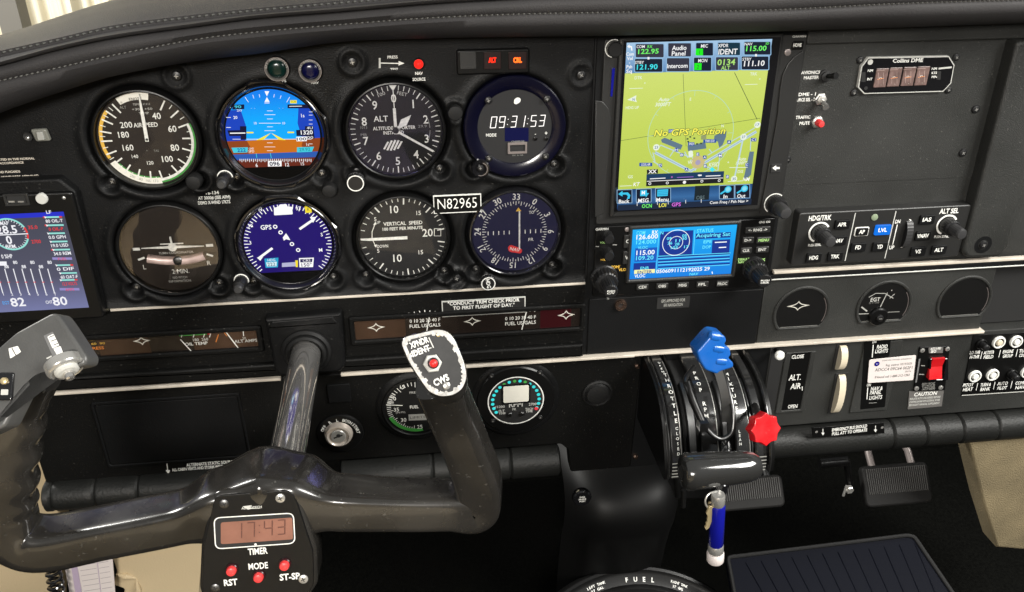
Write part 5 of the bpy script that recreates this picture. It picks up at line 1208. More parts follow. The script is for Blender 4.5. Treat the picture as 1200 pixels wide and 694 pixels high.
# ================================================================ AUTOPILOT CONTROLLER
f = Fr('autopilot_controller', 'dark grey autopilot panel with HDG/TRK and ALT SEL knobs and one lit blue key', 'controller', 1032, 276, 0)
xl, xr_ = f.q(937, 250, 6)[0], f.q(1139, 240, 6)[0]; zt = f.q(1038, 245, 6)[1]; zb = f.q(1030, 306, 6)[1]
m = MB(f); m.prism(rect((xl + xr_) / 2, (zt + zb) / 2, xr_ - xl, zt - zb, 2.5), -5, 6, 'bezel_grey', 1.2); m.done('bezel', f)
oh = lambda x, y: (900 + x / 3.47, 220 + y / 3.47)
def ab(x, y, w, h, t, mat='panel_dark', c='white', fr_=None, tw=None):
    m = MB(f); px, py = oh(x, y); cx, cz = f.q(px, py, 7); kx, kz = f.sc(px, py)
    if fr_: m.prism(rect(cx, cz, (w + 8) / 3.47 * kx, (h + 6) / 3.47 * kz, 1.4), 5.5, 6.6, fr_, .3)
    m.prism(rect(cx, cz, w / 3.47 * kx, h / 3.47 * kz, 1.2), 5.5, 7.8, mat, .7); m.h = 7.85; m.text(t, px, py, 4.2, c, tw or len(t) * 3.3, off=.04); m.done('key', f)
for x, y, t in ((302, 150, 'APR'), (288, 216, 'NAV'), (186, 285, 'HDG'), (273, 280, 'TRK'), (367, 243, 'FD'), (455, 240, 'YD'), (647, 130, 'IAS'), (630, 196, 'VNAV'), (610, 260, 'VS'), (695, 253, 'ALT')): ab(x, y, 60, 36, t)
ab(382, 180, 48, 30, 'AP', fr_='white'); ab(467, 172, 62, 40, 'LVL', mat=emis((10, 120, 235), 1.0), c='white')
m = MB(f, 6.1); m.text('HDG/TRK', *oh(212, 123), 5.6, 'white', 26, off=.04); m.text('ALT SEL', *oh(737, 95), 5.4, 'white', 22, off=.04); m.text('PUSH SYNC', *oh(190, 233), 2.8, 'white', 15, off=.04); m.text('PUSH SYNC', *oh(706, 199), 2.8, 'white', 17, off=.04)
m.text('DN', *oh(528, 138), 4, 'white', 6, off=.04); m.text('UP', *oh(503, 243), 4, 'white', 6, off=.04); m.pline(oh(356, 103), oh(313, 298), .8, 'soft_white'); m.pline(oh(521, 95), oh(475, 288), .8, 'soft_white'); m.pline(oh(526, 150), oh(507, 232), .8, 'white')
m.text('>', *oh(578, 133), 4, 'white', off=.04); m.text('->', *oh(545, 240), 3, 'white', off=.04); m.done('lettering', f)
x, z = f.q(*oh(433, 120), 6); k = MB(f); k.lathe([(3.0, 5.5), (3.0, 6.6), (2.2, 7)], 'sensor_green', x, z, 24); k.done('light_sensor', f)
for x, y in ((208, 181), (727, 151)):
    cx, cz = f.q(*oh(x, y), 6); k = MB(f, 6.1); k.ring(cx, cz, 8.0, 9.6, 'white', 200, 420, n=36); k.done('index_ring', f)
    k = MB(f); k.lathe([(7.2, 6), (7.0, 15), (6.2, 16)], 'knob_black', cx, cz, 72, flute=20, amp=.02, fl={0, 1}); k.done('outer_knob', f)
    k = MB(f); k.lathe([(5.2, 16), (5.0, 27), (4, 28.5), (2, 28.8)], 'knob_tip', cx, cz, 60, flute=18, amp=.015, fl={0, 1}); k.done('inner_knob', f)
cx, cz = f.q(*oh(562, 188), 6); k = MB(f); rows = []
for i in range(25):
    a = PI * i / 24; rad = 12 * (1 + (.025 if i % 2 else 0)); rows.append([(cx - 2.8, -6 - rad * .45 * math.sin(a), cz + rad * math.cos(a)), (cx + 2.8, -6 - rad * .45 * math.sin(a), cz + rad * math.cos(a))])
k.grid(rows, 'knob_tip')
for s_ in (0, 1): k.add([r_[s_] for r_ in rows], [tuple(range(25))], 'knob_black')
k.done('thumbwheel', f, smooth=False)

# ================================================================ DISTANCE MEASURING UNIT
f = Fr('distance_indicator', 'small octagonal distance indicator lettered Collins DME with four salmon digit windows', 'indicator', 1061, 89, 4)
z9 = lambda x, y: (900 + x / 3.017, y / 3.017)
oc = [(355, 203), (640, 198), (660, 230), (648, 295), (620, 325), (340, 333), (318, 310), (330, 235)]
out = [f.q(*z9(*p), 3) for p in oc]
m = MB(f); ins = inset(ccw(out), 1.1); m.prism(out, -2, 3, 'soft_white', .3); m.prism(inset(ccw(out), .9), 3, 3.3, 'black_gloss', .2); m.done('bezel', f)
m = MB(f, 3.4); m.text('Collins DME', *z9(495, 214), 4.2, 'white', 35, off=.04)
for x, y in ((355, 222), ): m.disc(*f.q(*z9(362, 220), 3.4), 2.2, 'soft_white', 16)
m.text('NM', *z9(362, 250), 2.8, 'white', 6, off=.03); m.text('INT', *z9(360, 280), 2.8, 'white', 6, off=.03); m.pline(z9(603, 243), z9(650, 238), 1.4, 'soft_white')
for t, y in (('NM', 243), ('KTS', 258), ('MIN', 272)): m.text(t, *z9(588, y), 2.6, 'white', 6, off=.03)
m.ppoly([z9(330, 255), z9(345, 255), z9(345, 290), z9(330, 290)], 'black_matte'); m.ppoly([z9(598, 252), z9(612, 252), z9(610, 282), z9(596, 282)], 'black_matte'); m.disc(*f.q(*z9(346, 312), 3.4), 1.5, 'black_matte', 14); m.done('lettering', f)
principled('digit_window', (.16, .105, .095), .25, vary=(140, .35), spec=.8)
for x, y in ((398, 275), (446, 272), (495, 270), (543, 268)):
    k = MB(f); px, py = z9(x, y); k.prism(prect(f, px - 7, py - 11, px + 7, py + 11, .4, 3), 3.2, 4.2, 'digit_window', .4); k.h = 4.25
    k.text('o', *z9(x, y), 3, 'lcd_cream', 3); k.text('.', *z9(x + 3, y + 22), 3, 'lcd_cream'); k.pline(z9(x - 12, y + 6), z9(x + 12, y + 2), .35, emis((255, 150, 70), 1.2)); k.pline(z9(x - 16, y - 24), z9(x + 14, y - 26), .3, 'salmon_tube'); k.pline(z9(x - 9, y + 24), z9(x - 8, y - 18), .25, 'salmon_tube'); k.pline(z9(x + 10, y + 24), z9(x + 10, y - 18), .25, 'salmon_tube'); k.done('digit', f)
for x, y in ((325, 213), (665, 203), (303, 328), (637, 318)): screw(f, f, *z9(x, y), 3.0, .2)
# switches
def toggle(label, px, py, tipx, tipy, mats, txt, tx, ty, ball=False):
    f = Fr('toggle_switch', label, 'switch', px, py, 4); m = MB(f); m.lathe([(5.0, -1), (5.0, 1.8), (4.0, 2.4), (3.8, 3.8), (2.8, 4.2)], mats[0], seg=6 if mats[0] == 'steel' else 24); m.done('collar', f)
    m = MB(f); a = f.q(tipx, tipy, 12); m.tube([(0, -1, 0), (a[0] * .5, -7, a[1] * .5), (a[0], -12, a[1])], [1.6, 2.0, 2.7], mats[1], 14); m.done('lever', f)
    m = MB(f, .3)
    for (t, x, y, w) in txt: m.text(t, x, y, 3.6, 'white', w, off=.04)
    m.done('lettering', f)
toggle('black toggle switch beside the AVIONICS MASTER lettering', 966, 89, 980, 89, ('black_matte', 'black_satin'), (('AVIONICS', 950, 85, 22), ('MASTER', 951, 91, 18)), 0, 0)
toggle('chrome toggle switch pointing down beside the DME SOURCE SELECT lettering', 961, 116, 968, 126, ('steel', 'chrome'), (('DME - 1', 946, 110.5, 20), ('SOURCE SEL - 2', 942, 117, 26)), 0, 0)
f = Fr('push_button', 'red push button in a steel nut beside the TRAFFIC MUTE lettering', 'button', 957, 142.5, 4)
m = MB(f); m.lathe([(5.2, -1), (5.2, 2), (4.6, 2.6), (3.4, 3.0)], 'steel', seg=6); m.done('nut', f); m = MB(f); m.lathe([(3.0, 2), (2.9, 8), (2.2, 9.4), (.8, 9.8)], 'pink_red', seg=24); m.done('cap', f)
m = MB(f, .3); m.text('TRAFFIC', 941, 137.5, 3.4, 'white', 17, off=.04); m.text('MUTE', 943, 144.5, 3.6, 'white', 12, off=.04); m.done('lettering', f)

# ================================================================ THREE OPENINGS IN THE RIGHT BAND
def dome_opening(label, x0, x1, ya, yb, draw=None, flat=.30):
    cxp = (x0 + x1) / 2; f = Fr('gauge_opening', label, 'gauge', cxp, (ya + yb) / 2, 0, 'openings in the right band')
    cx, cz = 0, 0; kx, kz = f.sc(cxp, (ya + yb) / 2); r = (yb - ya) * kz / 2 * 1.08; rx = 24.0
    def outline(k, n=44):
        pts = []
        for i in range(n):
            a = TAU * i / n; x = math.cos(a) * rx * k; z = math.sin(a) * rx * k
            pts.append((x, max(z, -rx * k * .62)))
        return pts
    m = MB(f); m.frame(outline(1.12), outline(1.0), -.2, 1.6, 'panel_paint', -6, .8); m.done('rim', f)
    m = MB(f, .2); m.poly(outline(1.0), 'dial_black'); m.seg((-rx * .74, -rx * .62), (rx * .74, -rx * .62), 1.0, 'dim_white'); m.ring(0, 0, rx * .96, rx * .99, 'pink_metal', 55, 118)
    if draw: draw(f, m)
    m.done('dial', f); g = MB(f, 1.0); g.poly(outline(.995), 'glass'); g.done('glass_cover', f)
    return f
dome_opening('blank gauge opening with a small four-pointed star, left of the EGT gauge', 906, 972, 344, 388, lambda f, m: star(m, 935.5, 358.5, w=13))
dome_opening('blank dark gauge opening right of the EGT gauge', 1099, 1160, 331, 375, None)
def egt(f, m):
    oh = lambda x, y: (900 + x / 3.47, 220 + y / 3.47)
    m.path([oh(410, 446), oh(438, 430), oh(475, 430), oh(510, 450)], .7, 'soft_white'); m.pline(oh(495, 450), oh(515, 432), .7, 'soft_white')
    m.text('EGT', *oh(437, 455), 4.2, 'white', 11, off=.02); m.text('25°F / DIV', *oh(432, 468), 2, 'dim_white', 12)
    m.pline(oh(366, 514), oh(420, 512), .9, 'soft_white'); m.pline(oh(462, 508), oh(535, 504), .9, 'dim_white'); m.pline(oh(380, 485), oh(403, 503), 1.4, 'soft_white'); m.disc(*f.q(*oh(503, 418), m.h), .6, 'soft_white', 10)
f = dome_opening('EGT gauge opening with thin pointer and a black adjusting knob at its foot', 1003, 1068, 336, 382, egt)
f.root['label'] = 'EGT gauge with thin pointer and black knob at its foot, middle of the right band'
m = MB(f, .9); m.pline((1040, 343), (1031.5, 360), .8, 'soft_white'); m.done('pointer', f)
x, z = f.q(1029, 371, 2); m = MB(f); m.lathe([(9, -1), (9, 3), (8, 4.2), (4, 4.6)], 'black_satin', x, z, 36); m.lathe([(3.2, 4), (3.2, 6), (2, 6.6)], 'knob_black', x, z, 20); m.h = 6.7; m.seg((x - 1.6, z), (x + 1.6, z), .5, 'dim_white'); m.done('knob', f)
# ================================================================ LOWER LEFT PANEL ITEMS
f = Fr('ignition_switch', 'round key switch with steel ring lettered OFF R L BOTH START', 'switch', 399, 507, 0)
m = MB(f); m.lathe([(21, -1), (20.5, 1.5), (19, 2.6), (13, 3.4), (12.4, 3.2)], 'black_satin', 0, 0, 60, cap=False); m.done('escutcheon', f)
c = f.q(396.5, 510.5, 6)
m = MB(f); m.lathe([(13, 2), (12.6, 5), (11.2, 7.6), (9.8, 8.2), (8.6, 7.0), (6.8, 6.2)], 'ring_metal', c[0], c[1], 56, cap=False); m.done('barrel_ring', f)
m = MB(f); m.lathe([(7, 5), (6.8, 7.4), (6.2, 7.9)], 'steel', c[0], c[1], 40); m.h = 7.95; m.seg((c[0] - 4.2, c[1] - 1.3), (c[0] + 4.0, c[1] + 1.5), 1.6, 'black_matte'); m.disc(c[0] + .3, c[1] + 1.0, 2.0, 'black_matte', 16); m.done('key_cylinder', f)
m = MB(f, 3.6)
for t, a in (('OFF', -58), ('R', -28), ('L', -4), ('BOTH', 28), ('START', 68)):
    n = len(t)
    for i, ch in enumerate(t):
        aa = a + (i - (n - 1) / 2) * 8.2; m.ltext(ch, 16.3 * math.sin(R(aa)), 16.3 * math.cos(R(aa)), 2.9, 'white', rot=-aa, off=.03)
m.done('lettering', f)
def GP(name, label, cat, px, py, y=0): return Fr(name, label, cat, px, py, y)
# manifold / fuel pressure gauge behind the yoke horn
f = GP('manifold_pressure_gauge', 'dark fuel and manifold pressure gauge with green arc, half hidden behind the right yoke horn', 'gauge', 488, 476, 0)
gauge_body(f, 28.5, 'dial_black', 'glass', depth=-.5)
m = MB(f); m.lathe([(38, -1), (36, .6), (33, 2.4), (31.5, 2.6)], 'panel_plastic', seg=60, cap=False); m.done('collar', f)
m = MB(f, .55)
for i in range(25): a = 188 + i * 5; m.tick(0, 0, 21 if i % 5 == 0 else 22.8, 26.5, a, .6, 'white')
for i in range(21): a = -75 + i * 7.5; m.tick(0, 0, 21 if i % 5 == 0 else 22.8, 26.5, a, .6, 'white')
m.ring(0, 0, 24.0, 27.4, 'green', 170, 248); oq = lambda x, y: (400 + x / 2.48, 360 + y / 2.48)
for t, x, y in (('15', 177, 232), ('0', 155, 266), ('35', 160, 298), ('30', 181, 328), ('25', 228, 348)): m.text(t, *oq(x, y), 4.2, 'white', off=.01)
m.text('FUEL', *oq(212, 290), 3.4, 'white', 10, off=.02); m.text('(IN PSI)', *oq(172, 306), 2, 'soft_white', 11); m.text('PRESS', *oq(212, 248), 2.6, 'soft_white', 11); m.pline(oq(130, 284), oq(178, 286), .8, 'white')
for a0 in (0,): m.ppoly([oq(195, 312), oq(250, 310), oq(248, 328), oq(196, 330)], 'dim_white'); m.text('LIMITS', *oq(222, 320), 2.6, 'black_matte', 18)
m.done('dial_markings', f)
# tachometer
f = GP('tachometer', 'black round digital tachometer with cyan dots around a blank cream window lettered RPM', 'gauge', 604, 467, 0)
m = MB(f); m.lathe([(36.5, -1), (36, 2.4), (34.8, 3.6), (26.2, 3.8)], 'black_satin', seg=64, cap=False); m.lathe([(42, -1), (40.5, .8), (37, 2.2), (35.6, 2.0)], 'panel_plastic', seg=64, cap=False); m.done('bezel', f)
m = MB(f, 3.7); m.disc(0, 0, 26.4, 'black_matte', 60); m.ring(0, 0, 24.9, 25.9, 'white', n=72)
CYD = emis((60, 225, 225), 1.0)
for i in range(19):
    a = -122 + i * 13.2
    if i < 6 or i > 12: m.disc(21.4 * math.sin(R(a)), 21.4 * math.cos(R(a)), 1.6, CYD, 16)
    elif i < 13: m.disc(21.4 * math.sin(R(a)), 21.4 * math.cos(R(a)), 1.5, 'green' if i % 2 else CYD, 16)
m.disc(21.4 * math.sin(R(118)), 21.4 * math.cos(R(118)), 1.8, emis((235, 60, 70), 1), 16)
m.text('RPM', *oq(507, 283), 5.5, 'soft_white', 16, off=.03); m.text('<1200', *oq(460, 290), 2.8, 'soft_white', 12, off=.02); m.text('2700', *oq(556, 282), 2.8, 'soft_white', 9, off=.02); m.text('FLT', *oq(466, 302), 2.6, 'soft_white', 7, off=.03); m.text('TIME', *oq(467, 309), 2.4, 'soft_white', 8, off=.03); m.text('PK', *oq(503, 297), 2.4, 'soft_white', off=.03); m.text('TACH', *oq(546, 296), 2.6, 'soft_white', 9, off=.03); m.text('TIME', *oq(546, 303), 2.4, 'soft_white', 8, off=.03); m.text('P-1000', *oq(507, 227), 2.2, 'soft_white', 14, off=.02)
m.done('face', f)
m = MB(f, 3.8); m.prism(prect(f, 588, 450, 621.5, 473, 2.5, 4), 3.7, 4.4, 'black_gloss', .3); m.h = 4.5; m.poly(prect(f, 590, 452, 619.5, 471, 1.5, 4), 'lcd_cream'); m.done('readout', f)
for x, y in ((490, 311), (525, 309)): cx, cz = f.q(*oq(x, y), 4); k = MB(f); k.lathe([(2.5, 3.7), (2.4, 5.2), (1.6, 5.8)], 'dark_steel', cx, cz, 20); k.done('button', f)
for x, y in ((436, 200), (577, 190), (440, 330), (578, 320)): screw(f, f, *oq(x, y), 2.4, 3.5)
f = GP('vent_plug', 'plain round black plug right of the tachometer', 'plug', 700, 461, 0)
m = MB(f); m.lathe([(14.5, -1), (14, 1.2), (12.6, 2.0), (11.6, .8), (11.0, 1.4), (10, 3.4), (6, 4.2)], 'rubber', seg=48); m.done('plug', f)
f = GP('park_brake_knob', 'round black knob lettered PARK BRAKE PUSH in the dark footwell', 'knob', 681, 580, -10)
m = MB(f); m.lathe([(4, -4), (8.5, -1), (9.6, 2), (9.2, 5), (8, 6.4)], 'black_gloss', seg=40); m.done('knob', f)
m = MB(f, 6.5); m.ltext('PARK', 0, 2.6, 1.8, 'white', 5.4, off=.04); m.ltext('BRAKE', 0, 0, 1.8, 'white', 7.4, off=.04); m.ltext('PUSH', 0, -2.6, 1.8, 'white', 5.6, off=.04); m.done('lettering', f)
# yoke shaft boss
f = GP('shaft_housing', 'raised black square housing with rubber ring where the chrome yoke shaft enters the panel', 'housing', 358, 405, 0)
m = MB(f)
pts = [(309, 374), (400, 367), (405, 430), (398, 437), (330, 442), (322, 436)]
m.prism(rnd([f.q(*p, 10) for p in pts][::-1], 3), -2, 10, 'panel_plastic', 3); m.done('plate', f)
m = MB(f); m.prism(rnd([f.q(*p, 12) for p in ((314, 386), (396, 380), (389, 372), (318, 378))][::-1], 1), 8, 11, 'panel_plastic', 1); m.done('ledge', f)
SC = P(359, 413, -12)
m = MB(f); c = (SC.x - f.o.x, SC.z - f.o.z); m.lathe([(21, 8), (20.5, 12), (18.5, 14), (17, 13), (16.6, 15.5), (15, 17), (13.2, 15), (12.6, 8)], 'rubber', c[0], c[1], 56, cap=False); m.done('boot_ring', f)

# ================================================================ CONTROL YOKE
YY = -190.0
yk = Fr('control_yoke', 'glossy black control yoke with timer in its hub, on a chrome shaft', 'control yoke', 310, 610, YY)
def toY(mb):
    mb.V = [tuple(Vector(v) - yk.o) for v in mb.V]; return mb
m = MB(); rows = []
for y, r_ in ((0, 12.4), (-40, 12.4), (-80, 12.4), (-120, 12.4), (-165, 12.4)): rows.append([(SC.x + r_ * math.cos(TAU * i / 48), y, SC.z + r_ * math.sin(TAU * i / 48)) for i in range(48)])
m.grid(rows, 'shaft_chrome', closed=True); toY(m).done('shaft', yk)
def sring(c, u, v, a, b, n, ex, N=36):
    out = []
    for i in range(N):
        t = TAU * i / N; ct, st = math.cos(t), math.sin(t)
        x = math.copysign(abs(ct) ** (2 / ex), ct) * a; z = math.copysign(abs(st) ** (2 / ex), st) * b
        out.append(c + u * x + v * z)
    return out
def loft(stations, name, mat, u0, sub=10, cap0=True, cap1=True, N=56, ripple=None, ang=50):
    """stations: (px, py, y, half width, half depth, exponent)"""
    C = [P(s[0], s[1], s[2]) for s in stations]; pts = catmull(C, sub); n = len(pts); prm = []
    for i in range(n):
        t = i / sub; k = min(int(t), len(stations) - 2); fr_ = t - k; sm = fr_ * fr_ * (3 - 2 * fr_)
        prm.append([stations[k][j] + (stations[k + 1][j] - stations[k][j]) * sm for j in (3, 4, 5)])
    rows = []; u = Vector(u0)
    for i in range(n):
        t = (pts[min(n - 1, i + 1)] - pts[max(0, i - 1)]).normalized(); u = (u - t * u.dot(t)).normalized(); v = t.cross(u)
        a, b, e = prm[i]
        if ripple: a = a + ripple(i / (n - 1))
        rows.append(sring(pts[i], u, v, a, b, None, e, N))
    m = MB(); m.grid([[tuple(p) for p in r_] for r_ in rows], mat, closed=True)
    if cap0: m.add([tuple(p) for p in rows[0]], [tuple(range(N))], mat)
    if cap1: m.add([tuple(p) for p in rows[-1]], [tuple(reversed(range(N)))], mat)
    return m, rows
# one-piece casting: left horn, left arm, hub, right arm, right horn
ST = [(40, 436, -196, 15, 13, 2.6), (22, 470, -193, 16, 13, 2.6), (8, 520, -190, 19, 14, 2.6), (1, 570, -188, 20, 15, 2.8), (4, 606, -188, 19.5, 15, 3.0), (22, 630, -188, 17, 15, 3.2), (58, 636, -188, 14.5, 16, 5), (130, 622, -188, 13.4, 16, 6.0), (210, 606, -188, 13.5, 16, 6.0), (262, 592, -185, 21, 20, 6.0), (312, 582, -180, 28, 26, 6.0), (350, 582, -182, 24, 23, 6.0), (396, 588, -187, 14, 17, 6.5), (470, 591, -188, 13, 16, 7), (524, 591, -188, 13.2, 16, 6.0), (557, 591, -188, 15.5, 15, 6), (561, 566, -189, 15.2, 15, 6), (545, 520, -190, 14.0, 15, 5), (529, 482, -192, 13.8, 15, 5), (515, 446, -199, 14.6, 14, 4.4)]
def rip(t):
    return 1.5 * math.sin(t * 185) * max(0, min(1, (.085 - abs(t - .125)) / .03))
m, rows = loft(ST, 'body', 'yoke_black', (1, 0, 0), ripple=rip)
# sharpen direction: hub swell on top
toY(m).done('casting', yk, ang=70)
# right horn head: satin collar rising to a label plate that faces the pilot
hd = Fr('x', 'x', 'x', 508, 426, -214, tilt=28, yaw=6); bpy.data.objects.remove(hd.root)
plate_px = [(469, 402), (474, 394), (512, 385), (524, 387), (533, 396), (545, 425), (548, 442), (543, 456), (532, 464), (516, 466), (502, 460), (492, 446), (478, 424)]
pl = ccw(rnd([hd.q(*p) for p in plate_px], 3.0, 3))
m = MB(); vs = []; n = len(pl)
def h3(x, z, h): return hd.o + hd.u * x + hd.v * z + hd.n * h
rings = []
cxp = sum(p[0] for p in pl) / n; czp = sum(p[1] for p in pl) / n
base = P(526, 462, -196)
for t, sc_, hh in ((0, .90, 0), (.0, 1, 0)): pass
rg = [[h3(x, z, -2.0) for x, z in inset(pl, .0)], [h3(x, z, -.6) for x, z in pl], [h3(x, z, 0) for x, z in inset(pl, .6)]]
dn = Vector((3, 8, -14))
low_ = [[(h3(cxp + (x - cxp) * s_, czp + (z - czp) * s_, -2) + dn * k) for x, z in pl] for s_, k in ((.86, 1.0), (.95, .55), (1.0, .25))]
m.grid([[tuple(p) for p in r_] for r_ in low_ + rg], 'yoke_black', closed=True); m.add([tuple(p) for p in rg[-1]], [tuple(range(n))], 'grip_grey')
RH = toY(m).done('right_grip_head', yk, ang=60)
def on_head(mb2, name, fr_=hd):
    mb2.V = [tuple(fr_.M @ Vector(v) + fr_.o - yk.o) for v in mb2.V]; return mb2.done(name, RH)
m = MB(hd, .1); m.prism(inset(pl, .5), 0, .6, 'worn_silver', .3); m.h = .65
m.poly(inset(pl, 2.6), 'worn_plate')
oy = lambda x, y: (400 + x / 2.48, 360 + y / 2.48)
rr_ = random.Random(4)
core = inset(pl, 2.5)
for i in range(70):       # bright chipped edge
    a = core[rr_.randrange(len(core))]; b = core[(core.index(a) + 1) % len(core)]; t = rr_.random()
    x, z = a[0] + (b[0] - a[0]) * t, a[1] + (b[1] - a[1]) * t; s_ = rr_.uniform(.5, 1.7)
    m.poly([(x + s_ * math.cos(q_ * 1.26 + i) * rr_.uniform(.6, 1.2), z + s_ * math.sin(q_ * 1.26 + i) * rr_.uniform(.6, 1.2)) for q_ in range(5)], 'worn_silver')
rot = 14
m.text('XPNDR', *oy(226, 103), 7.0, 'white', 23, off=.05, rot=rot); m.text('IDENT', *oy(231, 127), 7.0, 'white', 22, off=.05, rot=rot); m.text('CWS', *oy(290, 212), 7.4, 'white', 19, off=.06, rot=18)
m.pline(oy(254, 88), oy(268, 118), .7, 'soft_white'); m.pline(oy(200, 135), oy(262, 118), .7, 'soft_white'); on_head(m, 'label_plate')
c = hd.q(*oy(264, 163)); m = MB(); m.lathe([(5.6, .4), (5.6, 2.6), (5.0, 3.2), (3.4, 3.4)], 'soft_white', c[0], c[1], 6); on_head(m, 'nut')
m = MB(); m.lathe([(3.3, 3), (3.2, 5.4), (2.6, 6.3), (1, 6.7)], 'maroon', c[0] + .2, c[1] + .2, 24); m.h = 6; m.lathe([(2.5, 6.2), (1.6, 7.2), (.4, 7.6)], 'red', c[0] + .2, c[1] + .2, 20); on_head(m, 'push_to_talk_button')
c = hd.q(*oy(305, 228)); m = MB(); m.lathe([(2.4, .5), (2.2, 1.3), (1.4, 1.7)], 'steel', c[0], c[1], 20); on_head(m, 'screw')
c = hd.q(*oy(282, 80)); m = MB(); m.lathe([(1.5, .5), (1.3, 1.1), (.8, 1.3)], 'brass', c[0], c[1], 16); on_head(m, 'rivet')
# left grip head: long satin grey box
lf = Fr('x', 'x', 'x', 50, 410, -214, tilt=34, yaw=-8); bpy.data.objects.remove(lf.root)
lp = [(-14, 418), (18, 390), (60, 367), (67, 368), (75, 378), (102, 419), (100, 428), (62, 437), (44, 442), (28, 456), (6, 500), (-20, 512)]
lpts = ccw(rnd([lf.q(*p) for p in lp], 2.2, 3)); n = len(lpts)
m = MB(); m.prism(lpts, -13, 0, 'grip_grey', 1.8, 4)
m.V = [tuple(lf.M @ Vector(v) + lf.o - yk.o) for v in m.V]; LH = m.done('left_grip_head', yk)
def on_left(mb2, name): mb2.V = [tuple(lf.M @ Vector(v) + lf.o - yk.o) for v in mb2.V]; return mb2.done(name, LH)
ol = lambda x, y: (x / 2.017, 350 + y / 2.017)
m = MB(lf, .1); m.ppoly([ol(103, 88), ol(125, 78), ol(150, 128), ol(128, 145)], 'grey_print'); m.ppoly([ol(112, 90), ol(126, 83), ol(140, 110), ol(124, 118)], 'white', .5); m.ppoly([ol(126, 118), ol(143, 112), ol(150, 130), ol(136, 136)], 'white', .5)
for i in range(3): m.pline(ol(115 + i * 6, 92 + i * 9), ol(127 + i * 6, 87 + i * 9), .5, 'label_grey')
m.ppoly([ol(20, 118), ol(42, 112), ol(50, 126), ol(24, 142)], 'white', .5); m.pline(ol(28, 117), ol(38, 135), .6, 'label_grey')
m.pline(ol(110, 142), ol(122, 136), .8, 'soft_white'); m.done if False else None
on_left(m, 'switch_legend')
m = MB(lf); c = lf.q(*ol(12, 208)); m.prism(rect(c[0], c[1], 10, 15, 1.5), -1, 1.6, 'black_gloss', .6); m.lathe([(2, 1.5), (1.8, 3), (1, 3.4)], 'brass', c[0] + .6, c[1] + 3, 16); m.h = 1.7; m.poly(rect(c[0] + 1, c[1] - 3, 4, 3, .4), 'soft_white'); on_left(m, 'rocker_switch')
# chrome switch under the head
bt = P(78, 433, -222)
m = MB(); ax = Vector((.45, -.72, -.53)).normalized()
def axtube(mm_, prof, org, ax_, mat, seg=36):
    u = ax_.cross(Vector((0, 0, 1))).normalized(); v = ax_.cross(u); rows = []
    for r_, h in prof: rows.append([tuple(org + ax_ * h + u * (r_ * math.cos(TAU * i / seg)) + v * (r_ * math.sin(TAU * i / seg))) for i in range(seg)])
    mm_.grid(rows, mat, closed=True); mm_.add(rows[-1], [tuple(range(seg))], mat)
axtube(m, [(10, -5), (10, -1), (9.6, 0), (8.6, .8), (7.6, .3)], bt, ax, 'steel'); axtube(m, [(6.4, .2), (6.2, 1.6), (5, 2.4)], bt, ax, 'soft_white'); axtube(m, [(2.6, 2), (2.4, 6), (1.6, 6.6)], bt, ax, 'chrome')
toY(m).done('thumb_switch', yk)
# timer plate on the hub
tf = Fr('x', 'x', 'x', 305, 636, -211, tilt=16); bpy.data.objects.remove(tf.root)
def on_t(mb2, name, parent=None):
    mb2.V = [tuple(tf.M @ Vector(v) + tf.o - yk.o) for v in mb2.V]; return mb2.done(name, parent or yk)
tp = [(252, 583), (258, 580), (335, 574), (343, 577), (349, 590), (367, 645), (368, 684), (362, 694), (355, 697), (250, 703), (240, 698), (237, 690), (239, 640)]
tq = ccw(rnd([tf.q(*p) for p in tp], 2.0, 3))
m = MB(); m.prism(inset(tq, -2.2), -30, -.5, 'yoke_black', 3.0, 4); on_t(m, 'hub_block')
m = MB(); m.prism(tq, -.6, .9, 'black_satin', .4)
TP = on_t(m, 'timer_plate')
ot = lambda x, y: (200 + x / 2.077, 360 + y / 2.077)
m = MB(tf, 1.0); wq = [tf.q(*ot(x, y), 1) for x, y in ((104, 512), (300, 500), (304, 576), (108, 590))]
wc = rnd(wq[::-1], 4.5, 5); m.poly(wc, 'white'); m.poly(inset(ccw(wc), .7), 'black_matte'); on_t(m, 'window_outline', TP)
m = MB(tf, 1.1); m.poly(rnd([tf.q(*ot(x, y), 1) for x, y in ((122, 524), (296, 512), (298, 565), (122, 577))][::-1], 1.5), 'lcd_salmon'); m.lcd('17:43', *ot(216, 540), 66, 18, 'lcd_digit', .1, .16); on_t(m, 'timer_display', TP)
m = MB(tf, 1.0)
m.text('TIMER', *ot(212, 594), 7.2, 'white', 23, off=.04); m.text('MODE', *ot(213, 630), 7.0, 'white', 23, off=.04); m.text('RST', *ot(146, 670), 7.0, 'white', 16, off=.05); m.text('ST-SP', *ot(290, 656), 7.0, 'white', 24, off=.05)
m.ppoly([ot(175, 485), ot(198, 482), ot(192, 488), ot(222, 490), ot(196, 491), ot(188, 493)], 'soft_white'); m.text('ASTROTECH', *ot(197, 488), 2.6, 'soft_white', 24, off=.04)
c_ = tf.q(*ot(207, 581), 1); m.disc(c_[0], c_[1] + 1, .8, 'white', 10)
on_t(m, 'lettering', TP)
for x, y in ((148, 641), (214, 657), (277, 628)):
    c_ = tf.q(*ot(x, y), 3); m = MB(); m.lathe([(3.9, .8), (3.9, 2.2), (3.4, 2.8)], 'maroon', c_[0], c_[1], 28); m.lathe([(3.2, 2.6), (3.1, 4.8), (2.6, 5.6), (1.2, 6.0)], 'pink_red', c_[0], c_[1], 26); on_t(m, 'timer_button', TP)
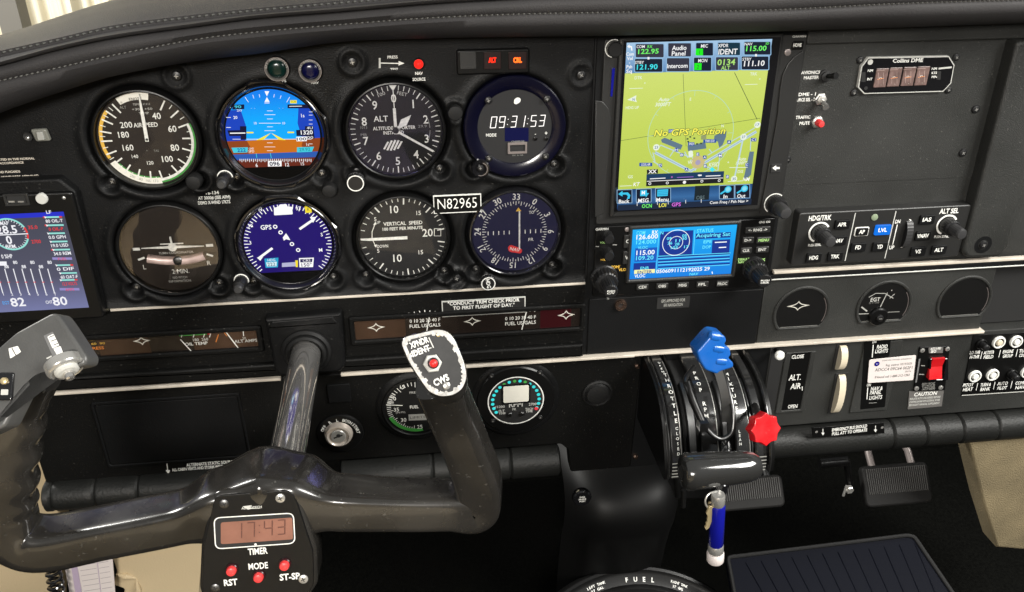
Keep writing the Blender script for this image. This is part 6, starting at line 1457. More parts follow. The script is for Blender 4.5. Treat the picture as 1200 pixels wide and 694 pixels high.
for x, y, w_ in ((130, 479, 0), (267, 465, 1), (109, 684, 0), (323, 662, 1)):
    c_ = tf.q(*ot(x, y), 1); m = MB(); m.lathe([(3.1, .8), (3.0, 1.5), (2.0, 1.9)], 'steel' if w_ else 'dark_steel', c_[0], c_[1], 24)
    m.h = 1.95; m.seg((c_[0] - 1.5, c_[1] - .6), (c_[0] + 1.5, c_[1] + .6), .6, 'black_matte'); m.seg((c_[0] - .6, c_[1] + 1.5), (c_[0] + .6, c_[1] - 1.5), .6, 'black_matte'); on_t(m, 'screw', TP)

# ================================================================ THROTTLE QUADRANT
PRO = [(0, -216.0), (-16, -216.6), (-32, -218.5), (-48, -223), (-62, -231), (-73, -242), (-81, -255), (-87, -266), (-90, -276), (-90, -286)]
_p = catmull([Vector((0, a, b)) for a, b in PRO], 6); _L = [0]
for i in range(1, len(_p)): _L.append(_L[-1] + (_p[i] - _p[i - 1]).length)
pro = []
for i in range(61):
    t = _L[-1] * i / 60; k_ = next((j for j in range(1, len(_L)) if _L[j] >= t), len(_L) - 1); pro.append(_p[k_ - 1].lerp(_p[k_], (t - _L[k_ - 1]) / max(1e-6, _L[k_] - _L[k_ - 1])))
def arc_hit(px, py):
    """where the view ray meets the curved face: x and position along the curve"""
    best = None
    for i, p in enumerate(pro):
        w = P(px, py, p.y); e = abs(w.z - p.z)
        if best is None or e < best[0]: best = (e, w.x, i / 60)
    return best[1], best[2]
def arc_at(s_):                                            # s in 0..1 along the curved face -> point and outward normal
    i = min(len(pro) - 2, max(0, int(s_ * (len(pro) - 1)))); t = s_ * (len(pro) - 1) - i
    p = pro[i].lerp(pro[i + 1], t); d = (pro[i + 1] - pro[i]).normalized(); return p, Vector((0, d.z, -d.y)), d
qf = Fr('throttle_quadrant', 'curved black lever quadrant lettered THROTTLE, PROP RPM and MIXTURE', 'quadrant', 826, 480, 0)
def toQ(mb): mb.V = [tuple(Vector(v) - qf.o) for v in mb.V]; return mb
XL, XR2 = 211.0, 303.0
def arc_strip(x0, x1, off_, mat, name, s0=0.0, s1=1.0, n=36, edge=1.0):
    m = MB(); rows = []
    for i in range(n + 1):
        p, nn, d = arc_at(s0 + (s1 - s0) * i / n)
        def w(x, h): q_ = p + nn * h; return (x, q_.y, q_.z)
        rows.append([w(x0, off_ - 6), w(x0, off_ - edge), w(x0 + edge, off_), w(x1 - edge, off_), w(x1, off_ - edge), w(x1, off_ - 6)])
    m.grid(rows, mat); m.add(rows[-1], [tuple(range(6))], mat); m.add(rows[0], [tuple(range(6))], mat)
    return toQ(m).done(name, qf)
# side cheeks
for x0, x1 in ((XL - 2.5, XL), (XR2, XR2 + 2.5)):
    m = MB(); a = [(x0, p.y, p.z) for p in pro] + [(x0, 4, pro[-1].z), (x0, 4, -216)]; n = len(a)
    m.add(a, [tuple(range(n))], 'black_satin'); b = [(x1, p[1], p[2]) for p in a]; m.add(b, [tuple(reversed(range(n)))], 'black_satin')
    m.grid([a + a[:1], b + b[:1]], 'black_satin'); toQ(m).done('side_cheek', qf)
arc_strip(XL, XR2, -8, 'black_matte', 'inner_face')
lanes = [(212.0, 220.0, 1.2), (221.5, 233.5, 0), (245.5, 258.5, 0), (268.0, 280.5, 0), (289.0, 302.0, 0)]
ax_ = lambda px: arc_hit(px, 450)[0]
arc_strip(XL, XL + 2.4, 1.5, 'quadrant_gloss', 'edge_rib'); arc_strip(ax_(775), ax_(788), 0, 'quadrant_gloss', 'cover_strip'); arc_strip(ax_(790), ax_(792.5), .8, 'black_satin', 'edge_rib')
arc_strip(ax_(811), ax_(831), 0, 'quadrant_gloss', 'cover_strip'); arc_strip(ax_(851), ax_(868), 0, 'quadrant_gloss', 'cover_strip'); arc_strip(ax_(874), ax_(884), 0, 'quadrant_gloss', 'cover_strip'); arc_strip(300.4, XR2, 1.5, 'quadrant_gloss', 'edge_rib')
for _a, _b, _h in ((797, 808, -4), (837, 845, -4), (870.5, 873, -3)): arc_strip(ax_(_a), ax_(_b), _h, 'dark_steel', 'lever_plate', .3, .9)
for _x in (786, 829, 866): arc_strip(ax_(_x), ax_(_x) + .7, .5, 'steel', 'bright_edge', .1, .85, edge=.2)
def arc_text(t, x, s0, s1, size, mat='white'):
    m = MB(); n = len(t)
    for i, ch in enumerate(t):
        if ch == ' ': continue
        s_ = s0 + (s1 - s0) * (i / max(1, n - 1)); p, nn, d = arc_at(s_); up = -d
        vs, fs, a0, a1 = glyphs(ch, .02); k = size / CAPH
        m.add([tuple(Vector((x, p.y, p.z)) + nn * .35 + Vector((1, 0, 0)) * ((gx - (a0 + a1) / 2) * k) + up * ((gz - CAPH / 2) * k)) for gx, gz in vs], fs, mat)
    return m
def lab(t, a, b_, size):
    (x0, s0), (x1, s1) = arc_hit(*a), arc_hit(*b_); toQ(arc_text(t, (x0 + x1) / 2, s0, s1, size)).done('lettering', qf)
lab('THROTTLE', (781, 439), (791, 493), 3.5); lab('OPEN', (773, 425), (776, 437), 2.2); lab('CLOSED', (793, 503), (795, 532), 2.4)
lab('PROP', (815, 438), (820, 457), 3.5); lab('RPM', (825, 473), (828, 489), 3.5); lab('MIXTURE', (852, 438), (863, 478), 3.5); lab('LEAN', (866, 506), (868, 520), 2.4)
m = MB()
for x0 in (214, 287):
    for s_ in (.88, .905, .93, .955, .98): 
        p, nn, d = arc_at(s_); a = p + nn * .5; m.add([(x0 + 1, a.y, a.z + .5), (x0 + 11, a.y, a.z + .5), (x0 + 11, a.y - .1, a.z - .5), (x0 + 1, a.y - .1, a.z - .5)], [(0, 1, 2, 3)], 'dim_white')
toQ(m).done('friction_marks', qf)
# bright retaining bar along the top and friction wire loop
m = MB(); m.tube(catmull([P(x, y, d) for x, y, d in ((813, 430, -45), (803, 445, -70), (808, 462, -82), (818, 484, -92), (826, 500, -98), (838, 512, -102), (848, 514, -103), (858, 505, -100), (859, 482, -92), (853, 455, -78), (846, 432, -60)) ], 5), 2.0, 'dark_steel', 12); toQ(m).done('wire_guard', qf)
m = MB(); m.tube([P(805, 448, -74), P(812, 470, -86), P(824, 497, -98)], [3.2, 3.4, 3.2], 'black_satin', 16); p_ = P(823, 497, -98); m.box(p_.x - 3.6, p_.x + 3.6, p_.y - 5, p_.y + 4, p_.z - 4, p_.z + 4, 'dark_steel'); toQ(m).done('wire_sleeve', qf)
# cast bracket that carries the quadrant, down to the tunnel
m = MB(); a_, b2_ = P(790, 566, -82), P(856, 562, -82)
m.prism(rnd([(a_.x, a_.z + 6), (a_.x + 4, a_.z - 22), (b2_.x, a_.z - 26), (b2_.x + 2, a_.z + 6)], 3), 20, 80, 'black_satin', 3); m.V = [tuple(Vector(v)) for v in m.V]; toQ(m).done('mounting_bracket', qf)
m = MB(); c_ = P(800, 585, -86); m.tube([(c_.x, c_.y, c_.z + 10), (c_.x + 1, c_.y - 1, c_.z - 8)], 2.2, 'dark_steel', 12); toQ(m).done('bracket_rod', qf)
# levers
def lever(name, label, base, top, w, mat):
    f = Fr(name, label, 'lever', base[0], base[1], base[2], 'engine control levers'); return f
lv = Fr('propeller_lever', 'propeller lever with faceted bright blue knob standing at the top of the quadrant', 'lever', 846, 500, -60, 'engine control levers')
def toF(mb, fr): mb.V = [tuple(Vector(v) - fr.o) for v in mb.V]; return mb
m = MB(); a = [P(850, 500, -62), P(850, 470, -88), P(843, 440, -90), P(838, 428, -88)]
rows = []
for i, p in enumerate(catmull(a, 5)):
    rows.append([(p.x - 3.6, p.y - 1.6, p.z), (p.x + 3.6, p.y - 1.6, p.z), (p.x + 3.6, p.y + 1.6, p.z), (p.x - 3.6, p.y + 1.6, p.z)])
m.grid(rows, 'grip_grey', closed=True); toF(m, lv).done('shaft', lv)
# knob: stacked cushions of blue plastic with three deep lobes on the right side
kf = Fr('x', 'x', 'x', 838, 414, -102, tilt=10); bpy.data.objects.remove(kf.root)
kp = [(818, 421), (814, 410), (829, 393), (834, 389), (847, 391), (849, 397), (846, 402), (853, 406), (854, 414), (851, 417), (857, 423), (857, 428), (841, 433), (838, 436), (824, 431)]
kq = ccw(rnd([kf.q(*p) for p in kp], 2.2, 4))
m = MB(); m.prism(kq, -13, 5, 'blue_gloss', 1.5, 4)
m.V = [tuple(kf.M @ Vector(v) + kf.o - lv.o) for v in m.V]; m.done('knob', lv, ang=50)
m = MB(kf)
for a, b in (((834, 395), (845, 397)), ((837, 409), (850, 411)), ((840, 424), (853, 425))):
    p, q_ = kf.q(*a, 5), kf.q(*b, 5); dx = q_[0] - p[0]; m.tube([(p[0] + dx * t, -1.7, p[1] + (q_[1] - p[1]) * t) for t in (-.25, -.18, 0, .5, .86, .97, 1.0)], [1.5, 2.8, 4.0, 4.3, 4.0, 2.6, 1.0], 'blue_gloss', 22)
m.V = [tuple(kf.M @ Vector(v) + kf.o - lv.o) for v in m.V]; m.done('knob_lobes', lv)
lm = Fr('mixture_lever', 'mixture lever with bright red scalloped round knob, pulled down at the right of the quadrant', 'lever', 893, 502, -95, 'engine control levers')
kf = Fr('x', 'x', 'x', 894, 502, -112, tilt=24, yaw=10); bpy.data.objects.remove(kf.root)
m = MB(); pts = []; NL = 8
for i in range(NL * 8):
    a = TAU * i / (NL * 8); k_ = abs(math.sin(NL * a / 2 + .4)); pts.append((13.6 * (1 - .16 * k_) * math.cos(a), 13.6 * (1 - .16 * k_) * math.sin(a)))
m.prism(pts, -4, 5, 'red_gloss', .6, 2); m.V = [tuple(kf.M @ Vector(v) + kf.o - lm.o) for v in m.V]; m.done('knob', lm, ang=50)
m = MB(); m.tube([P(882, 470, -50), P(887, 482, -80), P(893, 500, -104)], [3, 3, 3], 'dark_steel', 14); toF(m, lm).done('shaft', lm)
lt = Fr('throttle_lever', 'throttle lever with wide glossy black T-handle pulled fully back', 'lever', 848, 550, -130, 'engine control levers')
m = MB(); c0 = P(806, 553, -140); c1 = P(886, 546, -140); L = (c1 - c0); rows = []
for t, r_ in ((-.10, 5), (-.095, 10), (-.07, 13.0), (-.02, 14.6), (.1, 14.8), (.35, 14.0), (.6, 13.2), (.85, 12.2), (.96, 11.0), (1.04, 8), (1.07, 4)):
    c = c0 + L * t; rows.append([(c.x, c.y + r_ * math.cos(TAU * i / 40), c.z + r_ * 1.0 * math.sin(TAU * i / 40)) for i in range(40)])
m.grid(rows, 'handle_gloss', closed=True); m.add(rows[0], [tuple(range(40))], 'black_matte'); m.add(rows[-1], [tuple(range(40))], 'handle_gloss'); toF(m, lt).done('handle', lt)
m = MB(); m.tube([P(850, 516, -80), P(851, 528, -115), P(846, 546, -138), P(843, 566, -146), P(843, 580, -146)], [4, 4, 6, 7.5, 5], 'black_gloss', 20); toF(m, lt).done('stem', lt)
# keys and key fob hanging below
kf2 = Fr('key_bunch', 'small bunch of brass-coloured keys hanging below the throttle handle', 'keys', 833, 600, -152)
m = MB()
for dx, yy, rt in ((0, 0, -6), (3, -2.6, -2), (-2.4, -5, -10)):
    pts = rnd([(-4, 10), (4, 10), (4.6, 3), (2.2, 0), (2.0, -11), (.2, -13.5), (-1.8, -11), (-1.0, -8.5), (-2.0, -7), (-1.2, -4.8), (-2.2, -2.5), (-2.2, 0), (-4.6, 3)], .6)
    c, s_ = math.cos(R(rt)), math.sin(R(rt)); mm = MB(); mm.prism([(x * c - z * s_ + dx, x * s_ + z * c + 1) for x, z in pts], -yy, -yy + 1.6, 'brass', .2); mm.done('key', kf2)
m = MB(); m.tube([(7 * math.cos(a), -3 + 2 * math.sin(a), 14 + 7 * math.sin(a)) for a in [TAU * i / 24 for i in range(25)]], .8, 'steel', 8, cap=False); m.done('ring', kf2)
ff = Fr('key_fob', 'royal blue cylindrical key fob with white metal ends, hanging at the throttle', 'key fob', 839, 615, -156)
a = ff.q(842, 574); b = ff.q(838, 657)
A_, B_ = Vector((a[0], 0, a[1])), Vector((b[0], 0, b[1]))
def seg_t(t0, t1, r_, mat, name):
    m = MB(); m.tube([A_.lerp(B_, t0), A_.lerp(B_, t0 + .015), A_.lerp(B_, t1 - .015), A_.lerp(B_, t1)], [r_ * .9, r_, r_, r_ * .9], mat, 32); m.done(name, ff)
seg_t(.06, .2, 5.4, 'steel', 'upper_collar'); seg_t(.2, .76, 5.9, 'deep_blue', 'barrel'); seg_t(.76, .87, 6.2, 'steel', 'lower_collar'); seg_t(.87, 1.0, 6.9, 'label_paper', 'end_cap')

# ================================================================ LOWER RIGHT ITEMS
ol2 = lambda x, y: (900 + x / 2.143, 370 + y / 2.143)
f = GP('alternate_air_control', 'black slotted plate lettered ALT. AIR with CLOSE above and OPEN below', 'control', 932, 447, 0)
m = MB(f); m.frame(prect(f, 914, 413, 949, 483, 1.5), prect(f, 921, 414, 943, 480, 1), -.5, 1.6, 'panel_paint', -.4, .6); m.done('surround', f)
m = MB(f); m.prism(prect(f, 921, 414, 943, 480, 1.0), -.4, .6, 'black_satin', .2); m.h = .7
m.text('CLOSE', *ol2(75, 103), 4, 'white', 14, off=.03); m.text('ALT.', *ol2(68, 155), 6.4, 'white', 14, off=.02); m.text('AIR', *ol2(70, 177), 6.4, 'white', 12, off=.02); m.text('OPEN', *ol2(62, 228), 4, 'white', 11, off=.03); m.pline(ol2(86, 178), ol2(86, 188), .7, 'white'); m.done('plate', f)
f = GP('air_lever', 'white round lever knob in the dark slot left of the ALT. AIR plate', 'lever', 906, 440, 0)
m = MB(f); m.prism(prect(f, 899, 408, 913, 480, 1.5), -.5, 1.0, 'black_matte', .3); m.done('slot', f)
m = MB(f); c = f.q(914, 417, 12); m.tube([(c[0], 0, c[1]), (c[0], -10, c[1])], 2, 'black_satin', 12); m.lathe([(2, 8), (4.2, 9.5), (4.6, 11.5), (3.8, 13.4), (1.6, 14.2)], 'white', c[0], c[1], 28); m.done('knob', f)
for lab, x, ya, yb in (('upper cream dimmer wheel, only its lower half showing below the trim strip', 985, 400, 429), ('lower cream dimmer wheel in its upright slot, the taller one', 981, 439, 482)):
    f = GP('dimmer_wheel', lab, 'thumbwheel', x, (ya + yb) / 2, 0); f.root['group'] = 'cream dimmer wheels'
    m = MB(f); cx, cz = f.q(x, (ya + yb) / 2); kx, kz = f.sc(x, (ya + yb) / 2); hh = (yb - ya) * kz / 2
    if ya == 400: hh -= 1.0; cz -= 3.2
    m.prism(rect(cx + .5, cz, 13, 2 * hh + 3, 1), -.6, .9, 'black_matte', .3); m.done('slot', f)
    m = MB(f); rows = []
    for i in range(31):
        a = PI * i / 30; rd = (1.03 if i % 2 else 1.0); rows.append([(cx - 3.2 + dx, -1 - 8 * math.sin(a) * rd, cz + hh * math.cos(a)) for dx in (0, .8, 5.6, 6.4)])
    m.grid(rows, 'cream')
    for s_ in (0, 3): m.add([r_[s_] for r_ in rows], [tuple(range(31))], 'cream')
    m.done('wheel', f, ang=60)
f = GP('lighting_placard', 'black recessed plate lettered RADIO LIGHTS above and NAV & PANEL LIGHTS below', 'placard', 1027, 442, 0)
m = MB(f); m.prism(prect(f, 1004, 401, 1048, 482, 1.5), -1, 1.4, 'panel_paint', 1.0); m.done('surround', f)
m = MB(f, 1.5); m.ppoly([(1013, 400), (1044, 398), (1037, 477), (1008, 480)], 'black_satin', 1)
ov = lambda x, y: (1000 + x / 5.785, 380 + y / 5.785)
for t, x, y, w in (('RADIO', 197, 152, 70), ('LIGHTS', 192, 182, 84), ('NAV &', 160, 436, 78), ('PANEL', 152, 463, 74), ('LIGHTS', 152, 497, 84)): m.text(t, *ov(x, y), 4.2, 'white', w / 5.785, off=.03)
m.text('ON', *ov(142, 120), 3, 'white', 4.5, off=.03); m.pline(ov(135, 140), ov(128, 225), .9, 'white'); m.text('ON', *ov(105, 412), 3, 'white', 4.5, off=.03); m.pline(ov(98, 430), ov(92, 510), .9, 'white'); m.pline(ov(105, 535), ov(160, 532), .3, 'soft_white'); m.done('plate', f)
f = GP('beacon_sticker', 'white paper sticker with small round emblem and typed registration code, over the lighting plate', 'sticker', 1045, 432, -2.4)
m = MB(f); st = rnd([f.q(*ov(*p)) for p in ((108, 240), (425, 208), (405, 378), (95, 398))][::-1], 1.6); m.prism(st, 0, .3, 'label_paper', .08); m.h = .34
c = f.q(*ov(160, 270), .4); m.disc(c[0], c[1], 2.7, 'maroon', 30); m.disc(c[0], c[1], 2.2, 'deep_blue', 30); m.poly([(c[0] - 1.7, c[1] + 1), (c[0], c[1] - .6), (c[0] + 1.7, c[1] + 1), (c[0], c[1] - .1)], 'white')
m.text('OCEANIC AND ATMOSPHERIC ADMINISTRATION', *ov(295, 240), 1.5, 'label_grey', 34); m.text('Reg. expires 10/19/2020', *ov(310, 272), 2.5, 'label_grey', 30, off=.01); m.text('ADCC4 09C64 002F1', *ov(275, 302), 3.4, 'label_grey', 43, off=.01); m.text('2DCCA', *ov(372, 320), 1.8, 'label_grey', 7); m.text('If found call 1-888-212-7283', *ov(265, 352), 2.6, 'label_grey', 40, off=.01); m.done('paper', f)
f = GP('isolation_switch', 'bright red rocker switch on a black plate held by four steel screws', 'switch', 1092, 428, 0)
m = MB(f); sp4 = rnd([f.q(*ov(*p), 1) for p in ((448, 155), (655, 148), (620, 448), (408, 455))][::-1], 1.4); m.prism(sp4, -.4, 1.4, 'black_satin', .4); m.h = 1.5
m.ppoly([ov(510, 158), ov(610, 155), ov(606, 195), ov(512, 197)], 'label_grey'); m.text('AUTO X-FEED', *ov(560, 165), 2.4, 'white', 12, off=.04); m.text('ISO', *ov(545, 185), 2.8, 'white', 6, off=.04); m.pline(ov(450, 235), ov(425, 395), 1.6, 'grey_print'); m.pline(ov(460, 280), ov(485, 282), .9, 'dim_white'); m.pline(ov(445, 340), ov(480, 341), .9, 'dim_white')
for i, y in enumerate((402, 415, 428, 440)): m.text('RESET CIRCUIT BREAKER'[i * 2:i * 2 + 14], *ov(510, y), 1.6, 'dim_white', 15, off=.02)
m.done('plate', f)
m = MB(f); m.frame(rnd([f.q(*ov(*p), 2) for p in ((515, 232), (640, 228), (640, 375), (505, 382))][::-1], 1.5), rnd([f.q(*ov(*p), 2) for p in ((528, 240), (624, 236), (606, 370), (518, 372))][::-1], 1.5), 1, 3.4, 'black_gloss', 1, .4); m.done('switch_frame', f)
rq = [f.q(*ov(*p), 5) for p in ((527, 242), (620, 238), (604, 366), (520, 370))]; m = MB(f)
xm0, xm1 = (rq[0][0] + rq[3][0]) / 2, (rq[1][0] + rq[2][0]) / 2; zt_, zb_ = rq[0][1], rq[3][1]; zm = zt_ * .55 + zb_ * .45; rows = []
for z_, h in ((zt_, 1), (zt_, 4.5), (zt_ * .8 + zb_ * .2, 3.6), (zm, 2.8), (zm * .5 + zb_ * .5, 4.8), (zb_ + .3, 7), (zb_, 6.4), (zb_, 1)): rows.append([(xm0, -h + .5, z_), (xm0 + .5, -h, z_), (xm1 - .5, -h, z_), (xm1, -h + .5, z_)])
m.grid(rows, 'red_gloss')
for s_ in (0, 3): m.add([r_[s_] for r_ in rows], [tuple(range(8))], 'red_gloss')
m.done('rocker', f, ang=25)
for x, y in ((468, 178), (637, 168), (428, 436), (592, 430)): screw(f, f, *ov(x, y), 2.4, 1.4, SCREW_S)
f = GP('caution_placard', 'grey placard headed CAUTION with three lines of small print', 'placard', 1084, 470, -.2)
m = MB(f); cp = rnd([f.q(*ov(*p)) for p in ((378, 456), (612, 448), (598, 555), (366, 576))][::-1], .6); m.prism(cp, 0, .5, 'label_grey', .1); m.h = .55; m.text('CAUTION', *ov(490, 472), 4.0, 'white', 26, off=.03)
for i, t in enumerate(('ISOLATE AUTO CROSSFEED BEFORE', 'STARTING ENGINE WITH EXTERNAL POWER', 'SEE FLIGHT MANUAL SUPPLEMENT')): m.text(t, *ov(487 - i * 3, 500 + i * 21), 2.2, 'soft_white', 35, off=.03)
m.done('plate', f)
f = GP('breaker_placard', 'black breaker panel lettered with circuit names in two rows under the push buttons', 'placard', 1170, 430, 0)
m = MB(f); m.prism([f.q(1141, 393, 1), f.q(1290, 385, 1), f.q(1290, 455, 1), f.q(1127, 464, 1)][::-1], -.4, 1.0, 'black_satin', .3); m.h = 1.1
m.pline((1127, 463.5), (1280, 454), .9, 'soft_white')
for t1, t2, x, y in (('LO THR', 'H-THR', 826, 192), ('ALT/STR', 'FIELD', 920, 192), ('ENGINE', 'GROUP', 1050, 185), ('TURN', 'COORD', 1160, 180), ('PITOT', 'HEAT', 780, 412), ('TURN &', 'BANK', 898, 410), ('AUTO', 'PILOT', 1012, 402), ('COMM', 'NAV', 1135, 398)): m.text(t1, *ov(x, y), 3.6, 'white', 12, off=.04); m.text(t2, *ov(x - 3, y + 30), 3.6, 'white', 11, off=.04)
for x, y in ((868, 205), (992, 195), (1108, 190), (838, 420), (955, 412), (1072, 405)): m.pline(ov(x + 6, y - 20), ov(x - 6, y + 30), .6, 'white')
m.done('plate', f)
for x, y, on, lab in ((982, 120, 1, 'white ringed breaker button in the top row, left of the other bright one'), (1100, 115, 1, 'white ringed breaker button in the top row, nearest the right picture edge'), (820, 350, 1, 'white ringed breaker button at the left end of the lower row'), (940, 340, 1, 'white ringed breaker button second from the left in the lower row'), (1172, 322, 1, 'white ringed breaker button cut by the picture edge in the lower row'), (862, 130, 0, 'black breaker button at the left end of the top row'), (1068, 335, 0, 'black breaker button in the lower row between white ringed ones')):
    f = Fr('breaker_button', lab, 'breaker', *ov(x, y), -1.0, 'circuit breaker buttons')
    m = MB(f)
    if on:
        m.lathe([(6.4, 0), (6.4, 1.6), (6.0, 2.3), (4.9, 2.4), (4.7, 1.2)], 'white', seg=36, cap=False); m.h = 1.0; m.disc(0, 0, 4.8, 'black_matte', 30); m.done('collar', f)
        m = MB(f); m.lathe([(3.2, 1), (3.1, 2.6), (2.5, 3.3), (1, 3.5)], 'cream' if x == 982 else 'white', seg=30); m.done('button', f)
    else:
        m.lathe([(5.4, 0), (5.4, 2), (4.8, 2.8), (4, 2.6)], 'black_satin', seg=36); m.done('collar', f); m = MB(f); m.lathe([(3.4, 2), (3.3, 9), (2.6, 10), (1, 10.4)], 'knob_black', seg=30); m.done('button', f)
f = Fr('gear_placard', 'narrow black placard with two arrows and two lines of white text on the knee pad', 'placard', 995, 505, -18)
m = MB(f); gp = rnd([f.q(*ol2(*p)) for p in ((110, 281), (290, 268), (292, 295), (112, 306))][::-1], 1); m.prism(gp, -1, .6, 'black_satin', .2); m.h = .7
m.text('EMERGENCY BUS SHOULD', *ol2(205, 282), 3.4, 'white', 40, off=.05, rot=3); m.text('PULL ATT TO OPERATE', *ol2(205, 292), 3.4, 'white', 40, off=.05, rot=3)
for x, y in ((138, 292), (270, 284)): m.pline(ol2(x, y - 8), ol2(x, y + 6), .6, 'white'); m.ppoly([ol2(x - 4, y + 2), ol2(x + 4, y + 2), ol2(x, y + 9)], 'white')
for x, y in ((122, 292), (287, 281)): m.disc(*f.q(*ol2(x, y), .8), 1.4, 'steel', 14)
m.done('plate', f)

# ================================================================ FOOTWELL
def pedal(label, px, py, y, w, ww, hh, tube_px):
    f = Fr('rudder_pedal', label, 'pedal', px, py, y, 'rudder pedals', tilt=38)
    m = MB(f); m.prism(rect(0, 0, ww, hh, 7, 5), -9, 0, 'pedal_rubber', 2.5)
    pad = m.done('pad', f)
    m = MB(f)
    n = int(ww / 2.6)
    for i in range(n):
        x = -ww / 2 + 5 + i * (ww - 10) / (n - 1); m.prism(rect(x, hh * .12, 1.1, hh * .62), -.2, 1.2, 'pedal_rib', .3, 1)
    o = m.done('grip_ribs', pad); o['kind'] = 'stuff'
    for sx in (-1, 1):
        m = MB(f); m.tube([(sx * ww * .30, 6, hh * .42), (sx * ww * .30, 10, hh * .8), (sx * ww * .26, 14, hh * 1.05)], 4.0, 'pink_metal' if tube_px else 'dark_steel', 14); m.done('bracket', f)
    return f
pedal('wide ribbed rubber rudder pedal in the right footwell with two pale bracket arms', 1052, 568, 60, 0, 80, 46, True)
pedal('ribbed rubber rudder pedal just right of the throttle handle', 880, 578, 30, 0, 74, 34, False)
f = Fr('pedal_linkage', 'dark metal pedal linkage with small bright bolt left of the wide pedal', 'linkage', 990, 560, 70)
m = MB(f); m.tube([f.q(960, 543) [0:1] + (0,) + f.q(960, 543)[1:], f.q(992, 540)[0:1] + (0,) + f.q(992, 540)[1:]], 6, 'black_satin', 16); a = f.q(992, 540); b = f.q(997, 575); m.tube([(a[0], 0, a[1]), (b[0], 0, b[1])], 4, 'black_satin', 14); m.done('arm', f)
m = MB(f); a = f.q(996, 575, 8); m.lathe([(5, 4), (5, 8), (4, 9)], 'steel', a[0], a[1], 6); m.tube([(a[0] - 4, -6, a[1] + 6), (a[0] - 6, -7, a[1] - 8)], 1.4, 'steel', 10); m.done('bolt', f)
# fuel selector dial low in the centre
f = Fr('fuel_selector', 'large round black fuel selector ring lettered FUEL, cut off by the bottom edge', 'fuel selector', 758, 840, -80, tilt=48)
r0 = (f.q(758, 840)[1] - f.q(757, 663)[1]) * -1
RR = abs(f.q(764, 659)[1]) - 4
m = MB(f); m.lathe([(RR + 4, -20), (RR + 3, -1), (RR + 1, 2), (RR - 2, 2.6), (RR - 4, 1.4), (RR - 7, .4), (RR - 17, .4), (RR - 19, 2.2), (RR - 22, 3.2), (RR - 26, 1.5), (RR - 28, -6)], 'black_satin', seg=110); m.done('ring', f)
m = MB(f, .55)
def cur(t, a0, a1, rad, cap):
    n = len(t)
    for i, ch in enumerate(t):
        if ch == ' ': continue
        a = a0 + (a1 - a0) * i / max(1, n - 1); m.ltext(ch, rad * math.sin(R(a)), rad * math.cos(R(a)), cap, 'white', rot=-a, off=.05)
def angp(px, py): x, z = f.q(px, py); return math.degrees(math.atan2(x, z))
cur('FUEL', angp(734, 677), angp(765, 675), RR - 12, 4.6)
cur('LEFT TANK', angp(688, 688), angp(708, 683), RR - 9.5, 2.6); cur('37 GAL', angp(693, 692), angp(706, 688), RR - 14, 2.6)
cur('RIGHT TANK', angp(789, 672), angp(808, 676), RR - 9.5, 2.6); cur('37 GAL', angp(791, 677), angp(803, 680), RR - 14, 2.6); m.done('lettering', f)
# rounded centre tunnel behind it, running down to the floor
k = MB(); rows = []
for y, z in catmull([Vector((a_, b_)).to_3d() for a_, b_ in ((120, -372), (60, -376), (18, -390), (2, -412), (4, -440), (18, -480), (34, -560), (40, -632))], 5) and [(v.x, v.y) for v in catmull([Vector((a_, b_)).to_3d() for a_, b_ in ((120, -372), (60, -376), (18, -390), (2, -412), (4, -440), (18, -480), (34, -560), (40, -632))], 5)]:
    rows.append([(212 + 62 * t, y + 40 * abs(t) ** 4, z - 8 * abs(t) ** 4) for t in [j / 10 - 1 for j in range(21)]])
k.grid(rows, 'tunnel_black'); o = k.done('tunnel_cover', kind='structure')
# floor mat: ribbed tray
mat_px = [(850, 652), (1062, 626), (1072, 628), (1135, 720), (1100, 760), (870, 760)]
f = Fr('floor_mat', 'dark blue-black ribbed rubber floor mat in the lower right corner', 'floor mat', 980, 690, -40, tilt=70)
m = MB(f); mp = rnd([f.q(*p) for p in mat_px][::-1], 6, 5); m.prism(mp, -6, 0, 'mat_rubber', 1.5); m.done('tray', f)
m = MB(f); ip = inset(ccw(mp), 5); m.lpath(ip, 1, 'mat_rubber', True) if False else None; m.frame(ccw(mp), inset(ccw(mp), 4), 0, 3.2, 'rubber', 0, 1.0); m.done('rim', f)
m = MB(f)
for i in range(12):
    x0 = 880 + i * 18; a = f.q(x0 - 6, 655 - (x0 - 850) * .115 + 8); b = f.q(x0 + 28, 720)
    m.tube([(a[0], -.4, a[1]), (b[0], -.4, b[1])], .5, 'mat_rubber', 8)
o = m.done('ribs', f); o['kind'] = 'stuff'
# right side: beige trim
f = Fr('side_trim', 'beige carpeted side panel at the lower right edge', 'side panel', 1170, 575, -10)
m = MB(f); m.prism([f.q(*p) for p in ((1134, 500), (1139, 535), (1152, 590), (1168, 642), (1260, 650), (1260, 500))][::-1], -25, 0, 'beige_carpet', 3); m.done('panel', f)
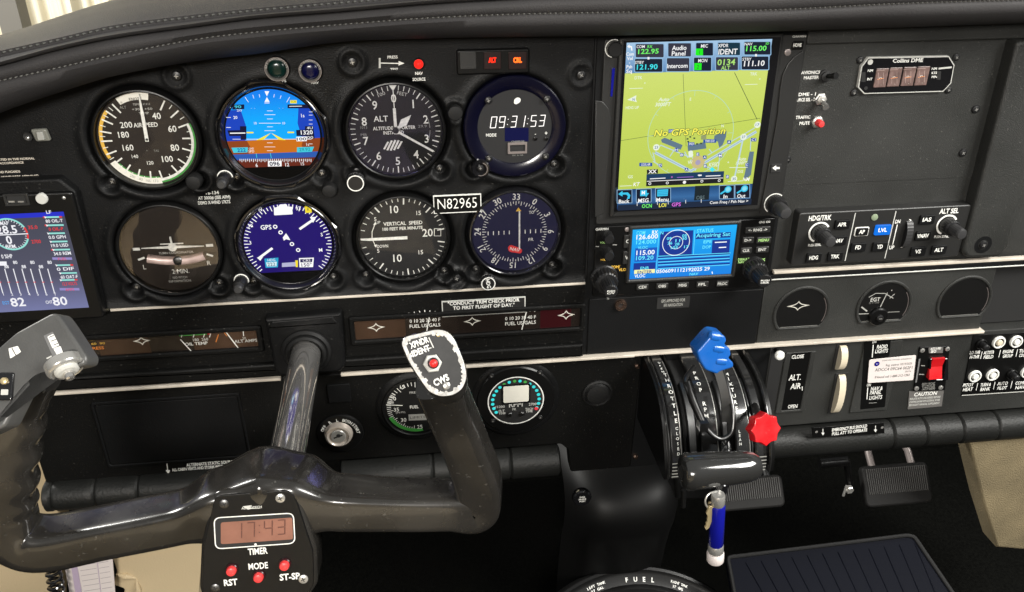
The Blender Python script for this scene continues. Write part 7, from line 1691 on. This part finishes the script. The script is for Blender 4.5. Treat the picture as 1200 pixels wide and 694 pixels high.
# left: beige side wall and pocket with papers
f = Fr('side_wall', 'pale beige upholstered side wall showing behind the left yoke horn', 'side wall', 20, 560, 60)
m = MB(f); m.prism([f.q(*p) for p in ((-120, 440), (72, 440), (66, 760), (-120, 760))][::-1], -30, 0, 'upholstery', 6); m.done('panel', f)
f = Fr('seat_pocket', 'pale beige creased pocket under the left yoke arm', 'pocket', 180, 670, 30)
m = MB(f); pts = [f.q(*p) for p in ((122, 620), (240, 612), (233, 694), (236, 760), (140, 760), (146, 690), (133, 686), (137, 670), (132, 655))]
m.prism(rnd(pts[::-1], 3), -25, 0, 'upholstery', 1.2, 2); m.done('front', f)
m = MB(f)
for a, b, w_ in (((136, 673), (160, 678), 3.4), ((160, 679), (165, 702), 3.0)):
    p, q_ = f.q(*a), f.q(*b); m.tube([(p[0], 0, p[1]), ((p[0] + q_[0]) / 2, -1.6, (p[1] + q_[1]) / 2 + 1.5), (q_[0], 0, q_[1])], [.6, w_, .6], 'upholstery', 12)
m.done('crease', f)
f = Fr('checklist_sheet', 'printed paper sheet with violet band standing beside the beige pocket', 'paper', 106, 675, 18)
pp = ((74, 655), (131, 645), (140, 760), (94, 760)); m = MB(f); m.prism([f.q(*p) for p in pp][::-1], -1, 0, 'paper'); m.h = .05
for i in range(16):
    t = i / 15; y = 664 + t * 90; m.pline((93 + t * 16, y - 1), (112 + t * 16, y - 4), .5, 'paper_print')
    m.pline((115 + t * 14, y - 4), (127 + t * 14, y - 6), .5, 'paper_print')
m.ppoly([(83, 662), (90, 661), (104, 740), (96, 742)], 'paper_violet'); m.pline((113.5, 655), (125, 750), .5, 'paper_violet'); m.done('sheet', f)
f = Fr('headset_cord', 'black coiled headset cord beside the paper sheet', 'cord', 66, 685, 10)
m = MB(f); a = f.q(64, 655); b = f.q(80, 760); pts = []
for i in range(160):
    t = i / 159; th = TAU * 14 * t; pts.append((a[0] + (b[0] - a[0]) * t + 6.5 * math.cos(th), -6 - 5 * math.sin(th), a[1] + (b[1] - a[1]) * t))
m.tube(pts, 1.7, 'black_gloss', 8); m.done('coil', f)
# pilot seat below and behind the camera (it is what the lower dials mirror)
m = MB(); m.box(-520, 60, -1150, -420, -420, -330, 'upholstery'); m.box(-520, 60, -1250, -1130, -420, 40, 'upholstery')
o = m.done('pilot_seat'); o['label'] = 'beige pilot seat facing the panel, mirrored faintly in the dial glass'; o['category'] = 'seat'
bpy.data.objects.remove(_fo)
